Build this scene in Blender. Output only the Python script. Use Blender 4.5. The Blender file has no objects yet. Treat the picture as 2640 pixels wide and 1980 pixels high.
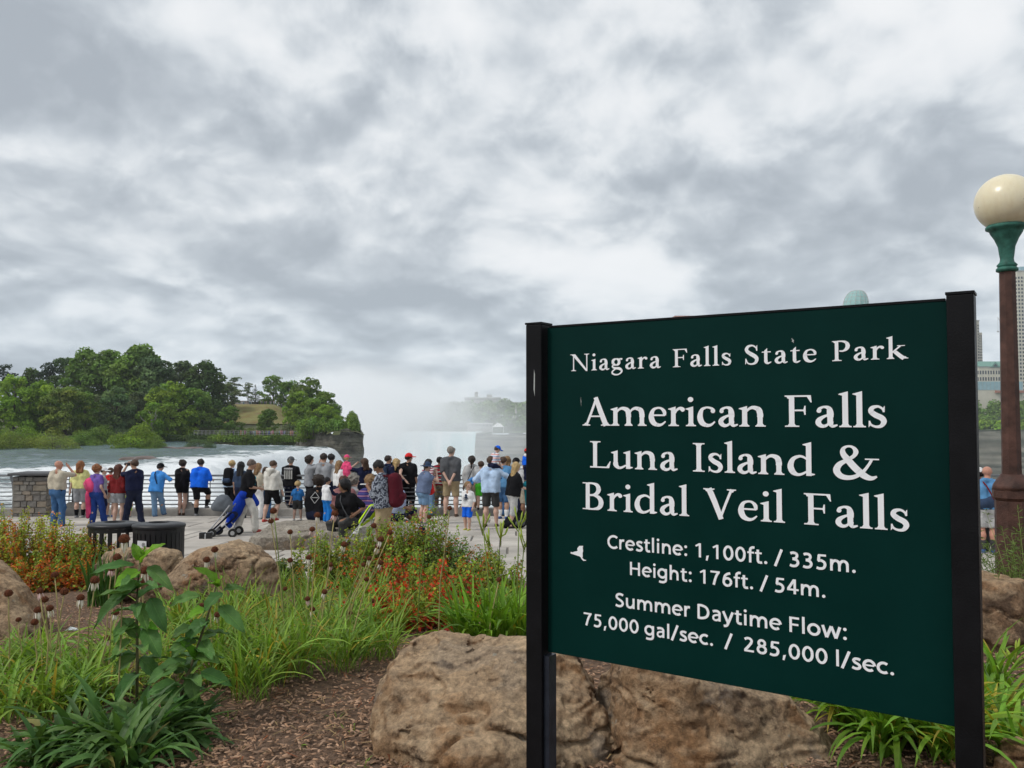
import bpy, bmesh, math, random
import numpy as np
from mathutils import Vector, Matrix

SC = bpy.context.scene
COL = SC.collection
rnd = random.Random(7)
R = math.radians

# ------------------------------------------------------------------ camera
F = 2135.0                       # focal length in photo pixels (2640 wide)
HORIZON = 1070.0
PITCH = math.atan((HORIZON - 990.0) / F)
CAMZ = 3.0
cam_data = bpy.data.cameras.new('camera')
cam_data.sensor_width = 36.0
cam_data.lens = F / 2640.0 * 36.0
cam_data.clip_start = 0.05
cam_data.clip_end = 9000.0
cam = bpy.data.objects.new('camera', cam_data)
COL.objects.link(cam)
cam.location = (0, 0, CAMZ)
cam.rotation_euler = (math.pi / 2 + PITCH, 0, 0)
SC.camera = cam

# ------------------------------------------------------------------ world: overcast sky
SUN_EL, SUN_AZ = R(48), R(-116)        # azimuth measured from +Y (view direction) clockwise
world = bpy.data.worlds.new('World'); SC.world = world; world.use_nodes = True
world.cycles.sampling_method = 'MANUAL'; world.cycles.sample_map_resolution = 256

class NB:
    """small node-tree builder"""
    def __init__(s, tree): s.t = tree; s.n = tree.nodes; s.l = tree.links
    def new(s, typ, **kw):
        n = s.n.new(typ)
        for k, v in kw.items(): setattr(n, k, v)
        return n
    def put(s, sock, v):
        if v is None: return
        if isinstance(v, bpy.types.NodeSocket): s.l.new(v, sock)
        elif isinstance(v, (int, float)) and hasattr(sock, 'default_value') and not isinstance(sock.default_value, float) and not isinstance(sock.default_value, int):
            sock.default_value = [v] * len(sock.default_value)
        else: sock.default_value = v
    def math(s, op, a, b=None, c=None, clamp=False):
        n = s.new('ShaderNodeMath', operation=op); n.use_clamp = clamp
        s.put(n.inputs[0], a); s.put(n.inputs[1], b)
        if c is not None: s.put(n.inputs[2], c)
        return n.outputs[0]
    def vmath(s, op, a, b=None):
        n = s.new('ShaderNodeVectorMath', operation=op)
        s.put(n.inputs[0], a)
        if b is not None:
            if op == 'SCALE': s.put(n.inputs['Scale'], b)
            else: s.put(n.inputs[1], b)
        return n.outputs['Value'] if op in ('DOT_PRODUCT', 'LENGTH', 'DISTANCE') else n.outputs[0]
    def noise(s, vec, scale, detail=4, rough=.5, dist=0, lac=2.0):
        n = s.new('ShaderNodeTexNoise')
        s.put(n.inputs['Vector'], vec); s.put(n.inputs['Scale'], scale); n.inputs['Detail'].default_value = detail
        n.inputs['Roughness'].default_value = rough; n.inputs['Distortion'].default_value = dist; n.inputs['Lacunarity'].default_value = lac
        return n.outputs['Fac']
    def ramp(s, fac, stops, interp='LINEAR'):
        n = s.new('ShaderNodeValToRGB'); n.color_ramp.interpolation = interp
        e = n.color_ramp.elements
        while len(e) < len(stops): e.new(.5)
        for el, (p, c) in zip(e, stops):
            el.position = p
            el.color = (c, c, c, 1) if isinstance(c, (int, float)) else (*c, 1)
        s.put(n.inputs[0], fac)
        return n.outputs[0]
    def mix(s, fac, a, b, mode='MIX'):
        n = s.new('ShaderNodeMix', data_type='RGBA', blend_type=mode)
        s.put(n.inputs[0], fac)
        for k, v in ((6, a), (7, b)):
            if isinstance(v, tuple) and len(v) == 3: v = (*v, 1)
            s.put(n.inputs[k], v)
        return n.outputs[2]
    def maprange(s, v, a, b, c, d, smooth=False):
        n = s.new('ShaderNodeMapRange'); n.clamp = True
        if smooth: n.interpolation_type = 'SMOOTHSTEP'
        s.put(n.inputs[0], v)
        for i, q in enumerate((a, b, c, d)): s.put(n.inputs[i + 1], float(q))
        return n.outputs[0]
    def comb(s, x, y, z):
        n = s.new('ShaderNodeCombineXYZ')
        for i, q in enumerate((x, y, z)): s.put(n.inputs[i], q)
        return n.outputs[0]
    def sep(s, v):
        n = s.new('ShaderNodeSeparateXYZ'); s.put(n.inputs[0], v); return n.outputs

def pix_dir(px, py):
    u = (px - 1320.0) / F; v = (990.0 - py) / F
    d = Vector((u, math.cos(PITCH) - v * math.sin(PITCH), math.sin(PITCH) + v * math.cos(PITCH)))
    return d.normalized()

wt = NB(world.node_tree); world.node_tree.nodes.clear()
tc = wt.new('ShaderNodeTexCoord')
dvec = wt.vmath('NORMALIZE', tc.outputs['Generated'])
dx, dy, dz = wt.sep(dvec)
dzc = wt.math('MAXIMUM', dz, 0.0)
# cloud coordinates: direction with the height stretched so that cells flatten towards the horizon
P0 = wt.comb(dx, dy, wt.math('MULTIPLY', wt.math('LOGARITHM', wt.math('ADD', dzc, .16), math.e), .62))
wn = wt.new('ShaderNodeTexNoise'); wn.inputs['Scale'].default_value = 5.0; wn.inputs['Detail'].default_value = 3
wt.put(wn.inputs['Vector'], P0)
warp = wt.vmath('SCALE', wt.vmath('SUBTRACT', wn.outputs['Color'], (.5, .5, .5)), .085)
P1 = wt.vmath('ADD', P0, warp)
a0 = wt.noise(P1, 4.6, 3, .5); a1 = wt.noise(wt.vmath('ADD', P1, (0, 0, .055)), 4.6, 3, .5)
c0 = wt.noise(P1, 13.0, 8, .6); c1 = wt.noise(wt.vmath('ADD', P1, (0, 0, .022)), 13.0, 4, .5)
b0 = wt.math('ABSOLUTE', wt.math('SUBTRACT', c0, .5))           # rounded puffs with sharp creases
n0 = wt.math('ADD', wt.math('MULTIPLY', wt.math('SUBTRACT', a0, .5), 1.25), wt.math('SUBTRACT', wt.math('MULTIPLY', wt.math('SUBTRACT', c0, .5), .62), wt.math('MULTIPLY', b0, .3)))
n0 = wt.math('ADD', n0, .605)
# thicker cloud above a point shades it: flat grey bases under bright tops
relief = wt.math('ADD', wt.math('MULTIPLY', wt.math('SUBTRACT', a1, a0), 1.9), wt.math('MULTIPLY', wt.math('SUBTRACT', c1, c0), 1.0))
# cloud masses of this day's sky (photo pixel, angular size, weight): heavier banks and thinner gaps
MASS = [((330, 200), .17, .08), ((80, 260), .12, .03), ((800, 500), .15, .12), ((760, 690), .12, .10), ((1000, 330), .10, -.06),
        ((620, 240), .10, -.10), ((500, 560), .12, -.06), ((1400, 380), .14, -.12), ((2150, 560), .16, .13), ((1980, 460), .12, .06),
        ((1330, 530), .07, .08), ((2300, 250), .16, .03), ((1250, 730), .10, -.06), ((950, 745), .07, -.13), ((1010, 855), .09, .07),
        ((250, 830), .20, .08), ((1100, 120), .25, -.05), ((60, 520), .10, -.05), ((2050, 370), .05, -.07), ((1700, 520), .06, -.07),
        ((2450, 700), .10, -.03), ((1330, 800), .06, .07), ((600, 800), .12, .05)]
tot = None
for (mp, sig, w) in MASS:
    c = pix_dir(*mp)
    # warp the direction so that the masses have torn edges
    dd = wt.vmath('DISTANCE', wt.vmath('ADD', dvec, wt.vmath('SCALE', warp, 1.3)), tuple(c))
    g = wt.math('EXPONENT', wt.math('MULTIPLY', wt.math('MULTIPLY', dd, dd), -1.0 / (sig * sig)))
    g = wt.math('MULTIPLY', g, w * (1.15 if w > 0 else .75))
    tot = g if tot is None else wt.math('ADD', tot, g)
thick = wt.math('ADD', n0, tot)
sh = wt.math('ADD', thick, relief)
ccol = wt.ramp(sh, [(.26, (.80, .81, .82)), (.45, (.715, .74, .76)), (.57, (.61, .645, .675)), (.71, (.475, .515, .555)), (.90, (.36, .395, .435))], 'B_SPLINE')
# low clouds near the horizon are bluer and darker, as seen through more air
low = wt.maprange(dz, .0, .22, 1, 0, True)
ccol = wt.mix(wt.math('MULTIPLY', low, .33), ccol, wt.mix(1.0, ccol, (.74, .87, 1.0), 'MULTIPLY'))
sky = wt.new('ShaderNodeTexSky', sky_type='NISHITA'); sky.sun_disc = False
sky.sun_elevation = SUN_EL; sky.sun_rotation = SUN_AZ; sky.air_density = 1.0; sky.dust_density = 1.5
skyc = wt.vmath('SCALE', sky.outputs[0], .09)
# below the horizon the dome shows plain haze
final = wt.mix(.93, skyc, ccol)
final = wt.mix(wt.maprange(dz, -.03, 0, 1, 0), final, (.5, .54, .58))
bg = wt.new('ShaderNodeBackground'); wt.put(bg.inputs[0], final); bg.inputs[1].default_value = 1.0
wo = wt.new('ShaderNodeOutputWorld'); wt.l.new(bg.outputs[0], wo.inputs[0])

sun_d = bpy.data.lights.new('sun', 'SUN'); sun_d.energy = 1.5; sun_d.angle = R(10); sun_d.color = (1, .965, .91)
sun = bpy.data.objects.new('sun', sun_d); COL.objects.link(sun)
sv = Vector((math.sin(SUN_AZ) * math.cos(SUN_EL), math.cos(SUN_AZ) * math.cos(SUN_EL), math.sin(SUN_EL)))
sun.rotation_euler = sv.to_track_quat('Z', 'Y').to_euler()
sun.location = sv * 200

SC.view_settings.view_transform = 'Standard'
SC.view_settings.look = 'None'
SC.view_settings.exposure = 0.25
SC.view_settings.gamma = 1.0
SC.view_settings.use_curve_mapping = False
SC.render.engine = 'CYCLES'
cy_ = SC.cycles
cy_.use_denoising = True
cy_.max_bounces = 6; cy_.diffuse_bounces = 3; cy_.glossy_bounces = 2; cy_.transmission_bounces = 4; cy_.transparent_max_bounces = 8
cy_.volume_bounces = 8; cy_.volume_step_rate = 4.0; cy_.volume_max_steps = 96
cy_.caustics_reflective = False; cy_.caustics_refractive = False
cy_.use_adaptive_sampling = True; cy_.adaptive_threshold = .02
SC.render.film_transparent = False

# ------------------------------------------------------------------ pixels to places
def at_y(px, py, y):
    d = pix_dir(px, py); k = y / d.y
    return Vector((d.x * k, y, CAMZ + d.z * k))
def sm(t):
    t = max(0., min(1., t)); return t * t * (3 - 2 * t)
BED_EDGE = 12.5
def gz(x, y):
    """ground height: planting bed falling to a terrace that slopes gently to the railing"""
    if y < BED_EDGE:
        return .5 + .9 * sm((BED_EDGE - y) / 8.5) + .018 * math.sin(x * 2.1 + y) + .015 * math.sin(3.3 * y - x * 1.3)
    return (25 - y) * .04
def ground(px, py):
    """where the ray of a photo pixel meets the ground"""
    lo, hi = 1.0, 26.0
    f = lambda y: at_y(px, py, y).z - gz(at_y(px, py, y).x, y)
    y = 1.5
    while y < 30 and f(y) > 0: y += .05
    a, b = y - .05, y
    for _ in range(20):
        m = (a + b) / 2
        if f(m) > 0: a = m
        else: b = m
    return at_y(px, py, b)

# ------------------------------------------------------------------ meshes
def tag(o, label=None, cat=None, group=None, kind=None):
    if label: o['label'] = label
    if cat: o['category'] = cat
    if group: o['group'] = group
    if kind: o['kind'] = kind
    return o
def link(o, parent=None):
    COL.objects.link(o)
    if parent is not None: o.parent = parent
    return o
def empty(name, loc=(0, 0, 0), rz=0.0):
    o = bpy.data.objects.new(name, None); o.empty_display_size = .1
    COL.objects.link(o); o.location = loc; o.rotation_euler = (0, 0, rz)
    return o
def mesh(name, V, Fs, smooth=False, col=None):
    me = bpy.data.meshes.new(name)
    if isinstance(Fs, np.ndarray):
        V = np.asarray(V, dtype=np.float32); n, k = Fs.shape
        me.vertices.add(len(V)); me.vertices.foreach_set('co', V.ravel())
        me.loops.add(n * k); me.loops.foreach_set('vertex_index', Fs.astype(np.int32).ravel())
        me.polygons.add(n); me.polygons.foreach_set('loop_start', np.arange(0, n * k, k, dtype=np.int32))
        me.update(calc_edges=True)
    else:
        me.from_pydata([tuple(v) for v in V], [], Fs); me.update()
    if smooth: me.polygons.foreach_set('use_smooth', np.ones(len(me.polygons), dtype=bool))
    if col is not None:                       # per-vertex natural colour variation
        a = me.color_attributes.new('Col', 'FLOAT_COLOR', 'POINT')
        c = np.ones((len(me.vertices), 4), dtype=np.float32); c[:, :3] = col
        a.data.foreach_set('color', c.ravel())
    return me
def obj(name, me, mat=None, parent=None):
    o = bpy.data.objects.new(name, me)
    if mat is not None and len(me.materials) == 0: me.materials.append(mat)
    return link(o, parent)
def mk(name, V, Fs, mat, parent=None, smooth=False, col=None):
    return obj(name, mesh(name, V, Fs, smooth, col), mat, parent)

class MB:
    """collects simple shapes into one mesh"""
    def __init__(s): s.v = []; s.f = []
    def add(s, V, Fs):
        b = len(s.v); s.v += [tuple(p) for p in V]; s.f += [tuple(i + b for i in f) for f in Fs]; return s
    def box(s, c, size, rz=0.0, M=None):
        x, y, z = (q / 2 for q in size)
        V = [Vector(p) for p in ((-x, -y, -z), (x, -y, -z), (x, y, -z), (-x, y, -z), (-x, -y, z), (x, -y, z), (x, y, z), (-x, y, z))]
        m = Matrix.Translation(c) @ (M if M is not None else Matrix.Rotation(rz, 4, 'Z'))
        return s.add([m @ p for p in V], [(0, 3, 2, 1), (4, 5, 6, 7), (0, 1, 5, 4), (1, 2, 6, 5), (2, 3, 7, 6), (3, 0, 4, 7)])
    def tube(s, pts, rad, n=8, caps=True):
        pts = [Vector(p) for p in pts]
        if not isinstance(rad, (list, tuple)): rad = [rad] * len(pts)
        rings = []; up = Vector((0, 0, 1))
        for i, p in enumerate(pts):
            t = (pts[min(i + 1, len(pts) - 1)] - pts[max(i - 1, 0)]).normalized()
            a = t.cross(up)
            if a.length < .05: a = t.cross(Vector((1, 0, 0)))
            a.normalize(); b = t.cross(a)
            rings.append([p + (a * math.cos(2 * math.pi * k / n) + b * math.sin(2 * math.pi * k / n)) * rad[i] for k in range(n)])
        V = [q for r in rings for q in r]; Fs = []
        for i in range(len(pts) - 1):
            for k in range(n):
                Fs.append((i * n + k, (i + 1) * n + k, (i + 1) * n + (k + 1) % n, i * n + (k + 1) % n))
        if caps: Fs.append(tuple(range(n))); Fs.append(tuple(range((len(pts) - 1) * n + n - 1, (len(pts) - 1) * n - 1, -1)))
        return s.add(V, Fs)
    def lathe(s, prof, n=24, c=(0, 0, 0), M=None):
        V = []; Fs = []
        for (r, z) in prof:
            for k in range(n):
                a = 2 * math.pi * k / n; p = Vector((r * math.cos(a), r * math.sin(a), z))
                if M is not None: p = M @ p
                V.append(p + Vector(c))
        for i in range(len(prof) - 1):
            for k in range(n): Fs.append((i * n + k, i * n + (k + 1) % n, (i + 1) * n + (k + 1) % n, (i + 1) * n + k))
        Fs.append(tuple(range(n - 1, -1, -1))); Fs.append(tuple(range((len(prof) - 1) * n, len(prof) * n)))
        return s.add(V, Fs)
    def build(s, name, mat, parent=None, smooth=False):
        return mk(name, s.v, s.f, mat, parent, smooth)
    def mesh(s, name, smooth=False): return mesh(name, s.v, s.f, smooth)

def bevel(o, w, seg=2):
    m = o.modifiers.new('bevel', 'BEVEL'); m.width = w; m.segments = seg; m.limit_method = 'ANGLE'; return o

# ------------------------------------------------------------------ numpy noise and surface nets
_LAT = np.random.RandomState(3).rand(64, 64, 64).astype(np.float32)
def vnoise(x, y, z):
    x, y, z = np.broadcast_arrays(x, y, z)
    xi = np.floor(x).astype(np.int32); yi = np.floor(y).astype(np.int32); zi = np.floor(z).astype(np.int32)
    fx = x - xi; fy = y - yi; fz = z - zi
    fx = fx * fx * (3 - 2 * fx); fy = fy * fy * (3 - 2 * fy); fz = fz * fz * (3 - 2 * fz)
    a = lambda i, j, k: _LAT[(xi + i) & 63, (yi + j) & 63, (zi + k) & 63]
    c00 = a(0, 0, 0) * (1 - fx) + a(1, 0, 0) * fx; c10 = a(0, 1, 0) * (1 - fx) + a(1, 1, 0) * fx
    c01 = a(0, 0, 1) * (1 - fx) + a(1, 0, 1) * fx; c11 = a(0, 1, 1) * (1 - fx) + a(1, 1, 1) * fx
    return (c00 * (1 - fy) + c10 * fy) * (1 - fz) + (c01 * (1 - fy) + c11 * fy) * fz
def fbm(x, y, z, oct=4, gain=.5):
    s = 0; a = 1.0; t = 0
    for i in range(oct):
        s = s + a * vnoise(x * 2.03 ** i + 7.1 * i, y * 2.03 ** i + 3.7 * i, z * 2.03 ** i + 1.9 * i); t += a; a *= gain
    return s / t

def surface_nets(f, o, h):
    """quads around the zero set of the grid f (negative inside); o origin, h voxel"""
    ins = f < 0
    nx, ny, nz = f.shape
    c = np.zeros((nx - 1, ny - 1, nz - 1), dtype=np.int8)
    for i in (0, 1):
        for j in (0, 1):
            for k in (0, 1): c += ins[i:nx - 1 + i, j:ny - 1 + j, k:nz - 1 + k]
    act = (c > 0) & (c < 8)
    idx = -np.ones(act.shape, dtype=np.int64); ijk = np.argwhere(act); idx[act] = np.arange(len(ijk))
    acc = np.zeros((len(ijk), 3)); cnt = np.zeros(len(ijk))
    I, J, K = ijk.T
    cor = {}
    for i in (0, 1):
        for j in (0, 1):
            for k in (0, 1): cor[i, j, k] = f[I + i, J + j, K + k]
    for ax in range(3):
        for u in (0, 1):
            for v in (0, 1):
                a = [u, v]; a.insert(ax, 0); b = [u, v]; b.insert(ax, 1)
                fa, fb = cor[tuple(a)], cor[tuple(b)]
                m = (fa < 0) != (fb < 0)
                t = np.where(m, fa / np.where(m, fa - fb, 1), 0)
                p = np.tile(np.array(a, dtype=float), (len(ijk), 1)); p[:, ax] = t
                acc += p * m[:, None]; cnt += m
    V = (ijk + acc / np.maximum(cnt, 1)[:, None]) * h + np.asarray(o)
    Q = []
    # quads per axis
    for ax in range(3):
        s0 = [slice(1, -1)] * 3; s1 = [slice(1, -1)] * 3
        s0[ax] = slice(0, -1); s1[ax] = slice(1, None)
        A = ins[tuple(s0)]; Bm = ins[tuple(s1)]
        e = np.argwhere(A != Bm)
        if not len(e): continue
        flip = A[tuple(e.T)]
        g = e.copy()
        off = [1, 1, 1]; off[ax] = 0
        g += np.array(off)
        u, v = [a for a in range(3) if a != ax]
        def cell(du, dv):
            q = g.copy(); q[:, u] -= du; q[:, v] -= dv
            return idx[tuple(q.T)]
        q = np.stack([cell(1, 1), cell(0, 1), cell(0, 0), cell(1, 0)], 1)
        if ax == 1: flip = ~flip
        q[~flip] = q[~flip][:, ::-1]
        Q.append(q)
    return V, np.concatenate(Q)

class SDF:
    """smooth union of round cones on a grid"""
    def __init__(s, h, lo, hi):
        s.h = h; s.o = np.array(lo, float) - 3 * h
        n = np.ceil((np.array(hi, float) - s.o + 3 * h) / h).astype(int)
        s.ax = [s.o[i] + h * np.arange(n[i]) for i in range(3)]
        s.f = np.full(tuple(n), 1.0)
    def _win(s, a, b, pad):
        sl = []
        for i in range(3):
            lo = min(a[i], b[i]) - pad; hi = max(a[i], b[i]) + pad
            i0 = max(0, int((lo - s.o[i]) / s.h)); i1 = min(len(s.ax[i]), int((hi - s.o[i]) / s.h) + 2)
            if i1 <= i0: return None
            sl.append(slice(i0, i1))
        return tuple(sl)
    def cone(s, a, b, r1, r2=None, k=0.0, sc=(1, 1, 1)):
        r2 = r1 if r2 is None else r2
        a = np.array(a, float); b = np.array(b, float)
        w = s._win(a, b, (max(r1, r2) + k + s.h * 2) * max(1 / min(sc), 1))
        if w is None: return
        X = s.ax[0][w[0]][:, None, None]; Y = s.ax[1][w[1]][None, :, None]; Z = s.ax[2][w[2]][None, None, :]
        ba = b - a; L = max((ba * ba).sum(), 1e-9)
        t = ((X - a[0]) * ba[0] + (Y - a[1]) * ba[1] + (Z - a[2]) * ba[2]) / L
        t = np.clip(t, 0, 1)
        d = np.sqrt(((X - a[0] - t * ba[0]) * sc[0]) ** 2 + ((Y - a[1] - t * ba[1]) * sc[1]) ** 2 + ((Z - a[2] - t * ba[2]) * sc[2]) ** 2) - (r1 + (r2 - r1) * t)
        g = s.f[w]
        if k > 0:
            hh = np.clip(.5 + .5 * (g - d) / k, 0, 1)
            s.f[w] = g * (1 - hh) + d * hh - k * hh * (1 - hh)
        else: s.f[w] = np.minimum(g, d)
    def plane(s, p, n):
        """keep the side the normal n points to"""
        n = np.array(n, float); n /= np.linalg.norm(n)
        X, Y, Z = s.ax[0][:, None, None], s.ax[1][None, :, None], s.ax[2][None, None, :]
        s.f = np.maximum(s.f, -((X - p[0]) * n[0] + (Y - p[1]) * n[1] + (Z - p[2]) * n[2]))
    def sub(s, c, r, sc=(1, 1, 1)):
        X, Y, Z = s.ax[0][:, None, None], s.ax[1][None, :, None], s.ax[2][None, None, :]
        d = np.sqrt(((X - c[0]) * sc[0]) ** 2 + ((Y - c[1]) * sc[1]) ** 2 + ((Z - c[2]) * sc[2]) ** 2) - r
        s.f = np.maximum(s.f, -d)
    def mesh(s): return surface_nets(s.f, s.o, s.h)

# ------------------------------------------------------------------ materials
MATS = {}
def mat(name, color, rough=.7, var=.12, scale=6.0, bump=0.0, bscale=40.0, metal=0.0, spec=.3, attr=False, detail=4, coord='Object', rand=0.0, trans=0.0, var2=None):
    if name in MATS: return MATS[name]
    m = bpy.data.materials.new(name); m.use_nodes = True
    t = NB(m.node_tree); p = t.n['Principled BSDF']
    tcn = t.new('ShaderNodeTexCoord'); co = t.new('ShaderNodeNewGeometry').outputs['Position'] if coord == 'World' else tcn.outputs[coord]
    c = (*color, 1)
    if var > 0:
        nz = t.noise(co, scale, detail, .55)
        lo = tuple(q * (1 - var) for q in color); hi = tuple(min(1, q * (1 + var)) for q in (var2 or color))
        c = t.mix(t.maprange(nz, .3, .7, 0, 1), lo, hi)
    if rand > 0:
        oi = t.new('ShaderNodeObjectInfo')
        hs = t.new('ShaderNodeHueSaturation'); t.put(hs.inputs['Color'], c)
        t.put(hs.inputs['Value'], t.maprange(oi.outputs['Random'], 0, 1, 1 - rand, 1 + rand))
        t.put(hs.inputs['Hue'], t.maprange(t.math('FRACT', t.math('MULTIPLY', oi.outputs['Random'], 7.13)), 0, 1, .5 - rand * .06, .5 + rand * .06))
        c = hs.outputs[0]
    if attr:
        at = t.new('ShaderNodeAttribute', attribute_name='Col')
        c = t.mix(1.0, c, at.outputs['Color'], 'MULTIPLY')
    t.put(p.inputs['Base Color'], c)
    p.inputs['Roughness'].default_value = rough; p.inputs['Metallic'].default_value = metal
    p.inputs['Specular IOR Level'].default_value = spec
    if bump > 0:
        b = t.new('ShaderNodeBump'); b.inputs['Strength'].default_value = min(1, bump); b.inputs['Distance'].default_value = .02
        t.put(b.inputs['Height'], t.noise(co, bscale, 5, .6)); t.l.new(b.outputs[0], p.inputs['Normal'])
    if trans > 0:
        tr = t.new('ShaderNodeBsdfTranslucent'); t.put(tr.inputs[0], t.mix(1.0, c, (1.25, 1.3, .75), 'MULTIPLY') if not isinstance(c, tuple) else c)
        mx = t.new('ShaderNodeMixShader'); mx.inputs[0].default_value = trans
        t.l.new(p.outputs[0], mx.inputs[1]); t.l.new(tr.outputs[0], mx.inputs[2])
        out = t.n['Material Output']; t.l.new(mx.outputs[0], out.inputs[0])
    MATS[name] = m
    return m
# ================================================================== THE SETTING
# ---- planting bed
m_soil = mat('mulch_soil', (.14, .088, .058), .95, .45, 22, .6, 90, detail=6)
def bed_mesh():
    xs = np.linspace(-26, 26, 209); ys = np.concatenate([np.linspace(-14, 2, 12), np.linspace(2.25, BED_EDGE, 83)])
    X, Y = np.meshgrid(xs, ys, indexing='ij')
    Z = np.vectorize(gz)(X, Y) + .03 * (fbm(X * 1.7, Y * 1.7, 0 * X, 3) - .5)
    Z[:, -1] = .45
    V = np.stack([X, Y, Z], -1).reshape(-1, 3)
    n, m = X.shape; i = np.arange(n - 1)[:, None] * m + np.arange(m - 1)[None]
    Q = np.stack([i, i + m, i + m + 1, i + 1], -1).reshape(-1, 4)
    return V, Q
bed = tag(mk('planting_bed_ground', *bed_mesh(), m_soil, smooth=True), kind='structure')

def chips():
    r = np.random.RandomState(5); N = 72000
    y = 3.3 + 8.2 * r.rand(N) ** 1.7; x = (r.rand(N) * 2 - 1) * (.75 * y + 1.3)
    z = np.array([gz(a, b) for a, b in zip(x, y)]) + .006 + .03 * (fbm(x * 1.7, y * 1.7, 0 * x, 3) - .5) + .012 * r.rand(N)
    L = .007 + .017 * r.rand(N) ** 1.6; W = .0028 + .0045 * r.rand(N); T = .002 + .004 * r.rand(N)
    a = r.rand(N) * 6.283; tilt = (r.rand(N) - .5) * .7
    ca, sa = np.cos(a), np.sin(a)
    base = np.array([(-1, -1, 0), (1, -.7, 0), (1.1, .6, 0), (-.9, 1, 0), (-.8, -.6, 1), (.85, -.5, 1), (.8, .6, 1), (-.8, .7, 1)], float)
    P = base[None] * np.stack([L / 1, W, T], -1)[:, None, :]
    P[:, :, 2] += P[:, :, 0] * np.sin(tilt)[:, None]
    V = np.empty_like(P)
    V[:, :, 0] = P[:, :, 0] * ca[:, None] - P[:, :, 1] * sa[:, None] + x[:, None]
    V[:, :, 1] = P[:, :, 0] * sa[:, None] + P[:, :, 1] * ca[:, None] + y[:, None]
    V[:, :, 2] = P[:, :, 2] + z[:, None]
    fq = np.array([(4, 5, 6, 7), (0, 1, 5, 4), (1, 2, 6, 5), (2, 3, 7, 6), (3, 0, 4, 7)])
    Q = (np.arange(N)[:, None, None] * 8 + fq[None]).reshape(-1, 4)
    g = .45 + 1.25 * r.rand(N) ** 1.6; hue = r.rand(N)
    c = np.stack([g * (1.0 + .12 * hue), g, g * (1.0 - .12 * hue)], -1)
    return V.reshape(-1, 3), Q, np.repeat(c, 8, 0)
V, Q, c = chips()
m_chip = mat('wood_chip', (.27, .178, .122), .9, .15, 9, attr=True, spec=.15)
tag(mk('wood_chip_mulch', V, Q, m_chip, col=c), 'brown shredded wood chips covering the planting bed', 'mulch', kind='stuff')

# ---- terrace of concrete flags
m_joint = mat('terrace_joint', (.17, .155, .135), .95, .2, 12)
m_flag = mat('terrace_flag', (.44, .405, .36), .85, .30, .9, .35, 50, rand=.09, detail=9, coord='World')
tb = MB(); tb.add([(-45, BED_EDGE - .3, .44 + .05), (45, BED_EDGE - .3, .49), (45, 25.3, -.03), (-45, 25.3, -.03), (-45, BED_EDGE - .3, -.6), (45, BED_EDGE - .3, -.6), (45, 25.3, -.6), (-45, 25.3, -.6)],
             [(0, 1, 2, 3), (7, 6, 5, 4), (0, 4, 5, 1), (3, 2, 6, 7)])
terrace = tag(tb.build('terrace_pavement', m_joint), kind='structure')
def flag_box(w, l):
    b = MB().box((0, 0, 0), (w, l, .05)); me = b.mesh('flagstone')
    bm = bmesh.new(); bm.from_mesh(me); bmesh.ops.bevel(bm, geom=[e for e in bm.edges if all(v.co.z > 0 for v in e.verts)], offset=.012, segments=1, affect='EDGES'); bm.to_mesh(me); bm.free()
    me.materials.append(m_flag); return me
SL = math.atan(.04)
flag_meshes = [flag_box(w - .04, 1.03) for w in (1.35, 1.8, 2.2)]
rest = MB()
y = 13.05; row = 0
while y < 24.6:
    x = -17.5 - rnd.random()
    while x < 17:
        k = rnd.randrange(3); w = (1.35, 1.8, 2.2)[k]
        xc = x + w / 2; zc = (25 - y) * .04 - .02 + rnd.uniform(-.003, .003)
        if xc < 2.4:
            o = obj('flagstone', flag_meshes[k], None, terrace); o.location = (xc, y, zc); o.rotation_euler = (-SL + rnd.uniform(-.003, .003), rnd.uniform(-.002, .002), 0)
        else:
            rest.box((xc, y, zc), (w - .04, 1.03, .05), M=Matrix.Rotation(-SL, 4, 'X'))
        x += w
    y += 1.1; row += 1
tag(rest.build('flagstone_field', m_flag, terrace), kind='stuff')
m_curb = mat('curb_concrete', (.36, .34, .31), .9, .22, 4, .3, 50)
cb = MB()
for i in range(30):
    x = -30 + i * 2.0
    cb.box((x + 1, 25.15, .02), (1.985, .42, .34))
kerb = tag(bevel(cb.build('kerb', m_curb), .015), kind='structure')
m_cliff = mat('gorge_rock', (.13, .125, .11), .95, .4, .12, .8, 1.5, detail=8)
wb = MB(); wb.add([(-60, 25.34, -.1), (60, 25.34, -.1), (60, 25.6, -60), (-60, 25.6, -60)], [(0, 1, 2, 3)])
tag(wb.build('terrace_cliff', m_cliff), kind='structure')

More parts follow.
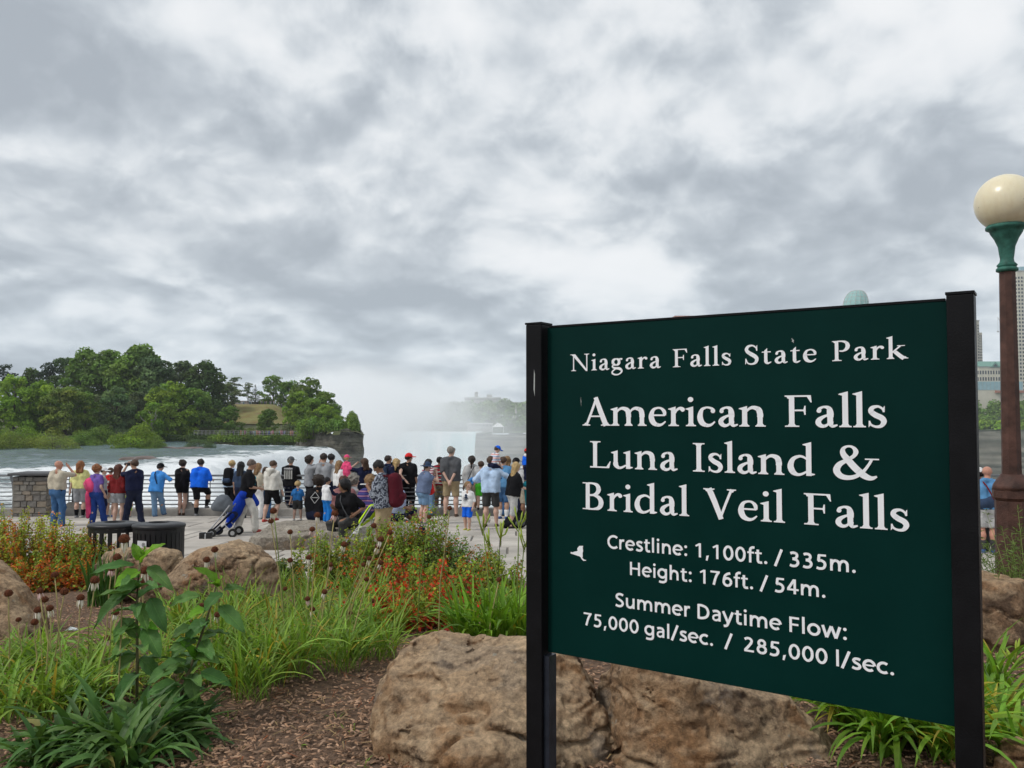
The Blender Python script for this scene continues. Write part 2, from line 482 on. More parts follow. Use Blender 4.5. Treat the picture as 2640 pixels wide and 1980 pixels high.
# ---- upper river running to the brink of the falls
CR = np.array([(26, -9), (40, -13), (60, -20), (80, -29), (100, -38), (120, -45), (140, -50), (165, -53), (190, -50), (206, -46), (211, -47), (218, -70), (235, -95), (340, -120)], float)
def crest(y): return np.interp(y, CR[:, 0], CR[:, 1])
WZ = -5.0
def river():
    ys = np.concatenate([np.arange(25.7, 150, .9), np.arange(150, 330, 1.6)])
    s = np.concatenate([-np.geomspace(2.2, 300, 150)[::-1] + .0, np.linspace(-2, 0, 6)])
    drop = [(.9, -.12), (1.9, -.55), (2.9, -1.3), (3.9, -2.5), (4.8, -4.2), (5.6, -6.6), (6.3, -10), (7.2, -16), (8.2, -24), (9.5, -36), (11, -54)]
    C = crest(ys) + .8 * (vnoise(ys * .23, 0 * ys, 0 * ys) - .5) * 3
    S = np.concatenate([s, [a for a, b in drop]]); DZ = np.concatenate([0 * s, [b for a, b in drop]])
    X = C[:, None] + S[None]; Y = np.repeat(ys[:, None], len(S), 1)
    fl = np.clip((ys - 205) / 12, 0, 1)[:, None]           # beyond the brink the river is hidden by the island
    rag = fbm(X * .35, Y * .35, 0 * X, 4)
    wv = (fbm(X * .22, Y * .5, 0 * X, 5, .55) - .5)
    near = np.clip((150 - Y) / 60, 0, 1)
    amp = .9 + 1.6 * near
    Z = WZ + wv * amp * (DZ[None] > -1) + DZ[None] * (1 + .25 * (rag - .5)) + .9 * sm_np((150 - Y) / 110) * 0
    X = X + (DZ[None] < -.3) * (rag - .5) * 2.2
    # foam: near the brink, in the shallows nearer the terrace, and along ledges
    ledge = np.clip(1 - np.abs(((Y + .12 * X + 9 * (vnoise(X * .03, Y * .03, 0 * X) - .5)) % 34) - 9) / 9, 0, 1)
    fo = .30 * ledge + .48 * sm_np((160 - Y) / 45) + .60 * np.clip(1 + S[None] / 26, 0, 1) + .8 * (DZ[None] < -.3)
    fo = fo - .24 * sm_np((Y - 118) / 30) * sm_np((-X - 62) / 25) - .06 - .22 * sm_np((Y - 165) / 25) + .26 * np.clip(1 - np.abs(Y - 196 + .1 * X) / 9, 0, 1)
    # quieter grey-green water below the railing
    fo = fo - .30 * sm_np((92 - Y) / 22) * (DZ[None] > -.3)
    n, m = X.shape; i = np.arange(n - 1)[:, None] * m + np.arange(m - 1)[None]
    Q = np.stack([i, i + m, i + m + 1, i + 1], -1).reshape(-1, 4)[:, ::-1]
    cc = np.stack([np.clip(fo, 0, 1)] * 3, -1).reshape(-1, 3)
    cc[:, 1] = np.clip(-np.repeat(DZ[None], n, 0).reshape(-1) / 54, 0, 1)
    return np.stack([X, Y, Z], -1).reshape(-1, 3), Q, cc
def sm_np(t):
    t = np.clip(t, 0, 1); return t * t * (3 - 2 * t)
def water_material(name, deep, foamc, stretch, fscale, rough=.12):
    m = bpy.data.materials.new(name); m.use_nodes = True
    t = NB(m.node_tree); p = t.n['Principled BSDF']
    tcn = t.new('ShaderNodeTexCoord'); at = t.new('ShaderNodeAttribute', attribute_name='Col')
    fo, fall, _ = t.sep(at.outputs['Vector'])
    sc = t.vmath('MULTIPLY', tcn.outputs['Object'], stretch)
    a = t.noise(sc, fscale, 7, .62, .6); b = t.noise(sc, fscale * 4.1, 4, .6)
    nz = t.math('ADD', t.math('MULTIPLY', a, .72), t.math('MULTIPLY', b, .28))
    f = t.maprange(t.math('ADD', nz, t.math('MULTIPLY', fo, .55)), .66, .88, 0, 1, True)
    big = t.noise(tcn.outputs['Object'], .06, 3, .5)
    dc = t.mix(t.maprange(big, .35, .65, 0, 1), deep, tuple(q * 1.45 for q in deep))
    t.put(p.inputs['Base Color'], t.mix(f, dc, foamc))
    t.put(p.inputs['Roughness'], t.maprange(f, 0, 1, rough, .85))
    bp = t.new('ShaderNodeBump'); bp.inputs['Strength'].default_value = .9; bp.inputs['Distance'].default_value = .35
    t.put(bp.inputs['Height'], t.math('ADD', t.noise(sc, 2.2, 5, .6), t.math('MULTIPLY', f, .7))); t.l.new(bp.outputs[0], p.inputs['Normal'])
    return m
m_river = water_material('river_water', (.10, .15, .155), (.84, .87, .88), (.55, 1.5, .6), .42)
V, Q, c = river()
tag(mk('upper_river_water', V, Q, m_river, smooth=True, col=c), kind='structure')

# ---- lower river in the gorge
m_low = water_material('gorge_water', (.26, .34, .33), (.8, .84, .84), (1, 1, 1), .05, .25)
xs = np.linspace(-120, 900, 60); ys = np.linspace(26, 1080, 70)
X, Y = np.meshgrid(xs, ys, indexing='ij'); n, m = X.shape
i = np.arange(n - 1)[:, None] * m + np.arange(m - 1)[None]
Q = np.stack([i, i + m, i + m + 1, i + 1], -1).reshape(-1, 4)
fo = np.clip(.15 + .5 * np.exp(-((X + 60) / 80) ** 2) + .4 * np.clip((Y - 500) / 300, 0, 1), 0, 1)
tag(mk('gorge_river_water', np.stack([X, Y, -57 + .4 * fbm(X * .1, Y * .1, 0 * X, 3)], -1).reshape(-1, 3), Q, m_low, smooth=True, col=np.stack([fo, 0 * fo, 0 * fo], -1).reshape(-1, 3)), kind='structure')

# ---- the far horseshoe falls
def horseshoe():
    pts = [(-37, 850), (-48, 853), (-80, 857), (-120, 858), (-160, 852), (-200, 835), (-235, 805), (-255, 765), (-262, 720)]
    P = []
    for a, b in zip(pts[:-1], pts[1:]):
        for k in range(12): P.append((a[0] + (b[0] - a[0]) * k / 12, a[1] + (b[1] - a[1]) * k / 12))
    P = np.array(P); N = len(P)
    prof = [(-30, -14.6), (-4, -15.0), (0, -15.5), (-0.0, -17), (1, -20), (2.5, -28), (4, -40), (6, -58)]
    d = np.gradient(P, axis=0); nrm = np.stack([d[:, 1], -d[:, 0]], -1); nrm /= np.linalg.norm(nrm, axis=1)[:, None]
    nrm = np.where((nrm[:, 1:2] > 0), -nrm, nrm)
    V = []
    for (o, z) in prof:
        q = P + nrm * (o + (fbm(np.arange(N) * .35, 0 * P[:, 0], 0 * P[:, 0] + z * .02, 3)[:, None] - .5) * (3 if z < -16 else 0))
        V.append(np.concatenate([q, np.full((N, 1), z)], 1))
    V = np.stack(V, 1).reshape(-1, 3); mm = len(prof)
    i = np.arange(N - 1)[:, None] * mm + np.arange(mm - 1)[None]
    Q = np.stack([i, i + mm, i + mm + 1, i + 1], -1).reshape(-1, 4)
    return V, Q
m_fall = bpy.data.materials.new('falling_water'); m_fall.use_nodes = True
t = NB(m_fall.node_tree); p = t.n['Principled BSDF']; tcn = t.new('ShaderNodeTexCoord')
st = t.noise(t.vmath('MULTIPLY', tcn.outputs['Object'], (.09, .09, .004)), 1.0, 5, .6)
t.put(p.inputs['Base Color'], t.mix(t.maprange(st, .4, .62, 0, 1), (.55, .72, .74), (.86, .9, .91))); p.inputs['Roughness'].default_value = .8
V, Q = horseshoe()
tag(mk('horseshoe_falls_water', V, Q, m_fall, smooth=True), kind='structure')

# ---- island across the rapids: ground, grassy rise, rock nose
m_isl = mat('island_ground', (.085, .095, .04), .95, .35, .25, .3, 2)
m_grass = mat('dry_grass_slope', (.26, .185, .075), .95, .3, .35, .3, 3, var2=(.17, .17, .06))
OUT = [(-330, 196), (-200, 196), (-127, 205), (-112, 232), (-100, 252), (-84, 257), (-66, 247), (-55, 226), (-46, 210), (-38.6, 212), (-43, 235), (-54, 290), (-67, 350), (-83, 430), (-330, 430)]
def inside_dist(x, y):
    best = 1e9; ins = False; n = len(OUT)
    for k in range(n):
        x1, y1 = OUT[k]; x2, y2 = OUT[(k + 1) % n]
        if (y1 > y) != (y2 > y) and x < (x2 - x1) * (y - y1) / (y2 - y1) + x1: ins = not ins
        L = (x2 - x1) ** 2 + (y2 - y1) ** 2; tt = max(0, min(1, ((x - x1) * (x2 - x1) + (y - y1) * (y2 - y1)) / L))
        best = min(best, math.hypot(x - x1 - tt * (x2 - x1), y - y1 - tt * (y2 - y1)))
    return best if ins else -best
def island_z(x, y):
    d = inside_dist(x, y)
    nose = sm((x + 62) / 10)
    if d < 0: return -6.5 * (1 - nose) - 2.2 * nose
    z = -5.4 + 2.6 * sm(d / 7) + 7.6 * sm((y - 303) / 30) * (1 - sm((x + 98) / 14))
    z += 2.0 * sm((d - 6) / 25) * (1 - sm((x + 75) / 20))
    return z * (1 - nose) + (-1.4 + .08 * min(d, 20)) * nose
xs = np.linspace(-320, -36, 150); ys = np.linspace(194, 420, 116)
X, Y = np.meshgrid(xs, ys, indexing='ij'); Z = np.vectorize(island_z)(X, Y)
n, m = X.shape; i = np.arange(n - 1)[:, None] * m + np.arange(m - 1)[None]
Q = np.stack([i, i + m, i + m + 1, i + 1], -1).reshape(-1, 4)
DD = np.vectorize(inside_dist)(X, Y)
keep = (DD.reshape(-1)[Q] > -1.2).all(1) | ((DD.reshape(-1)[Q] > -2).all(1) & (X.reshape(-1)[Q] < -64).all(1))
tag(mk('island_terrain', np.stack([X, Y, Z + .3 * fbm(X * .2, Y * .2, 0 * X, 3)], -1).reshape(-1, 3), Q[keep], m_isl, smooth=True), kind='structure')
gb = []; 
gx = np.linspace(-118, -86, 40); gy = np.linspace(296, 338, 30)
X, Y = np.meshgrid(gx, gy, indexing='ij'); Z = np.vectorize(island_z)(X, Y) + .55
n, m = X.shape; i = np.arange(n - 1)[:, None] * m + np.arange(m - 1)[None]
tag(mk('grass_slope_terrain', np.stack([X, Y, Z], -1).reshape(-1, 3), np.stack([i, i + m, i + m + 1, i + 1], -1).reshape(-1, 4), m_grass, smooth=True), kind='structure')

def strata_wall(name, path, ztop, zbot, rows, rough, matl, kind='structure', seg=8, freq=.25):
    P = []
    for a, b in zip(path[:-1], path[1:]):
        for k in range(seg): P.append([a[j] + (b[j] - a[j]) * k / seg for j in range(2)])
    P.append(list(path[-1])); P = np.array(P); N = len(P)
    d = np.gradient(P, axis=0); nr = np.stack([d[:, 1], -d[:, 0]], -1); nr /= np.linalg.norm(nr, axis=1)[:, None]
    if callable(ztop): zt = np.array([ztop(*q) for q in P])
    else: zt = np.full(N, float(ztop))
    V = []
    for r in range(rows + 1):
        tt = r / rows; z = zt + (zbot - zt) * tt
        lay = (vnoise(np.full(N, r * .9), np.arange(N) * .07, 0 * z) - .5)
        off = rough * (fbm(P[:, 0] * freq, P[:, 1] * freq, z * freq * 2.2, 5, .6) - .5) * 2 + lay * rough + tt * rough * .6
        V.append(np.concatenate([P + nr * off[:, None], z[:, None]], 1))
    V = np.stack(V, 1).reshape(-1, 3); mm = rows + 1
    i = np.arange(N - 1)[:, None] * mm + np.arange(mm - 1)[None]
    return tag(mk(name, V, np.stack([i, i + 1, i + mm + 1, i + mm], -1).reshape(-1, 4), matl), kind=kind)
m_nose = bpy.data.materials.new('island_cliff_rock'); m_nose.use_nodes = True; t = NB(m_nose.node_tree); p = t.n['Principled BSDF']; gp = t.new('ShaderNodeNewGeometry').outputs['Position']
bd = t.noise(t.vmath('MULTIPLY', gp, (.12, .12, .9)), 1.0, 6, .65); gr = t.noise(gp, .9, 6, .65)
t.put(p.inputs['Base Color'], t.mix(t.maprange(gr, .35, .65, 0, .6), t.mix(t.maprange(bd, .38, .62, 0, 1), (.07, .064, .055), (.26, .24, .20)), (.13, .13, .085))); p.inputs['Roughness'].default_value = .95
bp = t.new('ShaderNodeBump'); bp.inputs['Strength'].default_value = 1; bp.inputs['Distance'].default_value = 1.2; t.put(bp.inputs['Height'], t.math('ADD', bd, gr)); t.l.new(bp.outputs[0], p.inputs['Normal'])
strata_wall('island_cliff', [(-60, 232), (-54, 224), (-47, 213.5), (-42, 212.3), (-38.5, 213), (-43.2, 236), (-53, 285), (-66, 345)], lambda x, y: -1.2 + .8 * math.sin(x), -58, 46, 1.1, m_nose, seg=18, freq=.3)

# ---- the opposite bank of the gorge
BANK = [(-900, 1290), (-420, 1270), (-210, 1150), (-60, 1010), (40, 960), (160, 860), (300, 730), (400, 650), (520, 590), (760, 520), (1050, 470)]
def bank_side(s):          # a parallel path s metres behind the brink
    out = []
    for k, (x, y) in enumerate(BANK):
        a = BANK[max(k - 1, 0)]; b = BANK[min(k + 1, len(BANK) - 1)]
        dx, dy = b[0] - a[0], b[1] - a[1]; L = math.hypot(dx, dy)
        out.append((x - dy / L * s, y + dx / L * s))
    return out
m_far = mat('far_bank_rock', (.16, .15, .125), .95, .4, .05, .8, .6, detail=8)
strata_wall('opposite_cliff', BANK, lambda x, y: -9 if x > 150 else (-20 if x < 0 else -20 + 11 * x / 150), -58, 34, 5.0, m_far, seg=20, freq=.04)
m_fargr = mat('far_bank_ground', (.07, .095, .04), .95, .35, .05)
levels = [(-2, None, 0), (25, None, 3), (70, None, 10), (130, None, 13), (330, None, 14)]
V = []; N = 0
for (s, _, dz) in levels:
    pth = bank_side(s)
    for (x, y), (bx, by) in zip(pth, BANK):
        b0 = -9 if bx > 150 else (-20 if bx < 0 else -20 + 11 * bx / 150)
        V.append((x, y, b0 + dz + (8 if bx < 0 and s > 60 else 0)))
N = len(BANK); Fq = [(r * N + k, r * N + k + 1, (r + 1) * N + k + 1, (r + 1) * N + k) for r in range(len(levels) - 1) for k in range(N - 1)]
tag(mk('opposite_bank_terrain', V, Fq, m_fargr, smooth=True), kind='structure')
def bank_ground(x, y):
    """height of the opposite bank behind the brink, and how far behind"""
    best = None
    for k in range(N - 1):
        (x1, y1), (x2, y2) = BANK[k], BANK[k + 1]
        L2 = (x2 - x1) ** 2 + (y2 - y1) ** 2; tt = max(0, min(1, ((x - x1) * (x2 - x1) + (y - y1) * (y2 - y1)) / L2))
        qx, qy = x1 + tt * (x2 - x1), y1 + tt * (y2 - y1); d = math.hypot(x - qx, y - qy)
        if best is None or d < best[0]: best = (d, qx)
    d, bx = best
    b0 = -9 if bx > 150 else (-20 if bx < 0 else -20 + 11 * bx / 150)
    return b0 + float(np.interp(d, [0, 25, 70, 130, 330], [0, 3, 10, 13, 14])) + (8 * sm((d - 25) / 45) if bx < 0 else 0)
# ================================================================== TREES
def leaf_cloud(blobs, n, size, seed, dens_in=.25):
    """small leaf-spray faces spread through ellipsoid clumps; returns V, Q, colour"""
    r = np.random.RandomState(seed)
    w = np.array([b[1][0] * b[1][1] + b[1][0] * b[1][2] for b in blobs]); w = w / w.sum()
    k = r.choice(len(blobs), n, p=w)
    C = np.array([b[0] for b in blobs])[k]; S = np.array([b[1] for b in blobs])[k]
    u = r.normal(size=(n, 3)); u /= np.linalg.norm(u, axis=1)[:, None]
    u[:, 2] = np.where(u[:, 2] < -.6, -u[:, 2] * .6, u[:, 2])
    rad = np.where(r.rand(n) < dens_in, r.rand(n) ** .5, .86 + .22 * r.rand(n))
    P = C + u * S * rad[:, None]
    nrm = u * .7 + r.normal(size=(n, 3)) * .55 + np.array([0, 0, .45]); nrm /= np.linalg.norm(nrm, axis=1)[:, None]
    a = np.cross(nrm, r.normal(size=(n, 3))); a /= np.linalg.norm(a, axis=1)[:, None]; b = np.cross(nrm, a)
    s = (size * (.55 + .9 * r.rand(n)))[:, None]
    V = np.stack([P - a * s, P - b * s * .62 + nrm * s * .12, P + a * s * 1.05, P + b * s * .62 + nrm * s * .12], 1).reshape(-1, 3)
    Q = np.arange(4 * n).reshape(-1, 4)
    bt = (.66 + .68 * r.rand(len(blobs)))[k] * (.8 + .4 * r.rand(n)); hue = (r.rand(len(blobs)) - .5)[k]
    c = np.stack([bt * (1 + .22 * hue), bt, bt * (1 - .2 * hue)], -1)
    return V, Q, np.repeat(c, 4, 0)

def broad_blobs(r, H, W, low=.22, n=44):
    out = []
    for i in range(n):
        t = low + (1 - low) * ((i + .5) / n)
        env = math.sin(math.pi * min(1, (t - low) / (1 - low) * .86 + .12)) ** .6
        a = i * 2.4 + r.uniform(-.5, .5); rr = W * .5 * env * (r.random() ** .45) * .72
        s = H * r.uniform(.05, .135)
        out.append(((rr * math.cos(a), rr * math.sin(a), H * t - s * .6), (s * r.uniform(1.0, 1.5), s * r.uniform(1.0, 1.5), s * r.uniform(.65, .95))))
    return out
def pine_blobs(r, H, W):
    out = []
    for i in range(20):
        t = .35 + .65 * (i + .5) / 20; a = r.uniform(0, 6.28); rr = W * .5 * (1 - .75 * (t - .35) / .65) * r.uniform(.3, 1)
        s = H * r.uniform(.05, .085)
        out.append(((rr * math.cos(a), rr * math.sin(a), H * t - s), (s * 1.7, s * 1.7, s * .55)))
    return out
def spruce_blobs(r, H, W):
    out = []
    for i in range(14):
        t = (i + .5) / 14
        for k in range(max(3, int(8 * (1 - t)))):
            a = k * 6.28 / max(3, int(8 * (1 - t))) + i; rr = W * .5 * (1 - t) * .75
            out.append(((rr * math.cos(a), rr * math.sin(a), H * (.1 + .88 * t)), (W * .16 * (1.1 - t) + .2, W * .16 * (1.1 - t) + .2, H * .028)))
    return out
def bush_blobs(r, H, W):
    out = []
    for i in range(int(20 + 9 * W / H)):
        a = r.uniform(0, 6.28); q = r.random() ** .5 * W * .44; t = r.random() ** .6
        s = H * r.uniform(.16, .28)
        out.append(((q * math.cos(a), q * math.sin(a) * .6, s * .45 + (H - 1.4 * s) * t * (1 - (q / (W * .5)) ** 2)), (s * 1.35, s * 1.1, s * .85)))
    for i in range(int(8 + 5 * W / H)):
        a = i * 2.4; q = W * .46 * (.5 + .5 * r.random()); s = H * .17; out.append(((q * math.cos(a), q * math.sin(a) * .6, s * .35), (s * 1.6, s * 1.3, s * .8)))
    return out

m_bark = mat('tree_bark', (.085, .068, .052), .95, .3, 2, .5, 8)
m_dead = mat('bleached_dead_wood', (.36, .33, .29), .9, .2, 2)
def leaf_mat(name, c): return mat(name, c, .65, .25, .35, attr=True, rand=.13, trans=.22, spec=.2)
LM = {'bright': leaf_mat('leaf_bright_green', (.19, .30, .030)), 'mid': leaf_mat('leaf_mid_green', (.135, .22, .034)), 'dark': leaf_mat('leaf_dark_green', (.070, .122, .030)),
      'grey': leaf_mat('leaf_grey_green', (.115, .155, .062)), 'yellow': leaf_mat('leaf_yellow_green', (.19, .245, .042)), 'pine': leaf_mat('leaf_pine_green', (.032, .055, .032)), 'willow': leaf_mat('leaf_blue_green', (.105, .175, .062))}
TREE_CACHE = {}
def tree(name, label, base, H, W, kind, leaf, group=None, dead=False, seed=0):
    """crown and trunk as parts of one tree; a few crown meshes are shared between alike trees"""
    root = empty(name, base); root.rotation_euler[2] = (seed * 1.7) % 6.28
    key = (kind, round(W / H, 1), seed % 3)
    r = random.Random(hash(key) & 0xffff if False else seed % 3 * 31 + int(W / H * 10) * 7 + len(kind))
    if key not in TREE_CACHE:
        h, w = 10.0, 10.0 * round(W / H, 1)
        bl = {'broad': lambda: broad_blobs(r, h, w, .03 + .04 * (seed % 3)), 'pine': lambda: pine_blobs(r, h, w), 'spruce': lambda: spruce_blobs(r, h, w), 'bush': lambda: bush_blobs(r, h, w)}[kind]()
        nl = {'broad': 6500, 'pine': 2600, 'spruce': 2600, 'bush': 7500}[kind]; sz = {'broad': .23, 'pine': .16, 'spruce': .16, 'bush': .24}[kind]
        V, Q, c = leaf_cloud(bl, nl, sz, seed * 13 + 1)
        cm = {}
        tb = MB()
        tb.tube([(0, 0, -.3), (.05, 0, h * .2), (.1, .05, h * .45), (.05, 0, h * .8)], [h * .024, h * .019, h * .013, h * .004], 7)
        for (cc, s) in bl[::3]:
            z0 = max(h * .12, cc[2] * .62); tb.tube([(.05, 0, z0), (cc[0] * .5, cc[1] * .5, (z0 + cc[2]) / 2 + .1), cc], [h * .009, h * .006, h * .002], 5)
        TREE_CACHE[key] = (V, Q, c, cm, tb.mesh('trunk', True))
    V, Q, c, cm, tm = TREE_CACHE[key]
    if leaf not in cm: cm[leaf] = mesh('crown', V, Q, False, c); cm[leaf].materials.append(LM[leaf])
    if not tm.materials: tm.materials.append(m_bark)
    s = H / 10.0; k = (W / H) / round(W / H, 1) if round(W / H, 1) else 1
    o = obj('crown', cm[leaf], None, root); o.scale = (s * k, s * k, s)
    o = obj('trunk', tm, None, root); o.scale = (s * k, s * k, s)
    if dead:
        d = MB(); rr = random.Random(seed)
        for q in range(7):
            a = rr.uniform(0, 6.28); z0 = H * rr.uniform(.18, .4); x0 = -W * .28; p0 = Vector((x0 * .4, -W * .42, z0))
            p1 = p0 + Vector((rr.uniform(-2.4, 2.4), -.8, rr.uniform(1, 3))); p2 = p1 + Vector((rr.uniform(-1.5, 1.5), 0, rr.uniform(.5, 2.2)))
            d.tube([(x0 * .3, -W * .34, H * .1), p0, p1, p2], [.22, .16, .1, .04], 5)
        o2 = d.build('dead_branch', m_dead, root); o2.rotation_euler[2] = -root.rotation_euler[2]
    tag(root, label, 'tree' if kind != 'bush' else 'bush', group)
    return root
# (px, py top, py base, width px, distance, form, leaf, label, dead)
ISL = [(15, 938, 1085, 95, 300, 'pine', 'pine', 'dark flat-tiered pine at the outer end of the island skyline', 0),
 (82, 955, 1085, 80, 305, 'broad', 'dark', 'small dark round tree in the dip of the island skyline', 0),
 (128, 932, 1090, 80, 300, 'pine', 'pine', 'ragged dark pine beside the tallest island trees', 0),
 (165, 918, 1090, 90, 296, 'pine', 'dark', 'ragged half-bare pine leaning against the tall leafy trees', 0),
 (222, 905, 1095, 120, 290, 'broad', 'mid', 'tall tree with open tufted top on the island skyline', 0),
 (285, 907, 1095, 130, 286, 'broad', 'mid', 'tall broad tree between the two highest island crowns', 0),
 (362, 894, 1100, 150, 284, 'broad', 'mid', 'highest rounded tree on the island skyline', 0),
 (318, 935, 1105, 110, 276, 'broad', 'mid', 'full tree standing just below the highest island crown', 0),
 (395, 925, 1105, 105, 278, 'broad', 'willow', 'soft blue-green tree below the highest island crown', 0),
 (468, 936, 1105, 100, 290, 'broad', 'grey', 'thin grey-green tree with sky showing through its crown', 0),
 (530, 936, 1110, 110, 280, 'broad', 'dark', 'dense dark tree ending the high part of the island skyline', 0),
 (567, 950, 1085, 50, 300, 'spruce', 'pine', 'narrow dark spruce beside the dense dark tree', 0),
 (604, 970, 1060, 62, 335, 'pine', 'grey', 'flat-topped pine above the island pavilion roof', 0),
 (588, 990, 1075, 70, 320, 'broad', 'grey', 'loose olive tree at the foot of the flat-topped pine', 0),
 (640, 985, 1056, 40, 345, 'pine', 'grey', 'thin half-bare tree behind the island pavilion', 0),
 (658, 992, 1052, 34, 350, 'spruce', 'pine', 'small bluish spruce behind the island pavilion', 0),
 (705, 970, 1056, 95, 350, 'broad', 'mid', 'airy tree above the grass slope fence', 0),
 (748, 984, 1056, 75, 348, 'broad', 'mid', 'round tree at the end of the grass slope fence', 0),
 (795, 978, 1075, 125, 300, 'broad', 'mid', 'big round tree above the rock nose of the island', 0),
 (840, 1045, 1120, 110, 232, 'broad', 'bright', 'bright green tree overhanging the rock nose', 0),
 (806, 1030, 1125, 100, 236, 'broad', 'mid', 'full green tree just inland of the rock nose', 0),
 (872, 1078, 1150, 80, 225, 'bush', 'mid', 'bushy growth at the very tip of the rock nose', 0),
 (838, 1012, 1110, 90, 262, 'broad', 'mid', 'rounded tree behind the rock nose sloping to the gorge', 0),
 (862, 1042, 1120, 80, 250, 'broad', 'mid', 'small tree on the gorge side below the rounded one', 0),
 (885, 1082, 1130, 50, 236, 'bush', 'bright', 'light green bush hanging over the gorge edge', 0),
 (770, 1010, 1110, 90, 290, 'broad', 'bright', 'bright tree beside the grass slope', 0),
 (38, 972, 1145, 165, 232, 'broad', 'bright', 'very large bright green tree on the near island shore', 0),
 (112, 985, 1145, 120, 234, 'broad', 'bright', 'large bright tree next to the very large one on the shore', 0),
 (172, 1000, 1150, 130, 230, 'broad', 'yellow', 'yellow-green tree behind the long shore bush', 0),
 (222, 1015, 1150, 110, 236, 'broad', 'mid', 'dark-based tree on the shore next to the yellow-green one', 0),
 (300, 1000, 1145, 110, 244, 'broad', 'willow', 'upright blue-green tree in the middle of the shore row', 0),
 (252, 1020, 1130, 90, 256, 'broad', 'grey', 'grey-leaved tree tucked behind the shore row', 0),
 (352, 1012, 1135, 90, 258, 'broad', 'grey', 'pale grey-green tree with bare white twigs', 1),
 (440, 988, 1130, 150, 252, 'broad', 'bright', 'domed bright green tree with bleached dead limbs', 1),
 (505, 1003, 1130, 120, 258, 'broad', 'mid', 'dark green tree shouldering the domed bright one', 0),
 (395, 1040, 1145, 90, 246, 'broad', 'bright', 'low bright tree under the pale grey-green one', 0),
 (590, 1048, 1130, 85, 258, 'broad', 'mid', 'round tree standing before the grass slope', 0),
 (460, 1088, 1140, 80, 256, 'bush', 'mid', 'low tree at the water under the domed bright tree', 0),
 (530, 1092, 1140, 90, 258, 'bush', 'grey', 'brownish low thicket by the island path', 0),
 (692, 1058, 1130, 75, 250, 'broad', 'mid', 'small dark tree in front of the grass slope', 0),
 (640, 1100, 1140, 80, 252, 'bush', 'mid', 'low shrub below the grass slope', 0),
 (755, 1092, 1145, 95, 240, 'bush', 'grey', 'grey-green shrub mound behind the island crowd', 0),
 (800, 1075, 1148, 80, 226, 'bush', 'bright', 'bright shrub between the crowd and the rock nose', 0),
 (28, 1108, 1166, 130, 199, 'bush', 'yellow', 'yellow-green willow bush at the water edge', 0),
 (135, 1112, 1166, 160, 199, 'bush', 'yellow', 'long olive willow bush lying along the water', 0),
 (70, 1096, 1160, 120, 210, 'bush', 'bright', 'bright bush between the two long willow bushes', 0),
 (205, 1105, 1155, 110, 216, 'bush', 'mid', 'rounded mid-green bush behind the long willow bush', 0),
 (260, 1090, 1150, 90, 226, 'bush', 'mid', 'dark shore bush at the bend of the island', 0),
 (300, 1100, 1150, 80, 230, 'bush', 'grey', 'greyish shore bush beside the upright blue-green tree', 0),
 (-10, 1090, 1160, 110, 208, 'bush', 'mid', 'green shore bush at the outer end of the willow bushes', 0),
 (352, 1090, 1162, 110, 201, 'bush', 'bright', 'tall green bush on an islet in the rapids', 0),
 (398, 1120, 1167, 80, 199, 'bush', 'mid', 'low trailing bush at the tail of the islet', 0),
 (515, 1126, 1161, 70, 203, 'bush', 'willow', 'small blue-green bush on a rock in the rapids', 0)]
for k, (px, pt, pb, w, d, form, leaf, label, dead) in enumerate(ISL):
    top = at_y(px, pt, d); bz = at_y(px, pb, d).z
    if form != 'bush' or d > 210: bz = min(max(island_z(top.x, d), -6) - .2, top.z - 3)
    else: bz = WZ - .3
    H = (top.z - bz) / (.97 if form != 'bush' else .95); W = w * d / F * 1.12
    tree({'pine': 'pine_tree', 'spruce': 'spruce_tree', 'bush': 'shore_bush'}.get(form, 'island_tree'), label, (top.x, d, bz), H, W, form, leaf, 'trees and bushes on the island', dead, k)

# flat ledges of rock in the rapids beside the bushes
m_ledge = mat('wet_ledge_rock', (.13, .095, .08), .5, .3, .6, .6, 3)
def ledge(label, px, py, w, d, h):
    c = at_y(px, py, d); r = np.random.RandomState(int(px))
    L = w * d / F; s = SDF(.35, (-L / 2 - 1, -3, -1.5), (L / 2 + 1, 3, 1.2))
    for q in range(5): s.cone((-L / 2 + q * L / 5, r.uniform(-.8, .8), -.4), (-L / 2 + (q + 1) * L / 5, r.uniform(-.8, .8), -.4), h * r.uniform(.7, 1.2), k=.3, sc=(1, .45, 1.3))
    V, Q = s.mesh(); o = mk('rock_ledge', V, Q, m_ledge, smooth=True); o.location = (c.x, d, WZ + .25)
    tag(o, label, 'rock')
ledge('low reddish rock ledge awash beside the islet bush', 455, 1158, 130, 200, .6)
ledge('thin dark rock ledge under the small blue-green bush', 490, 1163, 90, 197, .5)
ledge('dark rock hump breaking the white rapids', 360, 1192, 80, 150, .9)
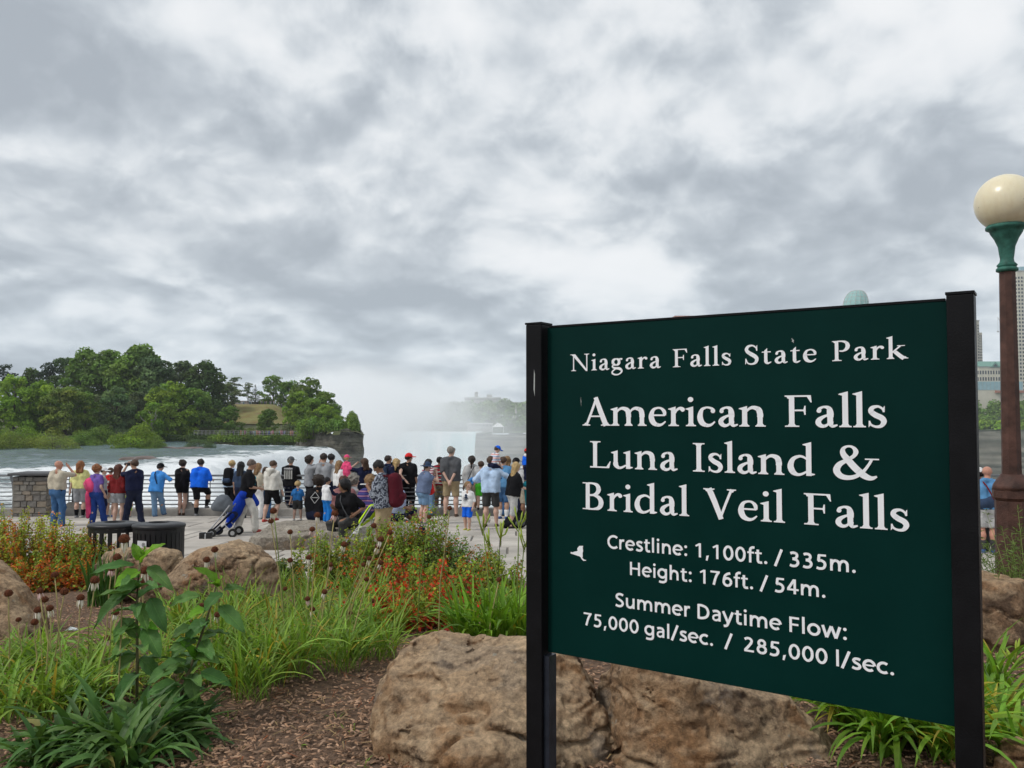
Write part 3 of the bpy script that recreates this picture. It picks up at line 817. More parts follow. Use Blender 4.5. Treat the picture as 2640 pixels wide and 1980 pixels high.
# low hedge bank along the island walk
def hedge(name, label, pts, h, w, leaf, seed):
    bl = []; r = random.Random(seed); root = empty(name, pts[0])
    for a, b in zip(pts[:-1], pts[1:]):
        L = (Vector(b) - Vector(a)).length
        for q in range(int(L / 1.4) + 1):
            p = Vector(a).lerp(Vector(b), (q + r.random()) / (L / 1.4 + 1)) - Vector(pts[0]); s = h * r.uniform(.4, .6)
            bl.append(((p.x, p.y + r.uniform(-.4, .4) * w, p.z + s * .7), (1.3, w * .6, s)))
    V, Q, c = leaf_cloud(bl, len(bl) * 170, .26, seed); mk('foliage', V, Q, LM[leaf], root, col=c)
    st = MB()
    for (cc, s) in bl: st.tube([(cc[0], cc[1], cc[2] - s[2] - .4), cc], [.08, .03], 4)
    tag(st.build('stem', m_bark, root), kind='stuff')
    tag(root, label, 'hedge')
hedge('shore_hedge', 'clipped low hedge along the island walk above the rapids', [(*at_y(540, 1146, 236).xy, -4.6), (*at_y(660, 1150, 228).xy, -4.6), (*at_y(782, 1150, 222).xy, -4.4)], 2.3, 2.0, 'mid', 5)
hedge('shore_hedge', 'dark hedge strip behind the islet bushes', [(*at_y(420, 1140, 248).xy, -4.8), (*at_y(545, 1142, 244).xy, -4.8)], 2.6, 2.0, 'dark', 6)

hedge('cliff_edge_scrub', 'ragged scrub along the top of the rock nose', [(-58, 226, -1.6), (-50, 216, -1.6), (-44, 214.5, -1.4), (-40.5, 214.5, -1.5)], 4.2, 3.0, 'mid', 7)
hedge('cliff_edge_scrub', 'scrub running back along the gorge side of the island', [(-41, 217, -1.5), (-46.5, 240, -1.2), (-56, 290, -.6)], 5.0, 4.0, 'mid', 8)
# white fences and visitors on the island
m_white = mat('white_painted_metal', (.72, .72, .70), .5, .05); m_fence = mat('weathered_fence_paint', (.42, .42, .40), .6, .1)
def fence(label, a, b, h, n, name='rail_fence'):
    a, b = Vector(a), Vector(b); root = empty(name, a); D = b - a
    for q in range(n + 1):
        p = D * q / n; MB().tube([p, p + Vector((0, 0, h))], .045, 5).build('post', m_fence, root)
    for z in (.35, .7, 1.0): MB().tube([Vector((0, 0, h * z)), D + Vector((0, 0, h * z))], .03, 5).build('rail', m_fence, root)
    tag(root, label, 'fence', 'pale fences on the island')
fa, fb = at_y(500, 1134, 240), at_y(778, 1138, 228)
fence('pale rail fence along the island walk behind the hedge', (fa.x, 240, -2.9), (fb.x, 228, -2.9), 1.4, 26)
fa, fb = at_y(606, 1056, 338), at_y(764, 1056, 338)
fence('pale rail fence along the top of the grass slope', (fa.x, 338, island_z(fa.x, 338) + .3), (fb.x, 338, island_z(fb.x, 338) + .3), 1.6, 16)
m_crowd = mat('crowd_clothing', (.5, .5, .5), .9, .0, attr=True)
def crowd(label, pts, seed):
    r = random.Random(seed); V = []; Fs = []; cs = []
    for p in pts:
        b = MB(); h = r.uniform(1.5, 1.8)
        b.lathe([(.10, 0), (.16, h * .25), (.2, h * .5), (.24, h * .72), (.2, h * .82), (.08, h * .86)], 6, p)
        nb = len(b.v); b.lathe([(.05, h * .85), (.11, h * .9), (.11, h * .96), (.04, h)], 6, p)
        c1 = r.choice([(1.2, .25, .25), (.25, .35, 1.0), (1.5, 1.5, 1.5), (.15, .15, .18), (1.1, .4, .7), (.3, .7, .9), (.9, .8, .5), (.3, .3, .35), (1.3, .6, .2)])
        k = len(V); V += b.v; Fs += [tuple(i + k for i in f) for f in b.f]; c1 = tuple(.12 + .5 * q_ for q_ in c1); cs += [c1] * nb + [(.5, .32, .24)] * (len(b.v) - nb)
    tag(mk('visitor_crowd', V, Fs, m_crowd, smooth=True, col=np.array(cs)), label, 'crowd', kind='stuff')
r = random.Random(3)
pp = []
for q in range(44):
    px = r.choice([r.uniform(720, 778), r.uniform(590, 780)]); d = r.uniform(231, 239); a = at_y(px, 1130, d); pp.append((a.x, d, -2.9))
crowd('tiny far visitors gathered at the island railing', pp, 4)
pp = []
for q in range(30):
    a = at_y(r.uniform(612, 760), 1050, 340); pp.append((a.x, r.uniform(339.5, 342), island_z(a.x, 340) + .3))
crowd('tiny far visitors along the top of the grass slope', pp, 5)
# pavilion roofs on the rise
m_roof = mat('pavilion_roof', (.16, .14, .13), .85, .15, 1)
m_awn = mat('white_canopy', (.75, .75, .73), .7, .05)
def pavilion(label, px, py, d, w, h):
    c = at_y(px, py, d); z0 = island_z(c.x, d); root = empty('pavilion', (c.x, d, z0)); zt = c.z - z0
    r0 = MB(); r0.add([(-w / 2, -3, zt - h), (w / 2, -3, zt - h), (w / 2, 3, zt - h), (-w / 2, 3, zt - h), (-w * .3, 0, zt), (w * .3, 0, zt)], [(0, 1, 5, 4), (1, 2, 5), (2, 3, 4, 5), (3, 0, 4), (3, 2, 1, 0)])
    r0.build('roof', m_roof, root)
    MB().box((0, 0, (zt - h) / 2), (w * .8, 5, zt - h)).build('wall', m_isl if False else mat('pavilion_wall', (.25, .2, .15), .9), root)
    for q in range(5): MB().box((-w * .3 + q * w * .15, -2.53, (zt - h) * .55), (w * .08, .1, (zt - h) * .5)).build('window', mat('dark_glazing', (.03, .035, .04), .2, 0), root)
    tag(root, label, 'pavilion')
pavilion('dark hipped pavilion roof among the trees on the rise', 617, 1033, 346, 11, 2.0)
pavilion('longer low pavilion roof beside the small spruce', 652, 1036, 350, 13, 2.0)
def canopy(label, px, py, d):
    c = at_y(px, py, d); z0 = island_z(c.x, d); root = empty('white_canopy', (c.x, d, z0)); zt = c.z - z0
    b = MB(); b.add([(-2, -2, zt - 1), (2, -2, zt - 1), (2, 2, zt - 1), (-2, 2, zt - 1), (0, 0, zt)], [(0, 1, 4), (1, 2, 4), (2, 3, 4), (3, 0, 4), (3, 2, 1, 0)]); b.build('top', m_awn, root)
    for sx in (-1.9, 1.9):
        for sy in (-1.9, 1.9): MB().tube([(sx, sy, 0), (sx, sy, zt - 1)], .06, 5).build('pole', m_white, root)
    tag(root, label, 'canopy')
canopy('small white canopy in front of the hipped pavilion', 613, 1042, 341)
canopy('white canopy beside the longer low pavilion', 641, 1043, 341.5)

# ---- woods on the opposite bank: one mass
def woods(name, label, spec, leaf, seed, per, size):
    r = random.Random(seed); bl = []
    for (x, y, h) in spec:
        z = bank_ground(x, y)
        for q in range(5):
            s = h * r.uniform(.22, .34)
            bl.append(((x + r.uniform(-.35, .35) * h, y + r.uniform(-.3, .3) * h, z + h * r.uniform(.3, .85) - s * .3), (s * 1.25, s * 1.25, s)))
    V, Q, c = leaf_cloud(bl, per * len(bl), size, seed, .12)
    tag(mk(name, V, Q, LM[leaf], col=c), label, 'woods', kind='stuff')
def bank_spots(px0, px1, n, s0, s1, hmin, hmax, seed):
    r = random.Random(seed); out = []
    paths = {}
    for q in range(n):
        s = r.uniform(s0, s1); px = r.uniform(px0, px1)
        pth = bank_side(s)
        best = None
        for k in range(len(pth) - 1):
            (x1, y1), (x2, y2) = pth[k], pth[k + 1]; u = (px - 1320) / F
            den_ = (x2 - x1) - u * (y2 - y1)
            if abs(den_) < 1e-6: continue
            tt = (u * y1 - x1) / den_
            if 0 <= tt <= 1: best = (x1 + tt * (x2 - x1), y1 + tt * (y2 - y1))
        if best: out.append((*best, r.uniform(hmin, hmax)))
    return out
woods('far_woods', 'wooded hillside fading into mist beyond the horseshoe falls', bank_spots(780, 1420, 260, 25, 240, 15, 24, 11), 'mid', 12, 34, 1.9)
woods('far_woods', 'green trees on the opposite brink below the hotels', bank_spots(1400, 2960, 420, 8, 120, 9, 17, 13), 'mid', 14, 40, 1.15)
woods('far_woods', 'bright shrubs hanging on the opposite cliff edge', bank_spots(1700, 2900, 150, -3, 12, 5, 9, 15), 'bright', 16, 40, .9)
# ================================================================== FAR BUILDINGS
m_beige = mat('hotel_beige_wall', (.46, .42, .36), .85, .06, .2); m_cream = mat('hotel_cream_wall', (.60, .56, .47), .85, .06, .2)
m_brickr = mat('hotel_red_wall', (.36, .17, .13), .85, .08, .3); m_win = mat('hotel_dark_window', (.06, .07, .085), .15, .1, 1, spec=.6)
m_copper = mat('copper_green_roof', (.16, .30, .25), .6, .1, .5); m_glassb = mat('pale_blue_glass', (.27, .42, .47), .12, .1, .3, spec=.7)
m_glasst = mat('teal_dome_glass', (.26, .44, .42), .15, .15, .4, spec=.6); m_slab = mat('hotel_grey_trim', (.40, .39, .37), .8, .05)
def facade_windows(b, w, dep, z0, z1, floors, cols, ww=.55, wh=.55):
    fh = (z1 - z0) / floors
    for side in range(2):
        n = cols if side == 0 else max(3, int(cols * dep / w)); L = w if side == 0 else dep; cw = L / n
        for f in range(floors):
            for c in range(n):
                u = -L / 2 + (c + .5) * cw; z = z0 + (f + .5) * fh
                if side == 0: b.box((u, -dep / 2 - .03, z), (cw * ww, .3, fh * wh))
                else:
                    b.box((-w / 2 - .03, u, z), (.3, cw * ww, fh * wh)); b.box((w / 2 + .03, u, z), (.3, cw * ww, fh * wh))
def hotel(name, label, px0, px1, pytop, d, dep, floors, cols, wall, zbase=None, rot=0.0):
    a, b_ = at_y(px0, pytop, d), at_y(px1, pytop, d); w = b_.x - a.x; cx_ = (a.x + b_.x) / 2
    z0 = (bank_ground(cx_, d + dep / 2) - 3) if zbase is None else zbase; zt = a.z - z0
    root = empty(name, (cx_, d + dep / 2, z0), rot)
    MB().box((0, 0, zt / 2), (w, dep, zt)).build('wall', wall, root)
    wb = MB(); facade_windows(wb, w, dep, zt * .04, zt * .97, floors, cols)
    tag(wb.build('window', m_win, root), kind='stuff')
    pb = MB(); pb.box((0, 0, zt + .6), (w + .8, dep + .8, 1.2)); pb.build('parapet', m_slab, root)
    for q in range(1, 4):
        MB().box((-w / 2 + w * q / 4, -dep / 2 - .25, zt / 2), (.9, .5, zt - .4)).build('pier', wall, root)
    tag(root, label, 'hotel', 'hotels beyond the gorge')
    return root, w, dep, zt
# tower beside the sign post
rt, w, dp, zt = hotel('hotel_tower', 'grey beige stepped hotel tower peeking past the sign post', 2478, 2524, 828, 900, 22, 30, 8, m_beige)
MB().box((w / 2 + 1.6, -1, zt * .44), (3.4, dp - 3, zt * .88)).build('wing', m_beige, rt)
wb = MB(); facade_windows(wb, 3.4, dp - 3, zt * .05, zt * .86, 28, 2); o = tag(wb.build('window', m_win, rt), kind='stuff'); o.location = (w / 2 + 1.6, -1, 0)
rt, w, dp, zt = hotel('hotel_tower', 'tall pale hotel tower with dark window grid behind the lamp post', 2622, 2716, 700, 880, 26, 36, 12, m_cream)
MB().box((0, 0, zt + 3.5), (w * .7, dp * .7, 5)).build('penthouse', m_glassb, rt)
rt, w, dp, zt = hotel('hotel_building', 'cream hotel with green gabled copper roof', 2524, 2606, 948, 840, 18, 7, 12, m_cream)
rb = MB(); rb.add([(-w / 2 - .6, -dp / 2 - .6, zt + 1.3), (w / 2 + .6, -dp / 2 - .6, zt + 1.3), (w / 2 + .6, dp / 2 + .6, zt + 1.3), (-w / 2 - .6, dp / 2 + .6, zt + 1.3), (-w / 2 + 2, 0, zt + 7), (w / 2 - 2, 0, zt + 7)],
    [(0, 1, 5, 4), (1, 2, 5), (2, 3, 4, 5), (3, 0, 4), (3, 2, 1, 0)]); rf = rb.build('roof', m_copper, rt)
gbm = MB(); gbm.add([(-5, -dp / 2 - 1.2, zt + .5), (5, -dp / 2 - 1.2, zt + .5), (0, -dp / 2 - 1.2, zt + 6), (-5, 0, zt + .5), (5, 0, zt + .5), (0, 0, zt + 6.2)], [(0, 1, 2), (0, 2, 5, 3), (1, 4, 5, 2)]); gbm.build('gable', m_copper, rf)
MB().add([(-2.4, -dp / 2 - 1.35, zt + 1.2), (2.4, -dp / 2 - 1.35, zt + 1.2), (0, -dp / 2 - 1.35, zt + 4)], [(0, 1, 2)]).build('gable_window', m_win, rf)
# podium with glass front and brick band
a = at_y(2515, 982, 780); b_ = at_y(2640, 982, 780); zb = bank_ground(b_.x, 790) - 2
root = empty('glass_pavilion', ((a.x + b_.x) / 2, 790, zb)); w = b_.x - a.x; zt = a.z - zb
MB().box((0, 0, zt / 2), (w, 16, zt)).build('wall', m_cream, root)
for q in range(12): MB().box((-w / 2 + (q + .5) * w / 12, -8.05, zt - 4.5), (w / 12 - .25, .3, 8)).build('pane', m_glassb, root)
MB().box((w * .22, -9, zt - 10.2), (w * .6, 3, 2.2)).build('brick_band', m_brickr, root)
tag(root, 'long low building with pale blue glass front below the green-roofed hotel', 'building')
# hotel with red crown and lettering behind the sign
rt, w, dp, zt = hotel('hotel_tower', 'hotel tower with red lettered crown rising behind the sign', 1725, 1797, 822, 900, 20, 30, 10, m_beige)
o = MB().box((3, -dp / 2 - .6, zt - 1.2), (w * .76, .5, 5.4)).build('crown_band', m_brickr, rt)
MB().box((3, 0, zt + 2.2), (w * .76, dp * .8, 3)).build('crown_block', m_brickr, rt)
cu = bpy.data.curves.new('hotel_letters', 'FONT'); cu.body = 'EMBASSY'; cu.align_x = 'CENTER'; cu.size = 4.2; cu.extrude = .1
o = bpy.data.objects.new('tmp', cu); COL.objects.link(o); me_ = bpy.data.meshes.new_from_object(o.evaluated_get(bpy.context.evaluated_depsgraph_get())); bpy.data.objects.remove(o); me_.materials.clear(); o = obj('hotel_lettering', me_, m_white, rt); tag(o, kind='stuff'); o.location = (3, -dp / 2 - 1.0, zt - 2.6); o.rotation_euler = (math.pi / 2, 0, 0)
# tower with rounded glass crown
rt, w, dp, zt = hotel('hotel_tower', 'hotel tower with rounded teal glass crown rising behind the sign', 2186, 2250, 790, 860, 24, 32, 9, m_beige)
nC = 10; ring = []; V = []; Fs = []
for q in range(nC + 1):
    tt = q / nC; rr = (math.cos(tt * 1.2) * .95 + .05 * (1 - tt)); zz = zt + 1.4 + 17 * math.sin(tt * 1.45)
    for s in range(16):
        a = 2 * math.pi * s / 16; V.append((w * .5 * rr * math.cos(a) + 2.0 * tt, dp * .5 * rr * math.sin(a), zz))
Fs = [(q * 16 + s, q * 16 + (s + 1) % 16, (q + 1) * 16 + (s + 1) % 16, (q + 1) * 16 + s) for q in range(nC) for s in range(16)] + [tuple(range(nC * 16, nC * 16 + 16))]
dome = mk('glass_crown', V, Fs, m_glasst, rt)
rib = MB()
for s in range(0, 16): rib.tube([V[q * 16 + s] for q in range(nC + 1)], .22, 4)
for q in range(0, nC + 1, 2): rib.tube([V[q * 16 + s % 16] for s in range(17)], .18, 4)
tag(rib.build('glazing_bar', m_slab, dome), kind='stuff')
# far hillside building and waterfront pavilions in the mist
def low_block(name, label, px0, px1, py0, py1, d, roofm, towerw=None):
    a, b_ = at_y(px0, py0, d), at_y(px1, py1, d); w = b_.x - a.x; h = a.z - b_.z
    root = empty(name, ((a.x + b_.x) / 2, d, b_.z - 8)); h += 8
    MB().box((0, 0, h / 2), (w, 14, h)).build('wall', m_slab, root)
    MB().box((0, 0, h + .4), (w + 1, 15, .8)).build('roof', roofm, root)
    wb = MB()
    for q in range(max(4, int(w / 4))): wb.box((-w / 2 + (q + .5) * w / max(4, int(w / 4)), -7.05, h - 2.4), (1.6, .2, 1.6))
    tag(wb.build('window', m_win, root), kind='stuff')
    tag(root, label, 'building'); return root, w, h
rt, w, h = low_block('hilltop_building', 'flat pale hilltop building with square tower above the far woods', 1198, 1292, 1026, 1040, 1230, m_white)
MB().box((-w * .18, 0, h + 4.5), (5, 5, 9)).build('tower', m_slab, rt); MB().box((w * .18, 0, h + 2.5), (8, 5, 5)).build('penthouse', m_slab, rt)
low_block('waterfront_building', 'long low white building on the far shore beyond the falls', 1205, 1270, 1092, 1104, 1010, m_white)
rt, w, h = low_block('waterfront_building', 'misty pavilion with tall conical roof on the far shore', 1312, 1348, 1092, 1112, 1060, m_slab)
MB().lathe([(w * .46, h + 1), (w * .3, h + 6), (w * .14, h + 12), (.6, h + 20), (.1, h + 24)], 10).build('conical_roof', m_slab, rt)
c = at_y(1284, 1092, 990); rt = empty('white_tent', (c.x, 990, c.z - 9)); b = MB(); b.add([(-7, -6, 5), (7, -6, 5), (7, 6, 5), (-7, 6, 5), (-1, 0, 10), (3, 0, 9)], [(0, 1, 5, 4), (1, 2, 5), (2, 3, 4, 5), (3, 0, 4), (3, 2, 1, 0)]); b.build('canvas', m_awn, rt)
for sx in (-6.5, 6.5):
    for sy in (-5.5, 5.5): MB().tube([(sx, sy, -4), (sx, sy, 5)], .25, 5).build('pole', m_white, rt)
tag(rt, 'white peaked tent on the far shore beyond the falls', 'tent')
# construction crane
c = at_y(2588, 858, 1000); rt = empty('tower_crane', (c.x, 1000, bank_ground(c.x, 1000) - 2)); zz = c.z - rt.location.z
MB().tube([(0, 0, 0), (0, 0, zz)], .7, 4).build('mast', m_slab, rt); MB().tube([(3, 0, zz), (-7, 0, zz + 19)], [.6, .3], 4).build('jib', m_slab, rt)
MB().tube([(0, 0, zz), (6, 0, zz + 3)], .6, 4).build('counter_jib', m_slab, rt); MB().tube([(-7, 0, zz + 19), (-7, 0, zz + 2)], .15, 4).build('hoist_cable', m_slab, rt); MB().box((-7, 0, zz + 1.5), (1.6, 1.6, 1.6)).build('hook_block', m_slab, rt)
tag(rt, 'distant construction crane with raised jib beside the lamp post', 'crane')
# cars parked on the opposite brink
m_carw = [mat('car_paint_white', (.7, .7, .7), .3, .02), mat('car_paint_navy', (.05, .07, .16), .3, .02), mat('car_paint_silver', (.42, .43, .45), .3, .02)]
m_tyre = mat('tyre_rubber', (.02, .02, .02), .9, .0)
for k, (px, py, cm, lab) in enumerate([(2530, 1097, 1, 'navy car parked on the opposite brink'), (2558, 1088, 0, 'white car parked on the opposite brink road'), (2578, 1100, 2, 'silver car parked at the opposite cliff edge')]):
    d = 700 - k * 8; c = at_y(px, py, d); rt = empty('parked_car', (c.x, d, c.z - .7), .2 * k)
    b = MB()
    prof = [(-2.2, .35), (-2.2, .85), (-1.5, .95), (-.9, 1.45), (.8, 1.45), (1.4, .95), (2.2, .85), (2.25, .35)]
    V = [(x, -.85, z) for x, z in prof] + [(x, .85, z) for x, z in prof]; n = len(prof)
    b.add(V, [tuple(range(n)), tuple(range(2 * n - 1, n - 1, -1))] + [(q, q + n, (q + 1) % n + n, (q + 1) % n) for q in range(n)]); bevel(b.build('body', m_carw[cm], rt), .08)
    MB().add([(-1.2, -.87, .98), (1.1, -.87, .98), (.7, -.87, 1.36), (-.8, -.87, 1.36)], [(0, 1, 2, 3)]).build('window', m_win, rt)
    for sx in (-1.35, 1.35):
        for sy in (-.8, .8): MB().lathe([(.1, -.1), (.33, -.1), (.33, .1), (.1, .1)], 12, (sx, sy, .33), Matrix.Rotation(math.pi / 2, 4, 'X')).build('wheel', m_tyre, rt)
    tag(rt, lab, 'car')
# ================================================================== THE PARK SIGN
m_green = bpy.data.materials.new('sign_green_enamel'); m_green.use_nodes = True
t = NB(m_green.node_tree); p = t.n['Principled BSDF']; tcn = t.new('ShaderNodeTexCoord')
nz = t.noise(tcn.outputs['Object'], 3, 5, .6); fine = t.noise(tcn.outputs['Object'], 160, 3, .6)
cgr = t.mix(t.maprange(nz, .35, .65, 0, 1), (.0008, .0205, .0175), (.0012, .025, .0212))
dust = t.maprange(t.noise(t.vmath('MULTIPLY', tcn.outputs['Object'], (30, 30, 9)), 3, 4, .7), .68, .8, 0, .02)
t.put(p.inputs['Base Color'], t.mix(dust, cgr, (.2, .24, .22))); t.put(p.inputs['Roughness'], t.maprange(nz, .3, .7, .38, .5)); p.inputs['Specular IOR Level'].default_value = .07
bp = t.new('ShaderNodeBump'); bp.inputs['Strength'].default_value = .08; bp.inputs['Distance'].default_value = .001
t.put(bp.inputs['Height'], fine); t.l.new(bp.outputs[0], p.inputs['Normal'])
m_post = mat('sign_post_black', (.006, .006, .007), .45, .35, 9, .12, 160, spec=.14)
m_postedge = mat('sign_post_channel', (.03, .036, .05), .35, .3, 14, .1, 120, metal=.4)
m_letter = mat('sign_white_vinyl', (.86, .87, .89), .55, .04, 20)

HP = 1.2                                        # panel height
dL = HP * F / 838.0; dR = HP * F / 1097.0       # panel edge distances from its apparent heights
TL, BL = at_y(1405, 845, dL), at_y(1430, 1683, dL)
TR, BR = at_y(2437, 775, dR), at_y(2458, 1872, dR)
PL = (TL + BL) / 2; PR = (TR + BR) / 2
ux = Vector((PR.x - PL.x, PR.y - PL.y, 0)); SW_ = ux.length; ux.normalize()
un = Vector((ux.y, -ux.x, 0))                    # normal towards the camera
if un.y > 0: un = -un
zb = (BL.z + BR.z) / 2; zt = (TL.z + TR.z) / 2
sign = empty('park_sign', (PL.x, PL.y, 1.36), math.atan2(ux.y, ux.x))
tag(sign, 'dark green park sign with white lettering between two black posts', 'sign')
SI = Matrix.Translation(sign.location) @ Matrix.Rotation(math.atan2(ux.y, ux.x), 4, 'Z'); SIi = SI.inverted()
def on_panel(px, py):
    """panel coordinates (u along, w up) of a photo pixel"""
    d = pix_dir(px, py); o = Vector((0, 0, CAMZ)); k = (PL - o).dot(un) / d.dot(un)
    q = SIi @ (o + d * k); return q.x, q.z
zb -= sign.location.z; zt -= sign.location.z
# in the sign's frame the camera side is -Y
o = MB().box((SW_ / 2, .012, (zt + zb) / 2), (SW_ + .02, .022, zt - zb)).build('panel', m_green, sign); bevel(o, .002)
MB().box((SW_ / 2, .012, zt + .0035), (SW_, .026, .007)).build('top_trim', m_post, sign)
for k, x in enumerate((-.047, SW_ + .040)):
    b = MB()
    # post as an open channel: web and two lips
    ptop = zt + .012
    b.box((x, .0, (ptop - .75) / 2), (.068, .075, ptop + .75))
    pst = b.build('post', m_post, sign); bevel(pst, .004)
    cp = MB().box((x, 0, ptop + .0035), (.072, .079, .007)).build('post_cap', m_post, pst)
    s = 1 if k == 0 else -1
    if k == 0: MB().box((x + s * .045, .002, (zb - .75) / 2 - .004), (.024, .05, zb + .74)).build('post_channel', m_postedge, pst)

# ---- serif lettering: strokes of varying width, one mesh for a line
SWD = .098
def cat(pts, n=7):
    P = [np.array(q, float) for q in pts]; out = []
    for i in range(len(P) - 1):
        p0 = P[max(i - 1, 0)]; p1 = P[i]; p2 = P[i + 1]; p3 = P[min(i + 2, len(P) - 1)]
        for k in range(n):
            u = k / n
            out.append(.5 * ((2 * p1) + (-p0 + p2) * u + (2 * p0 - 5 * p1 + 4 * p2 - p3) * u * u + (-p0 + 3 * p1 - 3 * p2 + p3) * u ** 3))
    out.append(P[-1]); return out
class Glyph:
    def __init__(s): s.polys = []; s.adv = .5
    def poly(s, *pts): s.polys.append([tuple(q) for q in pts]); return s
    def rect(s, x0, y0, x1, y1): return s.poly((x0, y0), (x1, y0), (x1, y1), (x0, y1))
    def stroke(s, *pts, n=7):
        c = [np.array([q[0], q[1], q[2] * 1.1 + .007]) for q in cat(pts, n)]; L = []; Rr = []
        for i, q in enumerate(c):
            a = c[max(i - 1, 0)]; b = c[min(i + 1, len(c) - 1)]; d = (b - a)[:2]; d = d / max(np.hypot(*d), 1e-9)
            nn = np.array([-d[1], d[0]]) * q[2] / 2
            L.append(tuple(q[:2] + nn)); Rr.append(tuple(q[:2] - nn))
        for i in range(len(c) - 1): s.poly(Rr[i], Rr[i + 1], L[i + 1], L[i])
        return s
    def disc(s, x, y, r, ry=None, n=20):
        return s.poly(*[(x + r * math.cos(2 * math.pi * k / n), y + (ry or r) * math.sin(2 * math.pi * k / n)) for k in range(n)])
    def stem(s, x, y0, y1, w=SWD): return s.rect(x - w / 2, y0, x + w / 2, y1)
    def foot(s, x, y=0, L=.105, Rr=.105, w=SWD, d=1, t=.024):
        h = w / 2
        pts = [(x - L, y), (x + Rr, y), (x + Rr, y + d * t), (x + h + .022, y + d * (t + .007)), (x + h, y + d * (t + .045)), (x - h, y + d * (t + .045)), (x - h - .022, y + d * (t + .007)), (x - L, y + d * t)]
        return s.poly(*(pts if d > 0 else pts[::-1]))
    def flag(s, x, y, w=SWD):
        h = w / 2
        return s.poly((x + h, y + .012), (x - h - .062, y - .038), (x - h - .062, y - .052), (x - h, y - .075), (x + h, y - .075))
XH, CAP, ASC = .43, .655, .71
def build_glyphs():
    G = {}
    def g(ch, adv): q = Glyph(); q.adv = adv; G[ch] = q; return q
    W = SWD; c = .098
    g('i', .265).stem(.135, 0, XH - .03).flag(.135, XH).foot(.135).disc(.13, .595, .057)
    g('l', .265).stem(.135, 0, ASC - .03).flag(.135, ASC).foot(.135)
    def arch(q, x, r): q.stroke((x + .02, .30, .03), (x + .08, .375, .04), (x + .165, .408, .06), (x + r - .03, .365, W * .95), (x + r, .27, W), (x + r, .2, W)).stem(x + r, 0, .21)
    q = g('n', .585).stem(.135, 0, XH - .03).flag(.135, XH).foot(.135, Rr=.09); arch(q, .135, .295); q.foot(.43, L=.09)
    q = g('m', .885).stem(.135, 0, XH - .03).flag(.135, XH).foot(.135, Rr=.09); arch(q, .135, .30); q.foot(.435, L=.09, Rr=.09); arch(q, .435, .30); q.foot(.735, L=.09)
    g('u', .575).stem(.125, .12, XH - .03).flag(.125, XH).stroke((.125, .15, W), (.13, .09, W), (.185, .03, .065), (.26, .025, .045), (.37, .085, .03)).stem(.42, 0, XH - .03).flag(.42, XH).poly((.46, 0), (.53, .028), (.53, .045), (.46, .06))
    g('a', .455).stroke((.115, .335, .07), (.125, .375, .05), (.2, .41, .036), (.28, .385, .07), (.305, .30, W), (.305, .2, W)).stem(.305, .085, .21).stroke((.305, .10, W), (.325, .035, .06), (.36, .02, .045), (.43, .045, .02)) \
        .stroke((.30, .255, .03), (.2, .215, .045), (.115, .15, .075), (.1, .08, .085), (.15, .025, .065), (.22, .025, .045), (.3, .085, .03)).disc(.112, .33, .042)
    g('r', .395).stem(.135, 0, XH - .03).flag(.135, XH).foot(.135, Rr=.115).stroke((.165, .28, .028), (.21, .365, .04), (.275, .40, .055), (.33, .385, .07)).disc(.33, .372, .048)
    g('s', .375).stroke((.295, .30, .018), (.275, .365, .03), (.2, .413, .038), (.11, .385, .065), (.09, .315, .078), (.16, .245, .09), (.26, .185, .09), (.295, .11, .078), (.25, .03, .055), (.165, .014, .036), (.085, .055, .03), (.06, .125, .018)) \
        .poly((.285, .30), (.312, .30), (.312, .425), (.29, .40)).poly((.045, .0), (.07, .03), (.075, .13), (.048, .13))
    g('e', .455).stroke((.095, .245, .028), (.385, .245, .028), n=2).stroke((.375, .24, .05), (.365, .33, .065), (.3, .40, .042), (.215, .41, .036), (.125, .36, .06), (.085, .22, W), (.125, .085, W), (.22, .025, .065), (.31, .035, .042), (.395, .105, .02))
    g('c', .435).stroke((.355, .335, .075), (.33, .385, .05), (.26, .413, .034), (.2, .41, .036), (.12, .36, .06), (.085, .21, W), (.125, .08, W), (.22, .022, .065), (.31, .035, .042), (.385, .105, .02)).disc(.347, .335, .045)
    g('t', .36).stem(.16, .09, XH - .01).poly((.116, XH - .02), (.204, XH - .02), (.204, .535), (.116, .45)).poly((.035, .385), (.31, .385), (.31, .42), (.05, .42)).stroke((.16, .11, W), (.175, .045, .075), (.235, .018, .05), (.325, .06, .02))
    g('d', .575).stroke((.40, .35, .03), (.33, .40, .038), (.25, .412, .045), (.14, .35, .07), (.092, .21, W), (.13, .08, W), (.215, .022, .055), (.3, .035, .04), (.40, .095, .03)).stem(.43, 0, ASC - .03).flag(.43, ASC).poly((.47, 0), (.54, .028), (.54, .045), (.47, .06))
    ring = lambda cx_, cy_, rx, ry, w1, w2: [(cx_ + rx * math.cos(a), cy_ + ry * math.sin(a), w1 * abs(math.cos(a)) + w2 * abs(math.sin(a))) for a in np.linspace(0, 2 * math.pi, 17)]
    q = g('g', .485); q.stroke(*ring(.21, .285, .118, .115, .08, .034), n=3).stroke((.29, .36, .03), (.36, .395, .045), (.44, .385, .055)).stroke((.13, .19, .03), (.08, .13, .045), (.105, .075, .055), (.2, .05, .07), (.33, .03, .085), (.405, -.03, .07), (.40, -.11, .05), (.30, -.185, .04), (.18, -.195, .045), (.075, -.145, .055), (.075, -.07, .045), (.15, -.005, .04), (.2, .03, .05))
    g('k', .575).stem(.135, 0, ASC - .03).flag(.135, ASC).foot(.135, Rr=.09).stroke((.165, .195, .034), (.3, .32, .034), (.385, .40, .034), n=2).poly((.3, .395), (.5, .395), (.5, .42), (.3, .42)).stroke((.225, .245, .09), (.36, .10, .10), (.47, .0, .10), n=2).foot(.46, L=.09, Rr=.12, w=.11, t=.022)
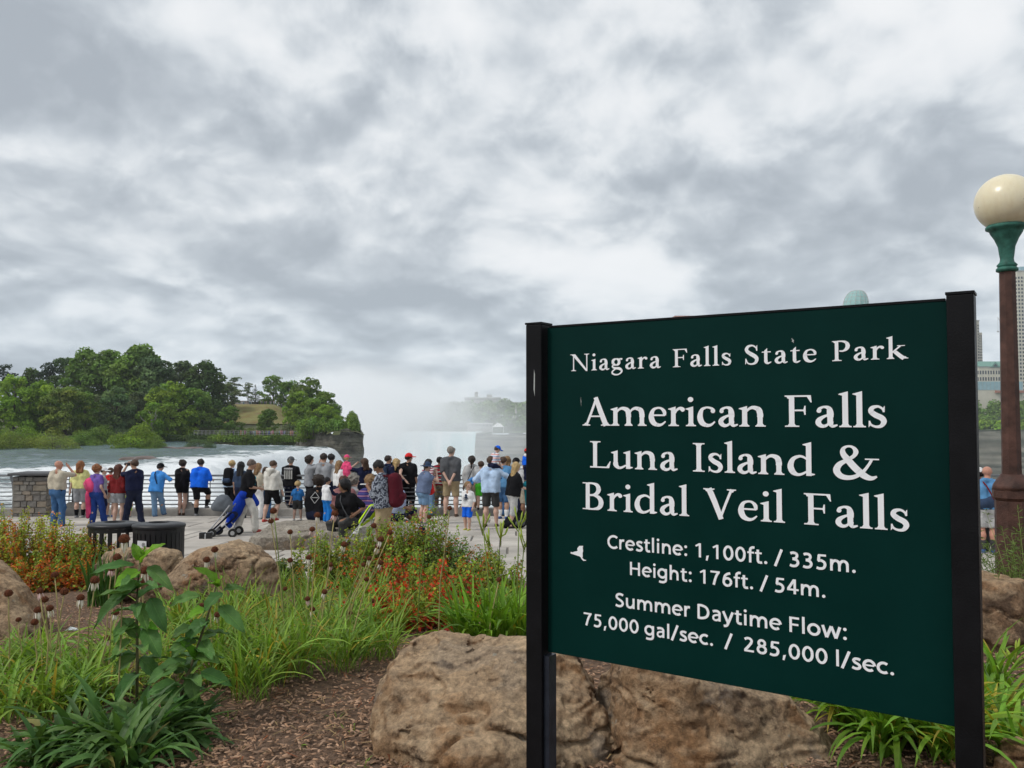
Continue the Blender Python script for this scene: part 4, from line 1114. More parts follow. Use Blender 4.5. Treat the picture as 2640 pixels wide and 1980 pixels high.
    # capitals
    g('N', .80).stem(.15, 0, CAP - .02, .042).foot(.15, w=.042, L=.095, Rr=.095).foot(.13, CAP, L=.11, Rr=.05, w=.05, d=-1).poly((.10, CAP), (.215, CAP), (.69, .02), (.69, -.015), (.63, -.015), (.10, CAP - .04)).stem(.668, .0, CAP, .042).foot(.668, CAP, w=.042, L=.10, Rr=.095, d=-1)
    g('I', .37).stem(.185, 0, CAP, c).foot(.185, w=c, L=.125, Rr=.125).foot(.185, CAP, w=c, L=.125, Rr=.125, d=-1)
    g('F', .585).stem(.185, 0, CAP, c).foot(.185, w=c, L=.125, Rr=.135).foot(.165, CAP, w=c, L=.105, Rr=.06, d=-1).rect(.18, CAP - .034, .53, CAP).poly((.505, CAP), (.53, CAP), (.545, CAP - .15), (.525, CAP - .15), (.46, CAP - .034)).rect(.22, .325, .43, .36).poly((.412, .25), (.435, .25), (.435, .435), (.412, .435), (.395, .36), (.395, .325))
    g('P', .585).stem(.185, 0, CAP, c).foot(.185, w=c, L=.125, Rr=.135).foot(.165, CAP, w=c, L=.105, Rr=.06, d=-1).stroke((.2, CAP - .017, .034), (.33, CAP - .018, .036), (.44, CAP - .06, .075), (.49, CAP - .165, .10), (.455, CAP - .27, .085), (.36, CAP - .335, .042), (.26, CAP - .33, .034))
    g('B', .65).stem(.185, 0, CAP, c).rect(.06, 0, .2, .026).rect(.06, CAP - .026, .2, CAP).stroke((.2, CAP - .017, .034), (.31, CAP - .018, .036), (.415, CAP - .06, .075), (.45, CAP - .155, .092), (.41, CAP - .25, .075), (.31, CAP - .30, .038), (.2, CAP - .305, .034)).stroke((.2, .35, .034), (.33, .35, .036), (.46, .295, .08), (.51, .18, .10), (.46, .06, .08), (.33, .018, .036), (.2, .017, .034))
    g('L', .585).stem(.185, 0, CAP, c).foot(.185, CAP, w=c, L=.125, Rr=.135, d=-1).rect(.06, 0, .53, .034).poly((.53, 0), (.565, .165), (.545, .165), (.46, .034), (.46, 0))
    g('A', .70).stroke((.12, .0, .045), (.235, .30, .045), (.37, CAP + .02, .045), n=2).stroke((.345, CAP + .02, .085), (.46, .34, .10), (.59, 0, .105), n=2).rect(.2, .205, .48, .24).foot(.115, w=.045, L=.085, Rr=.10).foot(.585, w=.105, L=.115, Rr=.11)
    g('V', .70).stroke((.12, CAP, .105), (.24, .36, .10), (.37, -.015, .085), n=2).stroke((.345, -.015, .04), (.46, .32, .042), (.585, CAP, .042), n=2).foot(.12, CAP, w=.105, L=.11, Rr=.12, d=-1).foot(.59, CAP, w=.045, L=.10, Rr=.085, d=-1)
    g('S', .52).stroke((.425, .46, .02), (.40, .565, .034), (.30, .643, .042), (.18, .625, .07), (.115, .54, .088), (.135, .45, .095), (.24, .36, .112), (.365, .27, .112), (.425, .175, .095), (.39, .06, .075), (.275, .008, .044), (.15, .045, .034), (.095, .18, .02)) \
        .poly((.415, .455), (.445, .455), (.44, .66), (.415, .62)).poly((.07, -.01), (.10, .03), (.108, .20), (.075, .20))
    g('&', .90).stroke((.715, .385, .04), (.66, .27, .04), (.565, .13, .05), (.44, .03, .065), (.3, -.005, .08), (.17, .03, .10), (.105, .14, .108), (.155, .265, .09), (.29, .36, .06), (.41, .45, .06), (.445, .545, .075), (.39, .63, .045), (.3, .645, .035), (.225, .59, .06), (.225, .49, .09), (.31, .36, .108), (.44, .19, .115), (.58, .05, .11), (.70, .0, .075), (.80, .04, .025)).rect(.60, .375, .84, .402)
    g(' ', .30)
    return G
GL = build_glyphs()
EX = 1.13
def text_width(s, tr): return sum(GL[ch].adv * EX + tr for ch in s) - tr
def serif_line(text, p0, p1, cap_px, name='lettering'):
    """set a line so that its first and last ink meet the measured pixels"""
    x0, z0 = on_panel(*p0); x1, z1 = on_panel(*p1)
    _, zc = on_panel(p0[0], p0[1] - cap_px)
    em = (zc - z0) / CAP; Wd = x1 - x0
    ink = lambda tr: em * (text_width(text, tr) - .06 - .05)
    tr = (Wd / em + .11 - text_width(text, 0)) / (len(text) - 1)
    V = []; Fs = []; k = 0; x = x0 - .06 * em
    for ch in text:
        for pl in GL[ch].polys:
            b = len(V); dzz = -.0012 - (k % 23) * .00004; k += 1
            fr = lambda q: (x + q[0] * em, dzz, z0 + (z1 - z0) * ((x + q[0] * em - x0) / Wd) + q[1] * em)
            V += [fr((q[0] * EX, q[1])) for q in pl]; Fs.append(tuple(range(b, b + len(pl))))
        x += (GL[ch].adv * EX + tr) * em
    return tag(mk(name, V, Fs, m_letter, sign), kind='stuff')
serif_line('Niagara Falls State Park', (1473, 957), (2337, 924), 43)
serif_line('American Falls', (1505, 1097), (2285, 1102), 70)
serif_line('Luna Island &', (1521, 1205), (2270, 1234), 68)
serif_line('Bridal Veil Falls', (1502, 1312), (2343, 1370), 69)
def build_sans():
    """humanist sans figures and letters drawn with an even pen"""
    G = {}; w = .096; XS = .487
    def g(ch, adv): q = Glyph(); q.adv = adv; G[ch] = q; return q
    def st(q, *pts, n=6, ww=w): return q.stroke(*[(a, b, ww) for a, b in pts], n=n)
    arc = lambda cx_, cy_, rx_, ry_, a0, a1, n=15: [(cx_ + rx_ * math.cos(R(a)), cy_ + ry_ * math.sin(R(a))) for a in np.linspace(a0, a1, n)]
    S = lambda q, x, y0, y1: q.rect(x - .052, y0, x + .052, y1)
    st(g('C', .60), *arc(.37, .325, .275, .285, 48, 312, 17), n=3); st(g('c', .45), *arc(.275, .243, .2, .2, 50, 310, 15), n=3)
    st(S(g('r', .36), .115, 0, XS), (.115, .28), (.155, .39), (.23, .44), (.325, .44)); st(g('o', .56), *arc(.28, .243, .2, .205, 0, 360, 21), n=3)
    q = g('e', .52); st(q, *arc(.27, .243, .195, .205, 2, 312, 18), n=3); q.rect(.09, .215, .45, .285)
    st(g('s', .42), (.36, .41), (.27, .445), (.16, .43), (.115, .36), (.165, .285), (.29, .22), (.345, .135), (.29, .05), (.17, .035), (.06, .075))
    q = g('t', .36); st(q, (.155, .60), (.155, .3), (.155, .15), (.185, .06), (.26, .037), (.335, .05)); q.rect(.03, .405, .325, XS)
    S(g('l', .25), .125, 0, .71); S(g('i', .25), .125, 0, XS).disc(.125, .63, .065)
    def arch(q, x, r_): st(q, (x, .24), (x + .045, .37), (x + .15, .437), (x + r_ - .04, .39), (x + r_, .28)); S(q, x + r_, 0, .285)
    q = S(g('n', .56), .115, 0, XS); arch(q, .115, .325); q = S(g('h', .56), .115, 0, .71); arch(q, .115, .325)
    q = S(g('m', .85), .115, 0, XS); arch(q, .115, .31); arch(q, .425, .31)
    q = S(g('u', .56), .44, 0, XS); S(q, .115, .19, XS); st(q, (.115, .2), (.155, .085), (.26, .04), (.38, .1), (.44, .22))
    q = g('a', .49); st(q, (.09, .41), (.18, .44), (.29, .44), (.365, .385), (.38, .29)); S(q, .38, 0, .30); st(q, (.38, .28), (.25, .27), (.135, .22), (.105, .13), (.15, .05), (.245, .037), (.37, .11), ww=.075)
    q = g('g', .57); st(q, *arc(.265, .255, .185, .195, 0, 360, 19), n=3); S(q, .45, -.01, XS); st(q, (.45, .0), (.425, -.10), (.33, -.155), (.2, -.16), (.11, -.135))
    q = g('w', .76); [st(q, a_, b_, n=1) for a_, b_ in (((.055, XS), (.205, .0)), ((.205, .0), (.38, .475)), ((.38, .475), (.555, .0)), ((.555, .0), (.705, XS)))]
    q = g('y', .51); st(q, (.05, XS), (.255, .0), n=1); st(q, (.46, XS), (.27, .0), (.2, -.13), (.07, -.165))
    q = g('f', .33); st(q, (.345, .67), (.26, .675), (.175, .62), (.155, .52), (.155, .4)); S(q, .155, 0, .42).rect(.03, .405, .315, XS)
    S(S(g('H', .68), .135, 0, .65), .545, 0, .65).rect(.13, .29, .55, .38); q = S(g('D', .68), .135, 0, .65); st(q, (.12, .605), (.3, .605), (.49, .52), (.56, .325), (.49, .13), (.3, .045), (.12, .045))
    S(g('F', .51), .135, 0, .65).rect(.13, .56, .47, .65).rect(.13, .285, .44, .372)
    st(g('S', .52), (.44, .56), (.34, .607), (.21, .6), (.13, .53), (.14, .42), (.26, .345), (.38, .27), (.425, .17), (.36, .07), (.22, .037), (.07, .08))
    st(g('0', .54), *arc(.27, .325, .175, .285, 0, 360, 21), n=3); S(g('1', .54), .315, 0, .65).poly((.10, .545), (.13, .475), (.31, .56), (.31, .65), (.28, .65))
    q = g('2', .54); st(q, (.085, .55), (.18, .605), (.30, .60), (.375, .52), (.35, .40), (.23, .23), (.10, .07)); q.rect(.055, 0, .475, .09)
    q = g('3', .54); st(q, (.095, .575), (.2, .608), (.32, .585), (.365, .49), (.31, .385), (.18, .345)); st(q, (.18, .345), (.34, .305), (.40, .19), (.335, .07), (.2, .037), (.07, .07))
    q = g('4', .54); st(q, (.33, .63), (.08, .22), n=1); q.rect(.035, .15, .51, .235); S(q, .35, 0, .65)
    q = g('5', .54); q.rect(.14, .56, .45, .65); st(q, (.175, .62), (.15, .36), n=1); st(q, (.12, .365), (.24, .385), (.36, .33), (.405, .215), (.345, .08), (.2, .037), (.07, .07))
    q = g('6', .54); st(q, *arc(.285, .205, .165, .168, 0, 360, 19), n=3); st(q, (.42, .605), (.29, .57), (.17, .45), (.12, .23))
    q = g('7', .54); q.rect(.055, .56, .485, .65); st(q, (.43, .6), (.31, .38), (.2, .0)); q = g('8', .54); st(q, *arc(.27, .475, .13, .13, 0, 360, 17), n=3); st(q, *arc(.27, .19, .165, .152, 0, 360, 17), n=3)
    g(':', .26).disc(.13, .06, .068).disc(.13, .425, .068); g('.', .26).disc(.13, .06, .068); g(',', .26).poly((.075, .10), (.19, .13), (.125, -.12), (.045, -.11)); st(g('/', .37), (.045, -.05), (.325, .70), n=1); g(' ', .22)
    return G
GS = build_sans()
def sans_line(text, p0, p1, cap_px, name='lettering'):
    x0, z0 = on_panel(*p0); x1, z1 = on_panel(*p1); _, zc = on_panel(p0[0], p0[1] - cap_px)
    em = (zc - z0) / .65; Wd = x1 - x0; sx = Wd / (sum(GS[ch].adv for ch in text) - .14)
    V = []; Fs = []; k = 0; x = -.07
    for ch in text:
        for pl in GS[ch].polys:
            b = len(V); d_ = -.0012 - (k % 23) * .00004; k += 1
            for q in pl:
                xx = x0 + (x + q[0]) * sx; V.append((xx, d_, z0 + (z1 - z0) * ((xx - x0) / Wd) + q[1] * em))
            Fs.append(tuple(range(b, b + len(pl))))
        x += GS[ch].adv
    return tag(mk(name, V, Fs, m_letter, sign), kind='stuff')
sans_line('Crestline: 1,100ft. / 335m.', (1568, 1413), (2206, 1477), 34)
sans_line('Height: 176ft. / 54m.', (1624, 1482), (2128, 1541), 34)
sans_line('Summer Daytime Flow:', (1588, 1563), (2183, 1650), 35)
sans_line('75,000 gal/sec.  /  285,000 l/sec.', (1506, 1611), (2305, 1741), 33)
# state outline emblem
NY = [(0, 20), (3, 29), (8, 24), (22, 31), (33, 31), (37, 36), (34, 41), (36, 47), (46, 57), (53, 61), (62, 62), (60, 52), (61, 44), (59, 33), (60, 20), (57, 14), (61, 8), (66, 4), (76, 3), (76, 0), (63, -1), (57, 3), (54, 9), (50, 16), (45, 19), (0, 17)]
V = []
xa, za = on_panel(1471, 1442); xb, zb_ = on_panel(1512, 1408)
NY = [(1.0, 42), (3.2, 47), (8, 44), (26, 51), (33, 53), (36, 58), (33, 62), (35, 69), (44, 80), (62, 82), (60, 72), (62, 58), (59, 44), (60, 30), (58, 22), (66, 15), (76, 13), (76, 10), (62, 8), (54, 16), (50, 24), (44, 28), (1, 38)]
mx_ = 77.0
V = [(xa + (xb - xa) * q[0] / mx_, -.0015, za + (zb_ - za) * (q[1] - 8) / 74.0) for q in NY]
mk('state_emblem', V, [tuple(range(len(V)))], m_letter, sign)
# scratches and a chip in the enamel
sc = MB()
def scratch(a, b, w, name='scratch'):
    (x0, z0), (x1, z1) = on_panel(*a), on_panel(*b); sc2 = MB()
    n = 6; V = []; rr = random.Random(int(a[0]))
    for k in range(n + 1):
        t_ = k / n; q = rr.uniform(.3, 1) * w * math.sin(math.pi * min(.95, t_ + .05)); ox = rr.uniform(-.3, .3) * w
        V += [(x0 + (x1 - x0) * t_ - q + ox, -.0016, z0 + (z1 - z0) * t_), (x0 + (x1 - x0) * t_ + q + ox, -.0016, z0 + (z1 - z0) * t_)]
    mk(name, V, [(2 * k, 2 * k + 1, 2 * k + 3, 2 * k + 2) for k in range(n)], mat('bare_scratch', (.38, .40, .39), .6, .2, 60), sign)
scratch((1498, 1023), (1499, 1047), .0016); scratch((2042, 872), (2046, 884), .005)
s_ = MB(); a0 = at_y(1381, 952, dL); q0 = SIi @ a0
mk('scratch', [(q0.x - .001, -.0385, q0.z), (q0.x + .003, -.0385, q0.z - .02), (q0.x + .002, -.0385, q0.z - .10), (q0.x - .003, -.0385, q0.z - .075)], [(0, 1, 2, 3)], MATS['bare_scratch'], sign)
# ================================================================== BOULDERS
def rock_mat(name, base, dark, pale, s=1.0):
    m = bpy.data.materials.new(name); m.use_nodes = True; t = NB(m.node_tree); p = t.n['Principled BSDF']; tcn = t.new('ShaderNodeTexCoord'); P = tcn.outputs['Object']
    a = t.noise(P, 1.6 * s, 6, .62, .4); b = t.noise(t.vmath('ADD', P, (5, 3, 9)), 3.1 * s, 7, .65, .3); f = t.maprange(t.noise(P, 30 * s, 6, .75), .32, .68, 0, 1)
    pz = t.noise(t.vmath('MULTIPLY', P, (1, 1, 2.2)), 1.7 * s, 5, .55, .8)
    c = t.mix(t.maprange(a, .43, .57, 0, 1), base, pale)
    c = t.mix(t.maprange(b, .54, .60, 0, .8, True), c, dark)
    rust = t.noise(t.vmath('ADD', P, (9, 1, 4)), 2.2 * s, 6, .6, .5); c = t.mix(t.maprange(rust, .55, .64, 0, .6), c, (base[0] * .95, base[1] * .72, base[2] * .5))
    gy = t.noise(t.vmath('ADD', P, (2, 8, 3)), 2.8 * s, 6, .6, .4); c = t.mix(t.maprange(gy, .57, .63, 0, .65), c, (.24, .215, .19))
    c = t.mix(t.maprange(t.noise(P, 9 * s, 7, .75), .5, .64, 0, .75), c, dark)
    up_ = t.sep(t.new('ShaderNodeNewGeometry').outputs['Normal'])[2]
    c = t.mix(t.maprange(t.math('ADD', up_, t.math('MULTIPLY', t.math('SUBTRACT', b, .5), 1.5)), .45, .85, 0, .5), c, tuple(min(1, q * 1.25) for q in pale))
    c = t.mix(.6, c, t.mix(f, (.15, .15, .15), (1.7, 1.65, 1.6)), 'MULTIPLY')
    li = t.noise(t.vmath('ADD', P, (1, 7, 2)), 15 * s, 3, .5); c = t.mix(t.maprange(li, .70, .74, 0, .55), c, (.42, .42, .36))
    t.put(p.inputs['Base Color'], c); p.inputs['Roughness'].default_value = .93; p.inputs['Specular IOR Level'].default_value = .15
    h = t.math('ADD', t.math('MULTIPLY', t.noise(P, 14 * s, 8, .72), 1.0), t.math('MULTIPLY', t.noise(P, 46 * s, 6, .75), .45))
    bp = t.new('ShaderNodeBump'); bp.inputs['Strength'].default_value = 1.0; bp.inputs['Distance'].default_value = .045 / s; t.put(bp.inputs['Height'], h); t.l.new(bp.outputs[0], p.inputs['Normal'])
    return m
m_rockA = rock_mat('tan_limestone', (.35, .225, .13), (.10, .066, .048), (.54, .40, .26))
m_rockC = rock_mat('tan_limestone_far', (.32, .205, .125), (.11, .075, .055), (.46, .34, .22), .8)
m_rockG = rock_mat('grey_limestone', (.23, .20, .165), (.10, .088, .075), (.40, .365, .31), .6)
def rock(label, prims, h, seed, matl, amp=.06, fr=2.2, strata=.0, cuts=(), k=.08, ridge=.03, facets=22):
    """boulder in world metres: smooth union of rounded lumps, cut by planes, worn by noise"""
    A = np.array([list(a[0]) for a in prims] + [list(a[1]) for a in prims]); rm = max(a[2] / min(a[3] if len(a) > 3 else (1, 1, 1)) for a in prims)
    lo = A.min(0) - rm - amp; hi = A.max(0) + rm + amp
    base = Vector(((lo[0] + hi[0]) / 2, (lo[1] + hi[1]) / 2, 0)); base.z = gz(base.x, base.y)
    s = SDF(h, lo, hi)
    s.f[:] = 10
    for a in prims: s.cone(a[0], a[1], a[2], k=k, sc=a[3] if len(a) > 3 else (1, 1, 1))
    for (pp, nn) in cuts: s.plane(pp, nn)
    rs = np.random.RandomState(seed * 7 + 1); X, Y, Z = s.ax[0][:, None, None], s.ax[1][None, :, None], s.ax[2][None, None, :]
    size = float(np.min(hi - lo))
    for q in range(facets):                      # chipped planes: each takes a slice off the block
        nn = rs.normal(size=3); nn[2] = abs(nn[2]) * .8; nn /= np.linalg.norm(nn)
        pr = X * nn[0] + Y * nn[1] + Z * nn[2]; top_ = pr[s.f < 0].max(); s.f = np.maximum(s.f, pr - (top_ - size * rs.uniform(.02, .085)))
    X, Y, Z = s.ax[0][:, None, None] + seed * 3.1, s.ax[1][None, :, None] + seed, s.ax[2][None, None, :] + 0 * s.ax[0][:, None, None]
    X, Y, Z = np.broadcast_arrays(X, Y, Z)
    near = np.abs(s.f) < amp * 3 + 3 * h
    x, y, z = X[near], Y[near], Z[near]
    n = (fbm(x * fr, y * fr, z * fr, 5, .55) - .5) * 2.4 * amp
    n = n + amp * .45 * np.abs(2 * fbm(x * fr * 2.9 + 9, y * fr * 2.9, z * fr * 2.9, 4, .6) - 1)
    cr = np.abs(fbm(x * fr * .55 + 4, y * fr * .55, z * fr * .9, 4, .5) - .5); n = n + ridge * 1.5 * (1 - cr / .018).clip(0, 1)
    n = n + .24 * amp * (np.abs(2 * fbm(x * fr * 5, y * fr * 5, z * fr * 6, 4, .62) - 1))
    led = fbm(x * fr * 1.3 + 2, y * fr * 1.3 + 5, z * fr * 2.6, 3, .5) * 7; n = n + amp * .16 * np.clip(((led % 1) - .5) * 3, -.5, .5)
    pit = (vnoise(x * fr * 4, y * fr * 4, z * fr * 4) > .72) * amp * .25
    n = n + pit
    if strata > 0: n = n + strata * (vnoise(z * 14 + 2 * fbm(x * 1.5, y * 1.5, z, 2), x * .8, y * .8) - .5)
    s.f[near] = s.f[near] + n
    V, Q = s.mesh()
    V = V - np.array(base)
    o = mk('boulder', V, Q, matl, smooth=True); o.location = base
    return tag(o, label, 'boulder', 'boulders in and beside the bed')
def W_(px, py, y): return tuple(at_y(px, py, y))
# the two boulders behind the sign
def L_(px, py, y, dy=0, dz=0): q = at_y(px, py, y); return (q.x, y + dy, q.z + dz)
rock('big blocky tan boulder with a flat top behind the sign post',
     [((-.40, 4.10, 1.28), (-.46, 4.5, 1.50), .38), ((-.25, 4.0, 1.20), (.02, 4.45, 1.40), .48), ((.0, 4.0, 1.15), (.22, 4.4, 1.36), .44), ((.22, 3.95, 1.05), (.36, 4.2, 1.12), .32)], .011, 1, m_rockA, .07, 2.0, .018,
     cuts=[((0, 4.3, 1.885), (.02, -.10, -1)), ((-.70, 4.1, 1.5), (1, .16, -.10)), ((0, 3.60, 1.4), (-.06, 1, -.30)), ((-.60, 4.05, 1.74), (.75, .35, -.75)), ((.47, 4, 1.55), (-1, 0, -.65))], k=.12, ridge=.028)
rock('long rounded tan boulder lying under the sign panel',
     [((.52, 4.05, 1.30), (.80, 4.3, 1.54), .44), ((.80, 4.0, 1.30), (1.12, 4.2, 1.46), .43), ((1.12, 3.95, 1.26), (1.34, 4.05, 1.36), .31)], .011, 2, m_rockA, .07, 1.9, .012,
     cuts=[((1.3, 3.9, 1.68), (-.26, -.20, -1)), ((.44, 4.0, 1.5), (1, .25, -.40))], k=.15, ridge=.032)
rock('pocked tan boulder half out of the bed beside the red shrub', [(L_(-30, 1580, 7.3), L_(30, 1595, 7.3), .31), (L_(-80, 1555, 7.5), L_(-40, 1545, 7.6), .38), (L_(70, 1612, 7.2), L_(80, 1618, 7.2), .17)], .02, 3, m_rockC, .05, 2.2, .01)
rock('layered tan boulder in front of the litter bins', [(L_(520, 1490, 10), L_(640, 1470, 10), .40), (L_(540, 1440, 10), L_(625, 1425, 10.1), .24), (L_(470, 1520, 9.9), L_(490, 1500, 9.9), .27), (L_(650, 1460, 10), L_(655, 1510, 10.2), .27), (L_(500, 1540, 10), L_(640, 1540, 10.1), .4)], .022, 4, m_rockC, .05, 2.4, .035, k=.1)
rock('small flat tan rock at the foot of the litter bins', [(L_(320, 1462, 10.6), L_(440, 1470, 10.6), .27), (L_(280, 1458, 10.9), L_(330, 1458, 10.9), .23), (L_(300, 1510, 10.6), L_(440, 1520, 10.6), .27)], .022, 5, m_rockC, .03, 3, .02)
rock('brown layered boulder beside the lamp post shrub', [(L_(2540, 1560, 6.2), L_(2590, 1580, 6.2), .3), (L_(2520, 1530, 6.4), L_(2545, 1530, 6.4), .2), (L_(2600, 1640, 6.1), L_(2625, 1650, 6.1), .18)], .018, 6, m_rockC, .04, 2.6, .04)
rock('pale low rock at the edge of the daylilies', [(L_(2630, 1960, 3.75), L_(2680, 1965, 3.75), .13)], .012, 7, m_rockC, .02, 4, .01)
# long flat rock that serves as a bench on the terrace
def bench_rock():
    P = []
    for px, yy, z, r in ((668, 17.3, .36, .62), (730, 17.4, .40, .78), (800, 17.4, .40, .82), (880, 17.4, .40, .80), (960, 17.5, .38, .78), (1020, 17.6, .36, .7), (1050, 17.7, .33, .62)):
        x = (px - 1320) / F * yy; P.append((x, yy, z, r))
    pr = [((a[0], a[1], a[2] - .1), (b[0], b[1], b[2] - .1), (a[3] + b[3]) / 2, (1, .62, 1.25)) for a, b in zip(P[:-1], P[1:])]
    pr.append(((P[1][0] + .1, 18.9, .25), (P[5][0] - .1, 19.0, .25), .62, (1, .7, 1.3)))
    return rock('long flat grey rock used as a bench by the crowd', pr, .035, 8, m_rockG, .06, 1.1, .04, cuts=[((0, 16.3, .76), (0, -.053, -1)), ((0, 16.05, .4), (0, 1, -.22)), ((-5.45, 17.3, .4), (1, .1, -.3))], k=.15)
bench = bench_rock()
ROCK_TOP = .60

# ================================================================== STONE PIER AND RAILING
RY = 25.15
def rx(px, y=RY): return (px - 1320) / F * y
m_stone = [mat('pier_stone_%s' % n, c, .92, .3, 5, .6, 25, rand=.12) for n, c in (('grey', (.20, .185, .165)), ('brown', (.23, .195, .155)), ('dark', (.145, .135, .125)))]
m_mortar = mat('pier_mortar', (.21, .20, .185), .95, .2, 10); m_capst = mat('pier_cap_slate', (.085, .085, .09), .7, .2, 4, .2, 30)
pc = Vector((rx(86, 24.4), 24.7, gz(0, 24.7))); pw, pd, ph = 1.0, .75, 1.22
pier = tag(empty('stone_pier', pc), 'square rubble stone pier with dark slate cap in the railing line', 'pier')
MB().box((0, 0, ph / 2 - .02), (pw - .05, pd - .05, ph - .04)).build('core', m_mortar, pier)
rr = random.Random(2)
def stones(face):
    z = .0
    while z < ph - .07:
        h = rr.choice([.11, .14, .18]); h = min(h, ph - z)
        L = pw if face in (0, 2) else pd; u = -L / 2
        while u < L / 2 - .01:
            w = min(rr.uniform(.16, .38), L / 2 - u)
            if L / 2 - u - w < .1: w = L / 2 - u
            th = rr.uniform(.05, .085); cu_, cz = u + w / 2, z + h / 2
            b = MB(); b.box((0, 0, 0), (w - .016, th, h - .016)); me = b.mesh('stone')
            bm = bmesh.new(); bm.from_mesh(me); bmesh.ops.bevel(bm, geom=bm.edges[:], offset=.014, segments=1, affect='EDGES')
            for v in bm.verts: v.co += Vector((rr.uniform(-.007, .007), rr.uniform(-.007, .007), rr.uniform(-.007, .007)))
            bm.to_mesh(me); bm.free()
            o = obj('stone', me, rr.choice(m_stone), pier); dd = (pd if face in (0, 2) else pw) / 2 - .012
            o.location = {0: (cu_, -dd, cz), 1: (dd, cu_, cz), 2: (cu_, dd, cz), 3: (-dd, cu_, cz)}[face]; o.rotation_euler[2] = 0 if face in (0, 2) else math.pi / 2
            u += w
        z += h
for fc in range(4): stones(fc)
bevel(MB().box((0, 0, ph + .035), (pw + .22, pd + .22, .07)).build('cap_slab', m_capst, pier), .01)
m_rail = mat('railing_grey_steel', (.17, .175, .185), .42, .12, 12, metal=.55)
m_foot = mat('post_footing_concrete', (.33, .31, .28), .9, .2, 5, .3, 40)
def railing(label, x0, x1, posts, spacers, end_post=None):
    root = empty('railing', (x0, RY, .19)); L = x1 - x0
    Ht = .98
    for q in range(8):
        z = .11 + (Ht - .11) * q / 7; r_ = .03 if q == 7 else (.017 if q else .02)
        MB().tube([(0, 0, z), (L, 0, z)], r_, 8).build('top_rail' if q == 7 else 'bar', m_rail, root)
    for x in posts:
        b = MB(); b.box((x - x0, .05, Ht / 2), (.07, .05, Ht)); b.build('post', m_rail, root)
        f_ = MB(); f_.add([(x - x0 - .26, -.12, 0), (x - x0 + .26, -.12, 0), (x - x0 + .26, .16, 0), (x - x0 - .26, .16, 0), (x - x0 - .1, -.06, .18), (x - x0 + .1, -.06, .18), (x - x0 + .1, .1, .18), (x - x0 - .1, .1, .18)], [(0, 1, 5, 4), (1, 2, 6, 5), (2, 3, 7, 6), (3, 0, 4, 7), (4, 5, 6, 7)])
        f_.build('footing', m_foot, root)
    for x in spacers: MB().tube([(x - x0, 0, .11), (x - x0, 0, Ht)], .012, 6).build('spacer', m_rail, root)
    if end_post is not None:
        x = end_post - x0; pts = [(x + .28 - .26 * math.cos(a), 0, .02 + (Ht + .02) * math.sin(a)) for a in np.linspace(0, math.pi / 2 * .92, 9)]
        pts = [(x + .10, 0, 0), (x + .10, 0, .4), (x + .06, 0, .75), (x - .02, 0, Ht)]
        MB().tube(pts, [.055, .05, .045, .04], 8).build('curved_end_post', m_rail, root)
    return tag(root, label, 'railing')
railing('grey steel railing ending at the stone pier with curved end post', rx(-420), rx(36), [rx(-380), rx(-130)], [rx(-250), rx(-20)], rx(34))
sp = [rx(p) for p in (183, 425, 545, 662, 905, 1025, 1145, 1265, 1385, 1505)]; po = [rx(p) for p in (192, 485, 727, 965, 1205, 1445, 1690, 1930, 2170, 2410, 2650)]
railing('long grey steel railing of eight bars where the crowd leans', rx(130), rx(2760), po, sp + [rx(1630 + 120 * q) for q in range(9)])

# ================================================================== LAMP POST
m_lampbr = mat('lamp_post_brown_paint', (.075, .036, .027), .6, .5, 9, .35, 70, detail=7)
m_lampgr = mat('lamp_verdigris', (.032, .125, .095), .6, .45, 14, .3, 80)
m_globe = bpy.data.materials.new('lamp_milk_glass'); m_globe.use_nodes = True; t = NB(m_globe.node_tree); p = t.n['Principled BSDF']; tcn = t.new('ShaderNodeTexCoord')
st = t.noise(t.vmath('MULTIPLY', tcn.outputs['Object'], (9, 9, 2.0)), 2.2, 5, .65); sp_ = t.noise(tcn.outputs['Object'], 26, 2, .5)
c_ = t.mix(t.maprange(st, .42, .72, 0, .22), (.78, .70, .50), (.52, .40, .22)); c_ = t.mix(t.maprange(sp_, .745, .76, 0, .85), c_, (.10, .09, .07))
t.put(p.inputs['Base Color'], c_); p.inputs['Roughness'].default_value = .28; p.inputs['Subsurface Weight'].default_value = .25; p.inputs['Subsurface Radius'].default_value = (.1, .08, .05)
ly = 7.5; lx = rx(2604, ly); lb = gz(lx, ly); lamp = tag(empty('lamp_post', (lx, ly, lb)), 'brown octagonal lamp post with green fitter and cream globe', 'street lamp')
zof = lambda py: at_y(2600, py, ly).z - lb
g_c = zof(523); g_r = .257
MB().lathe([(g_r * math.sin(a) + .001, g_c - g_r * math.cos(a)) for a in np.linspace(.03, math.pi - .01, 28)], 40).build('globe', m_globe, lamp, True)
MB().lathe([(.07, zof(690)), (.085, zof(684)), (.06, zof(676)), (.055, zof(668)), (.062, zof(655)), (.07, zof(636)), (.10, zof(615)), (.132, zof(600)), (.138, zof(594)), (.168, zof(590)), (.168, zof(584)), (.15, zof(579)), (.13, zof(577))], 28).build('fitter', m_lampgr, lamp, True)
MB().lathe([(.066, zof(702)), (.09, zof(699)), (.09, zof(693)), (.072, zof(688))], 28).build('collar', m_lampgr, lamp, True)
oc = lambda prof, n=8: MB().lathe(prof, n)
oc([(.082, zof(1225)), (.067, zof(700))]).build('shaft', m_lampbr, lamp)
oc([(.16, zof(1262)), (.15, zof(1250)), (.12, zof(1236)), (.098, zof(1228)), (.09, zof(1222))], 24).build('base_moulding', m_lampbr, lamp, True)
oc([(.21, -.1), (.21, .09), (.17, .12), (.155, .2), (.145, zof(1290)), (.165, zof(1282)), (.165, zof(1262))]).build('pedestal', m_lampbr, lamp)

